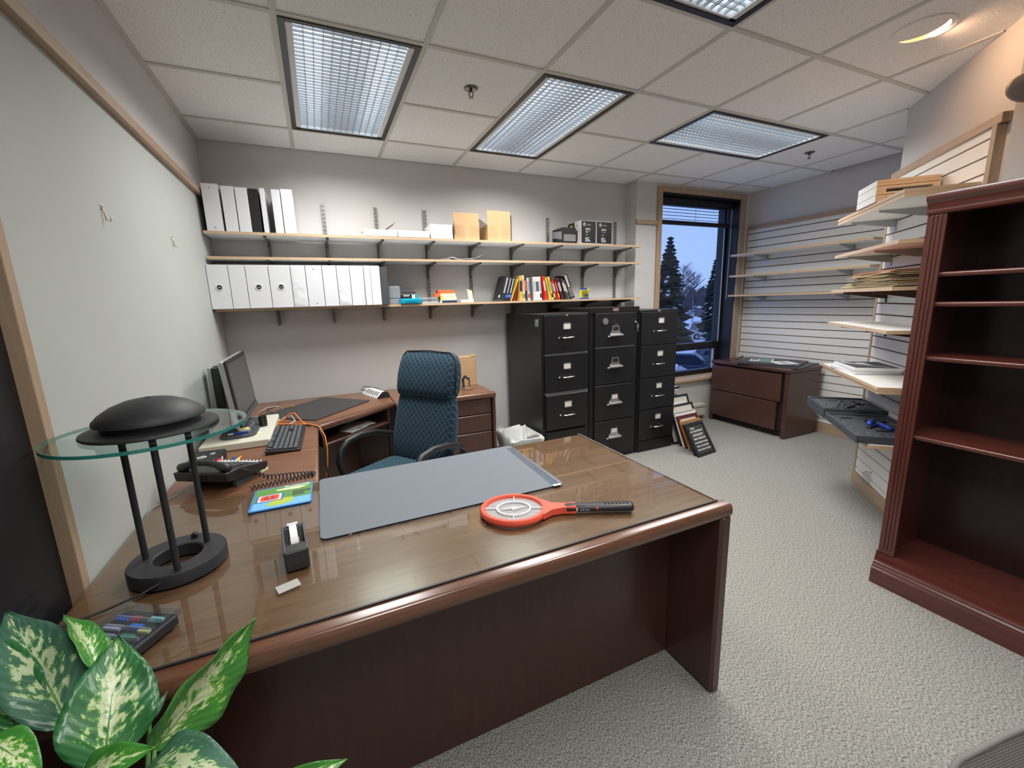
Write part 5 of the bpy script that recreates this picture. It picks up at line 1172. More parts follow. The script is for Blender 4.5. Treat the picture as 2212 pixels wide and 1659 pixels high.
# right
t = thing('filing_cabinet', 'four-drawer black filing cabinet nearest the window', 'filing cabinet', (3.468, -0.752, 0), 0, 'black filing cabinets')
cabinet_common(t, 0.450, 1.333, 0.67)
MB().box(-0.205, 0.215, -0.004, 0.005, 0.0, 0.105).build('plinth', M['cabinet'], t)
for k, (z0, z1) in enumerate(((1.018, 1.312), (0.715, 1.010), (0.415, 0.707), (0.118, 0.407))):
    dr = MB().cbox(-0.210, 0.216, -0.014, 0.006, z0, z1, 0.003).build('drawer', M['cabinet'], t)
    label_holder(t, 0.015, -0.014, z0 + (z1 - z0) * 0.74, dr, 0.072, 0.054); bow_handle(t, 0.01, -0.014, z0 + (z1 - z0) * 0.42, dr, 0.100)
MB().box(-0.009, 0.009, -0.003, 0.003, 1.319, 1.325).build('maker_plate', M['print_white'], t)

# ================================================================== wastebasket
t = thing('wastebasket', 'grey wastebasket with a white plastic liner beside the filing cabinets', 'wastebasket', (2.075, -0.66, 0))
def bsk(w, d, z, r=0.05): return [(x, y, z) for x, y in rrect(w, d, r, 4)]
MB().loft([bsk(0.20, 0.27, 0.0), bsk(0.27, 0.36, 0.34), bsk(0.262, 0.352, 0.34), bsk(0.195, 0.265, 0.01)], caps=False).box(-0.095, 0.095, -0.13, 0.13, 0.002, 0.01).build('bin', mat('grey_bin', (0.30, 0.30, 0.31), 0.5), t)
rnd = random.Random(3)
def wob(w, d, z, a, sd):
    rr = random.Random(sd); return [(x + rr.uniform(-a, a), y + rr.uniform(-a, a), z + rr.uniform(-a, a) * 1.4) for x, y in rrect(w, d, 0.06, 5)]
autosmooth(MB().loft([wob(0.262, 0.352, 0.22, 0.006, 1), wob(0.290, 0.38, 0.29, 0.008, 2), wob(0.305, 0.395, 0.345, 0.010, 3), wob(0.275, 0.365, 0.362, 0.010, 4), wob(0.245, 0.335, 0.335, 0.012, 5), wob(0.22, 0.30, 0.22, 0.022, 6), wob(0.12, 0.16, 0.12, 0.03, 7)], caps=False).build('liner', M['liner'], t), 70)
MB().quad((-0.06, -0.08, 0.12), (0.06, -0.08, 0.12), (0.06, 0.08, 0.13), (-0.06, 0.08, 0.12)).build('liner_base', M['liner'], t)

# ================================================================== picture frames leaning by the cabinet
def frame(label, cx, cy, w, h, b, lean_, rz, fm, inner, th=0.016, matte=None):
    t = thing('framed_picture', label, 'picture frame', (cx, cy, 0.0), rz, 'framed pictures leaning by the window')
    t.rotation_euler = (R(-lean_), 0, R(rz))
    t.rotation_euler = (Matrix.Rotation(R(rz), 4, 'Z') @ Matrix.Rotation(R(-lean_), 4, 'X')).to_euler()
    MB().box(-w / 2, w / 2, -th, 0, 0, b).box(-w / 2, w / 2, -th, 0, h - b, h).box(-w / 2, -w / 2 + b, -th, 0, b, h - b).box(w / 2 - b, w / 2, -th, 0, b, h - b).build('moulding', fm, t, bevel=0.002)
    MB().box(-w / 2 + b, w / 2 - b, -th * 0.45, -0.001, b, h - b).build('picture', inner, t)
    if matte:
        MB().box(-w / 2 + b + 0.035, w / 2 - b - 0.035, -th * 0.5, -th * 0.45, b + 0.045, h - b - 0.045).build('print', matte, t)
    return t
M['cherry_frame'] = mat('maroon_frame', (0.11, 0.018, 0.016), 0.35); M['oak_frame'] = wood('oak_frame', (0.42, 0.15, 0.03), (0.55, 0.22, 0.05), (1, 1, 12), 4, 0.4); M['mount'] = mat('cream_mount', (0.70, 0.67, 0.58), 0.7)
frame('largest black picture frame with cream mount at the back of the leaning group', 3.90, -0.73, 0.37, 0.475, 0.018, 22, 3, M['black'], M['mount'], matte=M['paper'])
frame('black picture frame with cream mount second from the back of the leaning group', 3.90, -0.80, 0.33, 0.405, 0.018, 23, 4, M['black'], M['mount'])
frame('plain white board between the black and maroon frames', 3.885, -0.845, 0.30, 0.345, 0.006, 24, 4, M['paper'], M['paper'])
frame('maroon picture frame with cream mount in the leaning group', 3.875, -0.88, 0.29, 0.318, 0.030, 25, 4, M['cherry_frame'], M['mount'])
frame('light oak picture frame behind the black plaque', 3.855, -0.935, 0.28, 0.285, 0.022, 27, 5, M['oak_frame'], M['mount'])
frame('plain black frame just behind the lettered plaque', 3.775, -1.055, 0.25, 0.30, 0.02, 31, 6, M['black'], M['black'])
t = frame('black plaque with white lettering about integrity, front of the leaning group', 3.775, -1.095, 0.262, 0.315, 0.026, 32, 7, M['black'], mat('plaque_field', (0.045, 0.05, 0.047), 0.4))
for s, z, sz in (('Ace', 0.262, 0.034), ('ACCOUNTABILITY', 0.230, 0.022), ('INTEGRITY', 0.193, 0.030), ('TEAM ORIENTED', 0.158, 0.023), ('CUSTOMER FOCUSED', 0.122, 0.019), ('WILL TO SUCCEED', 0.088, 0.020), ('YES WE CAN ATTITUDE', 0.055, 0.0175)):
    text(s, sz, M['print_white'], 'lettering', t, TR(-0.045 if s == 'Ace' else 0, -0.0085, z) @ RX(90), 0.0004, bold=0.0005)
# white sorter and boards behind the frames
t = thing('document_sorter', 'white upright document sorter with grey folders behind the frames', 'sorter', (3.93, -0.36, 0))
MB().cbox(-0.14, 0.13, 0.15, 0.17, 0, 0.50, 0.004).box(-0.14, -0.13, -0.10, 0.15, 0, 0.42).box(0.12, 0.13, -0.10, 0.15, 0, 0.42).box(-0.14, 0.13, -0.10, 0.17, 0.0, 0.012).build('body', M['white_gloss'], t)
MB().box(-0.14, 0.13, -0.10, -0.085, 0.47, 0.50).build('front_lip', M['white_gloss'], t)
MB().box(-0.14, 0.13, -0.10, 0.15, 0.485, 0.50).build('shelf', M['white_gloss'], t)
for k, (x, c) in enumerate(((-0.10, M['label']), (-0.065, M['dkgrey']), (-0.035, M['cream']), (0.0, M['grey']), (0.03, M['manila']), (0.07, M['label']))):
    MB().box(x, x + 0.012, -0.08, 0.14, 0.014, 0.36 - 0.02 * (k % 3)).build('folder', c, t)
t = thing('foam_board', 'thin pale board standing on edge against the filing cabinet', 'board', (3.722, -0.58, 0))
MB().box(-0.008, 0.004, -0.12, 0.34, 0, 0.62).build('board', M['white_matte'], t)

# ================================================================== lateral file by the slatted wall
t = thing('lateral_file', 'dark mahogany two-drawer lateral file below the slatted wall shelves', 'cabinet', (4.765, -0.715, 0))
autosmooth(slab([(-0.012, -0.455), (0.51, -0.455), (0.51, 0.455), (-0.012, 0.455)], 0.672, 0.713, 0.014).build('top', M['desk'], t), 50)
MB().cbox(0.0, 0.505, -0.450, -0.405, 0.0, 0.675, 0.006).build('end_panel', M['desk'], t)
MB().cbox(0.0, 0.505, 0.415, 0.450, 0.0, 0.675, 0.006).build('end_panel', M['desk'], t)
MB().box(0.03, 0.50, -0.405, 0.415, 0.075, 0.672).build('carcass', M['desk_dark'], t)
MB().box(0.06, 0.49, -0.405, 0.415, 0.0, 0.075).build('plinth', M['desk_dark'], t)
MB().cbox(-0.004, 0.022, -0.375, 0.448, 0.372, 0.655, 0.004).build('drawer', M['desk'], t)
MB().cbox(-0.006, 0.022, -0.345, 0.448, 0.075, 0.364, 0.004).build('drawer', M['desk'], t)
LT = 0.7135
t = thing('leather_blotter', 'black blotter lying lower on the lateral file', 'blotter', (5.02, -0.86, LT), 12)
MB().box(-0.24, 0.25, -0.30, 0.30, 0, 0.008).build('pad', M['mat_black'], t, bevel=0.001)
t = thing('leather_blotter', 'black blotter lying uppermost on the lateral file under the leaflets', 'blotter', (5.04, -0.80, LT + 0.0085), 20)
MB().box(-0.23, 0.24, -0.28, 0.29, 0, 0.010).build('pad', M['mat_black'], t, bevel=0.001)
t = thing('leaflet', 'green and white leaflet on the black blotter', 'leaflet', (5.03, -0.68, LT + 0.019), 30)
MB().box(-0.11, 0.11, -0.11, 0.11, 0, 0.0015).build('sheet', M['paper'], t)
MB().box(-0.10, 0.095, -0.095, 0.02, 0.0015, 0.0018).build('print', mat('green_print', (0.08, 0.33, 0.22), 0.5), t)
MB().box(-0.05, 0.10, 0.03, 0.10, 0.0015, 0.0018).build('print', M['grey'], t)
t = thing('leaflet', 'white leaflet lying nearer the room on the black blotter', 'leaflet', (5.02, -0.93, LT + 0.0195), 62)
MB().box(-0.11, 0.11, -0.10, 0.10, 0, 0.0012).build('sheet', M['paper'], t)
MB().box(-0.05, 0.06, -0.04, 0.04, 0.0012, 0.0015).build('print', M['silver'], t)
t = thing('framed_glass', 'brown framed glass standing at the window end of the lateral file', 'picture frame', (5.14, -0.335, LT), 28)
MB().box(-0.23, 0.17, -0.006, 0.006, 0, 0.012).build('moulding', M['desk'], t)
MB().box(-0.23, 0.17, -0.002, 0.002, 0.012, 0.09).build('glass', M['pane'], t)

# ================================================================== shelves on the right-hand slatted wall
def slat_shelf(label, Mx, u0, u1, depth, z, th, brackets, group, dark=False, bl=0.24, name='slatwall_shelf', bm=None):
    t = thing(name, label, 'shelf', Mx @ Vector(((u0 + u1) / 2, 0, z)), 0, group)
    t.matrix_world = Matrix.Translation(Mx @ Vector(((u0 + u1) / 2, 0, z)))
    L = Mx.copy(); L.translation = (0, 0, 0); w = (u1 - u0) / 2
    MB().box(-w, w, 0.014, depth - 0.002, 0, th, M=L).build('board', M['slat'], t)
    MB().box(-w, w, depth - 0.002, depth, 0, th, M=L).box(-w - 0.002, -w, 0.014, depth, 0, th, M=L).box(w, w + 0.002, 0.014, depth, 0, th, M=L).build('edge_band', M['maple_h'], t)
    for ub in brackets:
        x = ub - (u0 + u1) / 2
        pr = [(0.014, 0.0), (bl, 0.0), (bl, -0.010), (0.06, -0.045), (0.014, -0.050)]
        MB().loft([[(xx, n, zz) for n, zz in pr] for xx in (x - 0.005, x + 0.005)], M=L).box(x - 0.011, x + 0.011, 0.012, 0.018, -0.075, 0.0, M=L).build('bracket', bm or M['silver'], t)
    return t
G1 = 'shelves on the slatted wall by the window'
slat_shelf('empty shelf, uppermost of three on the slatted wall by the window', RM, 0.0, 1.40, 0.285, 1.880, 0.020, (0.26, 1.12), G1)
slat_shelf('empty shelf, middle of three on the slatted wall by the window', RM, 0.0, 1.40, 0.285, 1.648, 0.020, (0.26, 1.12), G1)
slat_shelf('empty shelf, lowest of three on the slatted wall by the window', RM, 0.0, 1.50, 0.285, 1.427, 0.020, (0.26, 1.12), G1)
# ---- shelves on the diagonal slatted wall
G2 = 'shelves on the angled slatted wall'
M['bronze'] = mat('bronze_bracket', (0.06, 0.030, 0.020), 0.4, 0.5)
SB = (0.10, 0.52)
slat_shelf('double shelf board under white drawer fronts, highest on the angled wall', DM, 0.03, 0.955, 0.302, 1.898, 0.019, (0.14, 0.56), G2, bl=0.26)
t = thing('shelf_board', 'loose maple-edged board stacked on the highest angled wall shelf', 'board', DM @ Vector((0.49, 0.0, 1.9175)))
LM = DM.copy(); LM.translation = (0, 0, 0)
MB().box(-0.46, 0.465, 0.016, 0.303, 0, 0.018, M=LM).build('board', M['slat'], t)
MB().box(-0.46, 0.465, 0.303, 0.305, 0, 0.018, M=LM).box(-0.462, -0.46, 0.016, 0.305, 0, 0.018, M=LM).box(0.465, 0.467, 0.016, 0.305, 0, 0.018, M=LM).build('edge_band', M['maple_h'], t)
# stack of white boards with maple ends and open slots
z = 1.9365
for k, (hh, lb) in enumerate(((0.038, 'lowest white board with a slot in the stack on the angled wall shelf'), (0.046, 'middle white board with a dark slot in the stack on the angled wall shelf'), (0.034, 'topmost white maple-edged board in the stack on the angled wall shelf'))):
    t = thing('slotted_board', lb, 'board', DM @ Vector((0.5025, 0.0, z)), 0, 'stacked white boards')
    w = 0.1325; d0, d1 = 0.03, 0.312; hb = hh - 0.003
    if k < 2:
        MB().box(-w, w, d0, d1, 0, 0.012, M=LM).box(-w, w, d0, d1, hb - 0.012, hb, M=LM).box(-w, w, d1 - 0.045, d1, 0.012, hb - 0.012, M=LM).box(-w, w, d0, d0 + 0.03, 0.012, hb - 0.012, M=LM).build('body', M['slat'], t)
        MB().box(w, w + 0.002, d0, d1, 0, 0.012, M=LM).box(w, w + 0.002, d0, d1, hb - 0.012, hb, M=LM).box(w, w + 0.002, d1 - 0.045, d1, 0.012, hb - 0.012, M=LM).box(w, w + 0.002, d0, d0 + 0.03, 0.012, hb - 0.012, M=LM).build('edge_band', M['maple_h'], t)
        MB().box(-w + 0.01, -w + 0.02, d0 + 0.03, d1 - 0.045, 0.012, hb - 0.012, M=LM).build('slot_back', M['slat_core'], t)
    else:
        MB().box(-w, w, d0, d1, 0, hb, M=LM).build('body', M['slat'], t)
        MB().box(w, w + 0.002, d0, d1, 0, 0.015, M=LM).box(w, w + 0.002, d0, d1, 0.017, hb, M=LM).build('edge_band', M['maple_h'], t)
    z += hh
slat_shelf('bare shelf second from the top on the angled wall', DM, 0.03, 0.955, 0.300, 1.674, 0.019, (0.14, 0.56), G2, bl=0.26)
slat_shelf('shelf carrying manila folders on the angled wall', DM, 0.03, 0.955, 0.300, 1.437, 0.019, (0.14, 0.62), G2, bl=0.26, bm=M['bronze'])
slat_shelf('bare shelf below the manila folders on the angled wall', DM, 0.03, 0.955, 0.300, 1.210, 0.019, (0.20, 0.62), G2, bl=0.27, bm=M['bronze'])
slat_shelf('shelf under a loose board and binders on the angled wall', DM, 0.03, 0.955, 0.300, 0.884, 0.019, (0.20, 0.62), G2, bl=0.27, bm=M['bronze'])
t = thing('shelf_board', 'loose maple-edged board under the white binders on the angled wall', 'board', DM @ Vector((0.49, 0.0, 0.9035)))
MB().box(-0.46, 0.465, 0.016, 0.304, 0, 0.018, M=LM).build('board', M['slat'], t)
MB().box(-0.46, 0.465, 0.304, 0.306, 0, 0.018, M=LM).box(-0.462, -0.46, 0.016, 0.306, 0, 0.018, M=LM).box(0.465, 0.467, 0.016, 0.306, 0, 0.018, M=LM).build('edge_band', M['maple_h'], t)
slat_shelf('lowest shelf carrying open tool cases on the angled wall', DM, 0.03, 0.955, 0.305, 0.572, 0.020, (0.24, 0.62), G2, bl=0.27, bm=M['bronze'])
# binders lying on the fifth shelf
zz = 0.922
for k, (du, dn, hgt, lb) in enumerate(((0.0, 0.0, 0.022, 'lower white presentation folder lying on the angled wall shelf'), (0.012, -0.006, 0.020, 'upper grey and white presentation folder lying on the angled wall shelf'))):
    t = thing('presentation_folder', lb, 'folder', DM @ Vector((0.365 + du, 0.165 + dn, zz)), 0, 'folders lying on the shelf')
    LR = LM @ RZ(-8 + 5 * k)
    MB().cbox(-0.155, 0.155, -0.13, 0.13, 0, hgt, 0.003, M=LR).build('body', M['white_gloss'], t)
    if k:
        MB().box(-0.14, 0.145, -0.115, 0.115, hgt, hgt + 0.001, M=LR).build('cover_panel', M['dkgrey'], t)
        MB().add([(-0.13, 0.10, hgt + 0.0014), (-0.09, 0.105, hgt + 0.0014), (0.13, -0.06, hgt + 0.0014), (0.13, -0.085, hgt + 0.0014)], [(0, 1, 2, 3)], LR).add([(-0.09, 0.02, hgt + 0.0014), (-0.05, 0.06, hgt + 0.0014), (0.05, -0.02, hgt + 0.0014), (-0.09, -0.02, hgt + 0.0014)], [(0, 1, 2, 3)], LR).build('cover_print', M['print_white'], t)
    zz += hgt + 0.0005
# manila folders
rnd = random.Random(11); zz = 1.4562
adj = ['lowest', 'second', 'third', 'fourth', 'fifth', 'sixth', 'seventh', 'eighth', 'ninth', 'topmost']
for k in range(10):
    hgt = [0.010, 0.007, 0.011, 0.009, 0.008, 0.011, 0.008, 0.009, 0.008, 0.007][k]
    lb = {0: 'lowest manila folder in the pile on the angled wall shelf', 9: 'orange topped folder, topmost in the manila pile'}.get(k, adj[k] + ' manila folder from the bottom of the pile on the angled wall shelf')
    t = thing('manila_folder', lb, 'folder', DM @ Vector((0.62 + rnd.uniform(-0.03, 0.03), 0.15, zz)), 0, 'manila folders in a pile')
    LR = LM @ RZ(rnd.uniform(-6, 6)); w = 0.30 - 0.01 * (k % 3)
    mm = M['manila'] if k != 9 else mat('salmon_folder', (0.72, 0.34, 0.20), 0.8)
    bend = 0.010
    MB().loft([[(x, y, zb_ - bend * (1 if abs(x) > w * 0.9 else 0) * 0.5 + dz) for x, y in ((-w, -0.125), (w, -0.125), (w, 0.14), (-w, 0.14))] for zb_, dz in ((0.004, 0.0), (0.004, 0.0018))], M=LR).build('back_leaf', mm, t)
    MB().box(-w * 0.9, w * 0.92, -0.11, 0.12, 0.003, hgt - 0.001, M=LR).build('papers', M['paper'], t)
    MB().box(-w, w, -0.125, 0.13, hgt - 0.0012, hgt, M=LR).build('front_leaf', mm, t)
    zz += hgt + 0.0004
for k in range(4):
    t = thing('hanging_folder', ['lowest', 'second lowest', 'second highest', 'highest'][k] + ' green-grey folder sticking out left of the manila pile', 'folder', DM @ Vector((0.24 + 0.02 * k, 0.14, 1.4563 + 0.009 * k)), 0, 'folders beside the manila pile')
    LR = LM @ RZ(-9 + 5 * k)
    MB().box(-0.12, 0.07, -0.11, 0.13, 0, 0.006, M=LR).build('leaf', mat('olive_folder', lin(*((110, 116, 96), (196, 178, 128), (150, 148, 128), (206, 190, 140))[k]), 0.8), t)
    MB().box(-0.125, -0.09, 0.02, 0.08, 0.006, 0.0075, M=LR).build('tab', M['manila'], t)
# open tool cases
def tool_case(label, u0, u1, n1, z, hgt, blue):
    t = thing('tool_case', label, 'tool case', DM @ Vector(((u0 + u1) / 2, 0, z)), 0, 'open tool cases')
    w = (u1 - u0) / 2
    MB().box(-w, w, 0.02, n1, 0, 0.01, M=LM).box(-w, w, 0.02, 0.032, 0.01, hgt, M=LM).box(-w, w, n1 - 0.012, n1, 0.01, hgt, M=LM).box(-w, -w + 0.012, 0.032, n1 - 0.012, 0.01, hgt, M=LM).box(w - 0.012, w, 0.032, n1 - 0.012, 0.01, hgt, M=LM).build('shell', M['case'], t, bevel=0.004)
    MB().box(-w + 0.012, w - 0.012, 0.032, n1 - 0.012, 0.01, hgt - 0.014, M=LM).build('insert', M['dkgrey'], t)
    rr = random.Random(label); zt_ = hgt - 0.014
    for k in range(14):
        x, y = rr.uniform(-w + 0.03, w - 0.05), 0.05 + (n1 - 0.1) * rr.random(); a = rr.choice((0, 0, 90, 30))
        MB().cyl(0.004, -0.03, 0.03, 8, M=LM @ TR(x, y, zt_ + 0.003) @ RZ(a) @ RY(90)).build('driver_bit', M['chrome'] if k % 3 else M['black'], t)
    for k in range(8):
        x = -w + 0.04 + k * (2 * w - 0.08) / 8
        MB().cyl(0.0085, zt_ - 0.002, zt_ + 0.007, 10, M=LM @ TR(x, n1 - 0.035 - 0.008 * (k % 2), 0)).build('socket', M['chrome'], t)
    for k in range(3):
        MB().cbox(-0.05, 0.05, -0.012, 0.012, 0, 0.012, 0.003, M=LM @ TR(-w + 0.12 + k * 0.08, 0.10 + 0.05 * k, zt_) @ RZ(20 * k)).build('tool', M['black'], t)
    if blue:
        MB().tube([(-0.09, 0, 0.012), (-0.03, 0.004, 0.016), (0.03, 0, 0.014)], 0.014, 10, M=LM @ TR(-0.02, 0.20, zt_) @ RZ(25)).build('plier_handle', M['blue'], t, smooth=True)
        MB().tube([(-0.09, 0, 0.012), (-0.03, 0.004, 0.016), (0.03, 0, 0.014)], 0.013, 10, M=LM @ TR(0.06, 0.14, zt_) @ RZ(-10)).build('plier_handle', M['blue'], t, smooth=True)
    else:
        MB().tube([(-w - 0.002, n1 - 0.10, hgt * 0.55), (-w - 0.03, n1 - 0.09, hgt * 0.55), (-w - 0.03, n1 - 0.22, hgt * 0.55), (-w - 0.002, n1 - 0.21, hgt * 0.55)], 0.008, 8, M=LM).build('handle', M['case'], t, smooth=True)
        for y in (n1 - 0.06, n1 - 0.25): MB().cbox(-w - 0.012, -w, y - 0.018, y + 0.018, 0.01, hgt - 0.008, 0.003, M=LM).build('latch', M['silver'], t)
tool_case('open slate tool case with latches at the corner of the angled wall', 0.012, 0.395, 0.372, 0.5925, 0.072, False)
tool_case('open slate tool case with blue pliers nearer the dark bookcase', 0.402, 0.94, 0.365, 0.5925, 0.046, True)
# knob and bag on the slat wall
t = thing('wall_hook', 'chrome key hook holding crumpled plastic low on the angled slatted wall', 'hook', DM @ Vector((0.27, 0.02, 0.155)))
MB().tube([(0, -0.008, 0.03), (0, 0.03, 0.035), (0, 0.04, 0.02)], 0.004, 8, M=LM).build('hook', M['chrome'], t, smooth=True)
vs = []; rr = random.Random(8)
autosmooth(MB().loft([[(s * math.cos(a) + rr.uniform(-.008, .008), 0.022 + s * 0.5 * math.sin(a), zq + rr.uniform(-.008, .008)) for a in [2 * math.pi * q / 9 for q in range(9)]] for s, zq in ((0.006, 0.035), (0.022, 0.02), (0.03, -0.01), (0.036, -0.035), (0.02, -0.052))], M=LM).build('plastic_wrap', M['clear'], t), 80)
t = thing('wall_button', 'small round white knob on the corner of the angled wall', 'knob', DM @ Vector((-0.018, 0.0, 0.80)))
MB().lathe([(0.006, 0), (0.006, 0.012), (0.013, 0.018), (0.011, 0.027), (0.003, 0.029)], 16, M=RZ(0) @ RY(0) @ Matrix.Rotation(R(90), 4, 'X')).build('knob', M['label'], t, smooth=True)

# ================================================================== bookcase
t = thing('bookcase', 'tall dark cherry bookcase with empty shelves at the right edge', 'bookcase', (3.05, -2.75, 0))
# local: x = depth (0 front), y from 0 (left side) to -0.915
BW = 0.915; BH = 1.829; BD = 0.325
MB().box(0.015, BD, -0.022, 0.0, 0.05, BH - 0.03).build('side', M['cherry'], t)
MB().box(0.015, BD, -BW, -BW + 0.022, 0.05, BH - 0.03).build('side', M['cherry'], t)
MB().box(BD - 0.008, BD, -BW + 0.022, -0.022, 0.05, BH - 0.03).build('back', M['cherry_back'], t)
def stile(y0, y1):
    m = MB(); w = y1 - y0
    m.box(0.006, 0.024, y0, y1, 0.165, BH - 0.075)
    for q in range(3):
        yc = y0 + w * (0.28 + 0.22 * q); m.box(0.001, 0.008, yc - 0.0045, yc + 0.0045, 0.19, BH - 0.085)
    return m
stile(-0.062, 0.002).build('fluted_stile', M['cherry'], t, bevel=0.002)
stile(-BW - 0.002, -BW + 0.062).build('fluted_stile', M['cherry'], t, bevel=0.002)
mold = [(0.012, BH - 0.085), (0.0, BH - 0.080), (-0.004, BH - 0.070), (0.000, BH - 0.062), (-0.003, BH - 0.045), (-0.014, BH - 0.030), (-0.022, BH - 0.022), (-0.022, BH - 0.004), (-0.020, BH), (BD, BH), (BD, BH - 0.03), (0.012, BH - 0.03)]
autosmooth(MB().loft([[(x, y, z) for x, z in mold] for y in (0.003, -BW - 0.003)]).build('crown', M['cherry_edge'], t), 30)
bm_ = [(0.012, 0.0), (-0.018, 0.0), (-0.018, 0.078), (-0.012, 0.086), (-0.012, 0.094), (-0.006, 0.100), (-0.006, 0.110), (0.0, 0.116), (0.004, 0.128), (0.012, 0.165), (0.02, 0.165), (0.02, 0.0)]
autosmooth(MB().loft([[(x, y, z) for x, z in bm_] for y in (0.010, -BW - 0.010)]).build('plinth', M['cherry_edge'], t), 30)
MB().box(0.014, BD, -BW, 0.0, 0.13, 0.160).build('bottom_board', M['cherry'], t)
for z in (1.488, 1.362, 1.126, 0.760):
    s = MB(); pr = [(0.030, z)] + [(0.036 - 0.008 * math.sin(R(q)) - 0.008, z + 0.011 - 0.011 * math.cos(R(q))) for q in range(0, 181, 30)] + [(BD - 0.008, z + 0.022), (BD - 0.008, z)]
    s.loft([[(x, y, zz_) for x, zz_ in pr] for y in (-0.024, -BW + 0.024)]); autosmooth(s.build('shelf', M['cherry_edge'], t), 40)
t = thing('power_cable', 'thin dark cord lying along the top of the cherry bookcase', 'cord', (0, 0, BH))
MB().tube([(3.10, -2.77, 0.008), (3.22, -2.86, 0.02), (3.30, -2.98, 0.03), (3.34, -3.2, 0.006)], 0.004, 6).build('wire', M['black'], t, smooth=True)

# ================================================================== hooks on the left wall
for k, (y, z, lb) in enumerate(((-1.782, 1.775, 'brass picture hook on the left wall panel nearer the viewer'), (-0.998, 1.787, 'wire picture hook on the left wall panel nearer the binders'))):
    t = thing('wall_hook', lb, 'hook', (0.002, y, z), 0, 'hooks on the left wall')
    MB().box(0, 0.002, -0.008, 0.008, 0.012, 0.030).build('plate', M['label'], t)
    MB().tube([(0.003, 0, 0.022), (0.006, 0.002, 0.0), (0.008, 0.004, -0.022), (0.018, 0.006, -0.026), (0.022, 0.006, -0.010)], 0.0022, 6).build('hook', mat('hook_brass', (0.55, 0.48, 0.32), 0.35, 0.7), t, smooth=True)
    MB().cyl(0.003, 0, 0.004, 8, M=TR(0.002, 0, 0.024) @ RY(90)).build('nail', M['chrome'], t)

# ================================================================== mesh-backed guest chair at the lower right corner
t = thing('mesh_chair', 'grey mesh-backed chair cut off by the lower right corner', 'chair', (1.585, -3.89, 0), 170)
arc = [(-0.25, 0.60), (-0.25, 0.68), (-0.240, 0.722), (-0.205, 0.746), (-0.10, 0.754), (0, 0.756), (0.10, 0.754), (0.205, 0.746), (0.240, 0.722), (0.25, 0.68), (0.25, 0.60)]
by = lambda z: -0.27 - (z - 0.45) * 0.14
full = [(-0.20, 0.44)] + arc + [(0.20, 0.44)]
M['mesh_grey'] = mat('taupe_mesh', (0.17, 0.152, 0.145), 0.8)
MB().tube([(x, by(z), z) for x, z in full] + [(-0.20, by(0.44), 0.44)], 0.0045, 8).build('back_frame', M['mesh_grey'], t, smooth=True)
mm = MB()
def hw_(z): return 0.2 + 0.05 * min(1, (z - 0.44) / 0.16) if z < 0.68 else 0.25 * max(0.0, 1 - ((z - 0.68) / 0.076) ** 3) ** 0.34
for k in range(60):
    z = 0.45 + k * 0.0051; h_ = hw_(min(z, 0.7555))
    if h_ > 0.01: mm.box(-h_, h_, by(z) - 0.001, by(z) + 0.001, z - 0.0013, z + 0.0013)
for k in range(-45, 46):
    x = k * 0.0054; zt2 = 0.68 + 0.076 * max(0.0, 1 - (abs(x) / 0.25) ** 3) ** 0.34; m0 = 0.45
    mm.add([(x - 0.0012, by(m0), m0), (x + 0.0012, by(m0), m0), (x + 0.0012, by(zt2), zt2), (x - 0.0012, by(zt2), zt2)], [(0, 1, 2, 3)])
mo = mm.build('mesh_back', M['mesh_grey'], t); mo['kind'] = 'stuff'
autosmooth(MB().loft(cushion_rings([(0.40, 0.44, -0.22, 0.22, 0.06), (0.43, 0.48, -0.24, 0.24, 0.08), (0.46, 0.46, -0.23, 0.23, 0.08)])).build('seat', M['mesh_grey'], t), 60)
for sx in (-1, 1):
    for sy in (-1, 1): MB().tube([(sx * 0.20, sy * 0.19, 0.41), (sx * 0.23, sy * 0.24, 0.0)], 0.012, 8).build('leg', M['black'], t)
    MB().tube([(sx * 0.20, -0.20, 0.41), (sx * 0.20, by(0.44), 0.44)], 0.012, 8).build('back_bracket', M['black'], t)

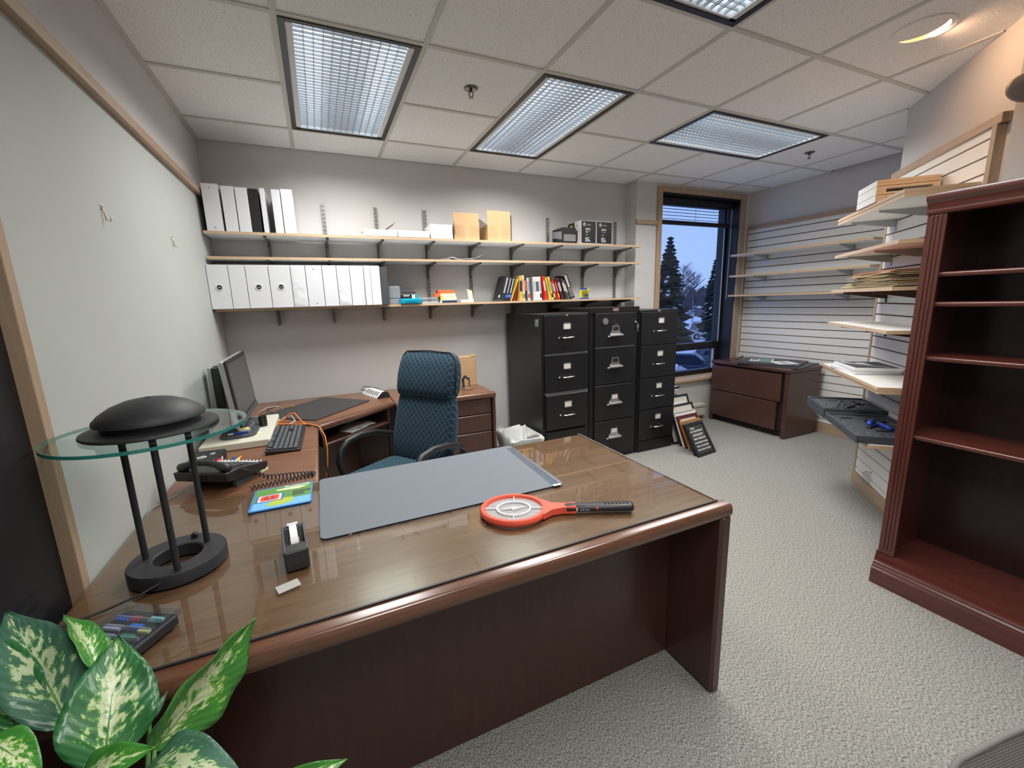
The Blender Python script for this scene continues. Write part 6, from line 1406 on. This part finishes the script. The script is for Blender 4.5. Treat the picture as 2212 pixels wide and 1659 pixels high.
# ================================================================== plant
def leaf_mat(name, c_dark, c_lite, cream):
    m, nt, p = base(name)
    uv = nt.nodes.new('ShaderNodeUVMap'); sp = nt.nodes.new('ShaderNodeSeparateXYZ'); nt.links.new(uv.outputs[0], sp.inputs[0])
    tc = nt.nodes.new('ShaderNodeTexCoord')
    def mth(op, a, b=None, v=None, c=None):
        n = nt.nodes.new('ShaderNodeMath'); n.operation = op; nt.links.new(a, n.inputs[0])
        if b is not None: nt.links.new(b, n.inputs[1])
        if v is not None: n.inputs[1].default_value = v
        return n.outputs[0]
    ax = mth('ABSOLUTE', mth('SUBTRACT', sp.outputs['X'], v=0.5))           # distance from the midrib
    # blotches stretched along the side veins
    mp = nt.nodes.new('ShaderNodeCombineXYZ')
    nt.links.new(mth('MULTIPLY', ax, v=9.0), mp.inputs[0])
    nt.links.new(mth('MULTIPLY', mth('SUBTRACT', sp.outputs['Y'], mth('MULTIPLY', ax, v=0.42)), v=13.0), mp.inputs[1])
    oi = nt.nodes.new('ShaderNodeObjectInfo'); nt.links.new(mth('ADD', mth('MULTIPLY', oi.outputs['Random'], v=40.0), mth('SIGN', mth('SUBTRACT', sp.outputs['X'], v=0.5))), mp.inputs[2])
    n1 = nt.nodes.new('ShaderNodeTexNoise'); n1.inputs['Scale'].default_value = 1.0; n1.inputs['Detail'].default_value = 5; n1.inputs['Roughness'].default_value = 0.65; nt.links.new(mp.outputs[0], n1.inputs['Vector'])
    bias = mth('SUBTRACT', n1.outputs['Fac'], mth('MULTIPLY', ax, v=0.62))
    ends = mth('MULTIPLY', mth('ABSOLUTE', mth('SUBTRACT', sp.outputs['Y'], v=0.48)), v=0.26); val = mth('SUBTRACT', bias, ends)
    rp = nt.nodes.new('ShaderNodeValToRGB'); e = rp.color_ramp.elements
    e[0].position = 0.0; e[0].color = L4(c_dark); e[1].position = 0.47; e[1].color = L4(cream)
    q = rp.color_ramp.elements.new(0.33); q.color = L4(c_dark); q2 = rp.color_ramp.elements.new(0.385); q2.color = L4(c_lite); q3 = rp.color_ramp.elements.new(0.415); q3.color = L4(cream)
    nt.links.new(val, rp.inputs[0])
    n2 = nt.nodes.new('ShaderNodeTexNoise'); n2.inputs['Scale'].default_value = 9; nt.links.new(tc.outputs['Object'], n2.inputs['Vector'])
    mx = nt.nodes.new('ShaderNodeMix'); mx.data_type = 'RGBA'; mx.blend_type = 'MULTIPLY'; mx.inputs[0].default_value = 0.6
    r2 = nt.nodes.new('ShaderNodeValToRGB'); r2.color_ramp.elements[0].position = 0.3; r2.color_ramp.elements[0].color = (0.55, 0.7, 0.5, 1); r2.color_ramp.elements[1].position = 0.7; r2.color_ramp.elements[1].color = (1.0, 1.0, 1.0, 1)
    nt.links.new(n2.outputs['Fac'], r2.inputs[0]); nt.links.new(rp.outputs[0], mx.inputs[6]); nt.links.new(r2.outputs[0], mx.inputs[7]); nt.links.new(mx.outputs[2], p.inputs['Base Color'])
    p.inputs['Roughness'].default_value = 0.34; p.inputs['Coat Weight'].default_value = 0.15
    # side-vein relief
    wv = mth('SINE', mth('MULTIPLY', mth('SUBTRACT', sp.outputs['Y'], mth('MULTIPLY', ax, v=0.55)), v=75.0))
    b = nt.nodes.new('ShaderNodeBump'); b.inputs['Strength'].default_value = 0.18; b.inputs['Distance'].default_value = 0.002; nt.links.new(wv, b.inputs['Height']); nt.links.new(b.outputs[0], p.inputs['Normal'])
    return m
M['leaf'] = leaf_mat('variegated_leaf', (0.030, 0.155, 0.045), (0.16, 0.42, 0.05), (0.62, 0.66, 0.40))
M['leaf2'] = leaf_mat('variegated_leaf_bright', (0.055, 0.245, 0.035), (0.24, 0.50, 0.06), (0.66, 0.70, 0.44))
M['leaf3'] = leaf_mat('variegated_leaf_cool', (0.060, 0.155, 0.105), (0.16, 0.36, 0.10), (0.58, 0.62, 0.42))
M['stem'] = mat('leaf_stem', (0.10, 0.25, 0.06), 0.5)
plant = thing('potted_plant', 'variegated green and cream leafy plant at the lower left corner', 'plant', (0.24, -3.02, 0))
PO = Vector((0.24, -3.02, 0))
def leaf(base_, tip, width, m, facing, bend=0.03, fold=0.25, curl=0.0):
    b, tp_ = Vector(base_) - PO, Vector(tip) - PO
    ax = tp_ - b; L = ax.length; d = ax.normalized()
    nrm = (Vector(facing) - d * Vector(facing).dot(d)).normalized(); side = d.cross(nrm).normalized()
    NV, NU = 22, 10; vs = []; fs = []; uvs = []
    for i in range(NV + 1):
        v = i / NV
        wv = (math.sin(math.pi * (v ** 0.78)) ** 0.8) * (1 - 0.35 * v) * 1.12 if 0 < v < 1 else 0.0
        if v > 0.86: wv *= 1 - ((v - 0.86) / 0.14) ** 1.5 * 0.45
        c = b + ax * v + nrm * (bend * math.sin(math.pi * v) * L) - nrm * (curl * L * v * v)
        for j in range(NU + 1):
            s = (j / NU - 0.5) * 2
            wob_ = 0.035 * math.sin(v * 17 + 3 * s) * abs(s) ** 2 * width
            p_ = c + side * (s * width / 2 * wv) + nrm * (abs(s) ** 1.5 * fold * width / 2 * wv + wob_)
            vs.append(tuple(p_)); uvs.append((j / NU, v))
    for i in range(NV):
        for j in range(NU): fs.append((i * (NU + 1) + j, i * (NU + 1) + j + 1, (i + 1) * (NU + 1) + j + 1, (i + 1) * (NU + 1) + j))
    o = MB().add(vs, fs).build('leaf', m, plant, smooth=True)
    ul = o.data.uv_layers.new(name='UVMap')
    for lp in o.data.loops: ul.data[lp.index].uv = uvs[lp.vertex_index]
    so2 = o.modifiers.new('thick', 'SOLIDIFY'); so2.thickness = 0.0008
    mid = [tuple(b + ax * v + nrm * (bend * math.sin(math.pi * v) * L) - nrm * (curl * L * v * v) - nrm * 0.0012) for v in [q / 10 for q in range(11)]]
    MB().tube(mid, 0.002, 6, rs=[0.0026 * (1 - 0.85 * q / 10) for q in range(11)]).build('midrib', M['stem'], o, smooth=True)
    root = Vector((0.0, 0.0, 0.33)) + Vector((b.x * 0.25, b.y * 0.25, 0))
    MB().tube([tuple(root), tuple(root.lerp(b, 0.55) + Vector((0, 0, 0.02))), tuple(b + d * 0.004)], 0.004, 8, rs=[0.006, 0.005, 0.003]).build('stem', M['stem'], plant, smooth=True)
    return o
CAMV = Vector((0.6357, -3.7454, 1.43464))
def face(b, up=0.5):
    v = (CAMV - Vector(b)).normalized(); return tuple(v + Vector((0, 0, up)))
LV = [((0.320, -2.992, 0.740), (0.463, -2.895, 0.866), 0.128, 'leaf2', (0.9, -0.5, 0.15), 0.02, 0.30, -0.04),
      ((0.258, -2.987, 0.738), (0.249, -2.844, 0.867), 0.128, 'leaf', (0.35, -0.7, 0.75), 0.05, 0.22, 0.0),
      ((0.203, -2.930, 0.784), (0.040, -2.701, 0.888), 0.110, 'leaf3', (0.30, -0.45, 0.85), 0.05, 0.20, 0.0),
      ((0.227, -2.884, 0.838), (0.137, -2.747, 0.878), 0.055, 'leaf2', (0.75, -0.3, 0.55), 0.06, 0.45, 0.0),
      ((0.148, -2.926, 0.791), (0.026, -2.740, 0.884), 0.090, 'leaf', (0.3, -0.6, 0.7), 0.03, 0.2, 0.0),
      ((0.230, -3.018, 0.742), (0.342, -3.053, 0.812), 0.070, 'leaf2', (0.2, -0.3, 0.95), 0.10, 0.15, 0.1),
      ((0.321, -3.045, 0.755), (0.468, -3.137, 0.793), 0.092, 'leaf3', (0.1, -0.3, 0.95), 0.16, 0.10, 0.1),
      ((0.484, -3.070, 0.650), (0.601, -3.086, 0.678), 0.042, 'leaf2', (0.1, -0.6, 0.8), 0.12, 0.5, 0.05),
      ((0.144, -2.980, 0.845), (0.224, -3.043, 0.822), 0.055, 'leaf2', (0.2, -0.4, 0.9), 0.05, 0.2, 0.1),
      ((0.281, -2.891, 0.712), (0.306, -2.863, 0.738), 0.016, 'leaf3', (0.5, -0.6, 0.5), 0.0, 0.1, 0.0),
      ((0.180, -3.000, 0.720), (0.070, -2.930, 0.800), 0.075, 'leaf', (0.2, -0.5, 0.8), 0.05, 0.2, 0.0),
      ((0.250, -3.020, 0.640), (0.160, -3.080, 0.740), 0.080, 'leaf', (0.3, -0.5, 0.8), 0.05, 0.2, 0.05)]
for b, tp_, w, m, fc, bd, fo, cu in LV: leaf(b, tp_, w, M[m], fc, bd, fo, cu)
autosmooth(MB().lathe([(0.10, 0.0), (0.115, 0.02), (0.135, 0.28), (0.145, 0.30), (0.145, 0.34), (0.128, 0.34), (0.122, 0.30), (0.0, 0.30)][:-1], 36, caps=False).cyl(0.122, 0.29, 0.30, 36).cyl(0.10, 0.0, 0.01, 36).build('pot', M['dkgrey'], plant), 40)
so3 = MB().cyl(0.12, 0.30, 0.315, 36).build('soil', mat('potting_soil', (0.03, 0.02, 0.014), 0.95, bump=0.6, bscale=90), plant)

# ================================================================== outside the window
GND = -3.5
tag(MB().quad((-20, 1.5, GND), (160, 1.5, GND), (160, 220, GND), (-20, 220, GND)).build('snowy_ground', M['snow']), 'snow covered parking lot and ground outside the window', 'snow')['kind'] = 'stuff'
M['spruce'] = mat('spruce_needles', (0.012, 0.022, 0.018), 0.9, var=0.4, vscale=2)
M['spruce_snow'] = M['snow']
M['trunk'] = mat('bark', (0.05, 0.04, 0.035), 0.9)
def spruce(label, x, y, h, r, seed, z0=GND, bare=0.05):
    rr = random.Random(seed); t = thing('spruce_tree', label, 'tree', (x, y, z0), 0, 'spruce trees outside')
    MB().cyl(0.16, 0, h * 0.97, 8, r2=0.01).build('trunk', M['trunk'], t)
    fm = MB(); sn = MB(); tiers = int(h * 3.4)
    for k in range(tiers):
        v = k / tiers; zc = h * (bare + (1 - bare) * v); rad = r * (1 - v) ** 0.85 + 0.05
        nb = 9
        for q in range(nb):
            a = 2 * math.pi * (q + rr.random() * 0.8) / nb; L = rad * rr.uniform(0.65, 1.12); w = 0.10 * r + L * 0.16
            dx, dy = math.cos(a), math.sin(a); droop = L * rr.uniform(0.25, 0.5)
            p0 = (0, 0, zc + 0.12); p1 = (dx * L * 0.55 - dy * w, dy * L * 0.55 + dx * w, zc - droop * 0.35); p2 = (dx * L, dy * L, zc - droop * 0.75); p3 = (dx * L * 0.55 + dy * w, dy * L * 0.55 - dx * w, zc - droop * 0.35)
            low = (dx * L * 0.5, dy * L * 0.5, zc - droop - 0.12)
            fm.add([p0, p1, p2, p3, low], [(0, 1, 2, 3), (1, 4, 2), (4, 3, 2), (0, 4, 1), (0, 3, 4)])
            if rr.random() < 0.26 and v > 0.12:
                s = 0.38; sn.add([(dx * L * 0.35, dy * L * 0.35, zc - droop * 0.05 + 0.04), (dx * L * 0.6 - dy * w * s, dy * L * 0.6 + dx * w * s, zc - droop * 0.38 + 0.05), (dx * L * 0.95, dy * L * 0.95, zc - droop * 0.70 + 0.05), (dx * L * 0.6 + dy * w * s, dy * L * 0.6 - dx * w * s, zc - droop * 0.38 + 0.05)], [(0, 1, 2, 3)])
    fm.build('foliage', M['spruce'], t); sn.build('snow_patches', M['snow'], t)
    return t
spruce('tall snowy spruce tree at the left side of the window view', 23.9, 20.0, 9.3, 2.2, 1, bare=0.22)
spruce('snowy spruce whose branches hang into the right side of the window view', 20.45, 11.5, 10.4, 2.0, 5, bare=0.30)
spruce('distant pointed spruce behind the right hand one', 39.6, 29.5, 8.9, 1.7, 9, bare=0.2)
spruce('dark spruce farther behind the left one', 29.6, 27.4, 7.0, 2.4, 13, bare=0.25)
spruce('small distant spruce between birch and right hand trees', 75.5, 60.0, 8.0, 2.0, 17)
def birch(label, x, y, h, seed):
    rr = random.Random(seed); t = thing('birch_tree', label, 'tree', (x, y, GND), 0, 'bare birch trees outside')
    MB().tube([(0, 0, 0), (0.15, 0, h * 0.3), (0.0, 0.1, h * 0.6), (0.1, 0.0, h)], 0.2, 8, rs=[0.15, 0.11, 0.07, 0.015]).build('trunk', mat('birch_bark', (0.42, 0.42, 0.46), 0.8), t)
    bm2 = MB()
    for k in range(90):
        z = h * rr.uniform(0.25, 0.97); a = rr.uniform(0, 6.28); L = (h - z) * 0.42 + rr.uniform(0.5, 1.3)
        dx, dy = math.cos(a), math.sin(a)
        bm2.tube([(0, 0, z), (dx * L * 0.45, dy * L * 0.45, z + L * 0.45), (dx * L * 0.8, dy * L * 0.8, z + L * 0.65)], 0.03, 4, rs=[0.028, 0.018, 0.008])
        for q in range(9):
            u = rr.uniform(0.3, 1.0); b2 = a + rr.uniform(-1, 1); l2 = L * 0.35
            bm2.tube([(dx * L * 0.7 * u, dy * L * 0.7 * u, z + L * 0.6 * u), (dx * L * 0.7 * u + math.cos(b2) * l2, dy * L * 0.7 * u + math.sin(b2) * l2, z + L * 0.6 * u + l2 * 0.8)], 0.015, 3, rs=[0.012, 0.006])
    bm2.build('branches', mat('birch_twigs', (0.075, 0.07, 0.085), 0.9), t)
birch('bare birch tree in the middle of the window view', 48.3, 42.2, 9.2, 2)
birch('bare birch tree farther off behind the first', 60.5, 51.5, 8.8, 3)
# far hedge and wooded slope
rr = random.Random(21)
M['far_trees'] = mat('far_trees', (0.060, 0.052, 0.068), 0.95, var=0.35, vscale=0.8)
bc = Vector((101.0, 86.0, GND)); bdir = Vector((0.91, -0.41, 0)); fdir = Vector((0.41, 0.91, 0))
tb = MB()
for k in range(26):
    p = bc + bdir * (-22 + k * 1.75) + fdir * rr.uniform(-4, 6); hgt = rr.uniform(6.4, 9.2); q = rr.uniform(1.5, 2.4)
    tb.lathe([(0.15 * rr.random(), hgt), (q * 0.45, hgt * 0.88), (q * 0.85, hgt * rr.uniform(0.6, 0.7)), (q, hgt * 0.35), (q * 0.8, 0.6), (0.3, 0.0)], 8, M=TR(*p))
tag(tb.build('tree_belt', M['far_trees']), 'purplish belt of bare distant trees beyond the parking lot', 'trees')['kind'] = 'stuff'
t = thing('storage_building', 'low snow-roofed building beyond the parking lot', 'building', (94.0, 74.0, GND), -24)
MB().box(-5, 5, -2, 2, 0, 2.2).build('wall', mat('far_wall', (0.12, 0.12, 0.15), 0.9), t); MB().box(-5.3, 5.3, -2.3, 2.3, 2.2, 2.6).build('snowy_roof', M['snow'], t)
t = thing('utility_pole', 'wooden utility pole with a lamp arm outside the window', 'pole', (77.6, 70.2, GND))
MB().cyl(0.26, 0, 5.7, 10, r2=0.20).build('pole', mat('pole_wood', (0.22, 0.21, 0.24), 0.9), t); MB().tube([(0, 0, 4.6), (0.9, -0.6, 4.75), (1.6, -1.0, 4.7)], 0.07, 6).build('lamp_arm', M['silver'], t)
t = thing('sign_post', 'thin sign post beside the parking lot', 'post', (52.6, 45.8, GND))
MB().cyl(0.06, 0, 1.6, 8).build('post', M['trunk'], t); MB().box(0.25, 0.75, -0.4, -0.36, 0.3, 0.9).build('sign', M['silver'], t)
M['car_blue'] = mat('dark_blue_car_paint', (0.016, 0.036, 0.095), 0.25, coat=0.6); M['car_glass'] = mat('car_glass', (0.02, 0.03, 0.05), 0.1); M['tyre'] = mat('tyre', (0.012, 0.012, 0.014), 0.8); M['car_white'] = mat('white_car_paint', (0.45, 0.47, 0.52), 0.4); M['car_silver'] = mat('silver_car_paint', (0.10, 0.12, 0.17), 0.3, coat=0.4)
def car(label, x, y, rz, L=4.5, W=1.85, Hh=1.65, body='car_blue', group='parked cars outside', snow=True, van=False):
    t = thing('parked_van' if van else 'parked_car', label, 'van' if van else 'car', (x, y, GND), rz, group)
    if van: low = [(-L / 2, 0.35), (L / 2, 0.35), (L / 2, 0.95), (L / 2 - 0.7, 1.12), (-L / 2, 1.15)]; up = [(-L / 2 + 0.05, 1.15), (L / 2 - 0.85, 1.12), (L / 2 - 1.35, Hh - 0.05), (-L / 2 + 0.1, Hh)]
    else: low = [(-L / 2, 0.40), (L / 2, 0.40), (L / 2, 0.75), (L / 2 - 0.25, 0.92), (L / 2 - 1.15, 1.05), (-L / 2 + 0.1, 1.05), (-L / 2, 0.9)]; up = [(-L / 2 + 0.15, 1.05), (L / 2 - 1.20, 1.05), (L / 2 - 1.95, Hh - 0.04), (-L / 2 + 0.55, Hh)]
    MB().loft([[(px, y_, pz_) for px, pz_ in low] for y_ in (-W / 2, W / 2)]).build('body', M[body], t, bevel=0.08, seg=3)
    MB().loft([[(px, -W / 2 + 0.06, pz_) for px, pz_ in up], [(px, W / 2 - 0.06, pz_) for px, pz_ in up]]).build('cabin', M[body], t, bevel=0.06, seg=2)
    a, b, c, d = up
    for s in (-1, 1):
        yy = s * (W / 2 - 0.05)
        n = 2 if not van else 1
        if van:
            MB().box(b[0] - 0.95, b[0] - 0.55, yy - 0.02, yy + 0.02, 1.22, Hh - 0.30).build('side_window', M['car_glass'], t)
        else:
            MB().loft([[(a[0] + 0.35, yy + q, 1.10), (b[0] - 0.15, yy + q, 1.10), (c[0] - 0.02, yy + q, Hh - 0.12), (d[0] + 0.12, yy + q, Hh - 0.12)] for q in (-0.02, 0.02)]).build('side_window', M['car_glass'], t)
            MB().cbox(b[0] - 0.35, b[0] - 0.15, yy + s * 0.05 - 0.08, yy + s * 0.05 + 0.08, 1.02, 1.18, 0.03).build('mirror', M[body], t)
    MB().quad((b[0] + 0.03, -W / 2 + 0.16, b[1] + 0.04), (b[0] + 0.03, W / 2 - 0.16, b[1] + 0.04), (c[0] + 0.05, W / 2 - 0.22, c[1] - 0.08), (c[0] + 0.05, -W / 2 + 0.22, c[1] - 0.08)).build('windscreen', M['car_glass'] if not van else M['car_glass'], t)
    for wx in (-L / 2 + 0.85, L / 2 - 0.9):
        for s in (-1, 1): MB().cyl(0.35, -0.11, 0.11, 20, M=TR(wx, s * (W / 2 - 0.08), 0.35) @ RX(90)).build('wheel', M['tyre'], t); MB().cyl(0.2, -0.12, 0.12, 14, M=TR(wx, s * (W / 2 - 0.08), 0.35) @ RX(90)).build('hubcap', M['silver'], t)
    if snow: MB().cbox(d[0] + 0.1, c[0] - 0.1, -W / 2 + 0.15, W / 2 - 0.15, Hh - 0.02, Hh + 0.05, 0.02).build('roof_snow', M['snow'], t)
    for s in (-1, 1): MB().cbox(L / 2 - 0.06, L / 2 + 0.01, s * (W / 2 - 0.35) - 0.18, s * (W / 2 - 0.35) + 0.18, 0.66, 0.82, 0.02).build('headlight', M['silver'], t)
    return t
car('dark blue estate car parked nearest below the window', 20.75, 15.0, -48, L=4.7, Hh=1.68)
car('silver car parked behind the blue one outside', 26.1, 16.4, -40, body='car_silver', Hh=1.5)
car('snow topped pale car at the lower edge of the window', 17.0, 12.2, -48, body='car_white', Hh=1.45, L=4.2)
car('white van parked in the snowy lot', 42.9, 32.8, 158, L=5.4, W=2.0, Hh=2.1, body='car_white', van=True, snow=False)
car('snow covered car far across the parking lot', 91.0, 79.8, 160, L=4.6, body='car_white', Hh=1.5)
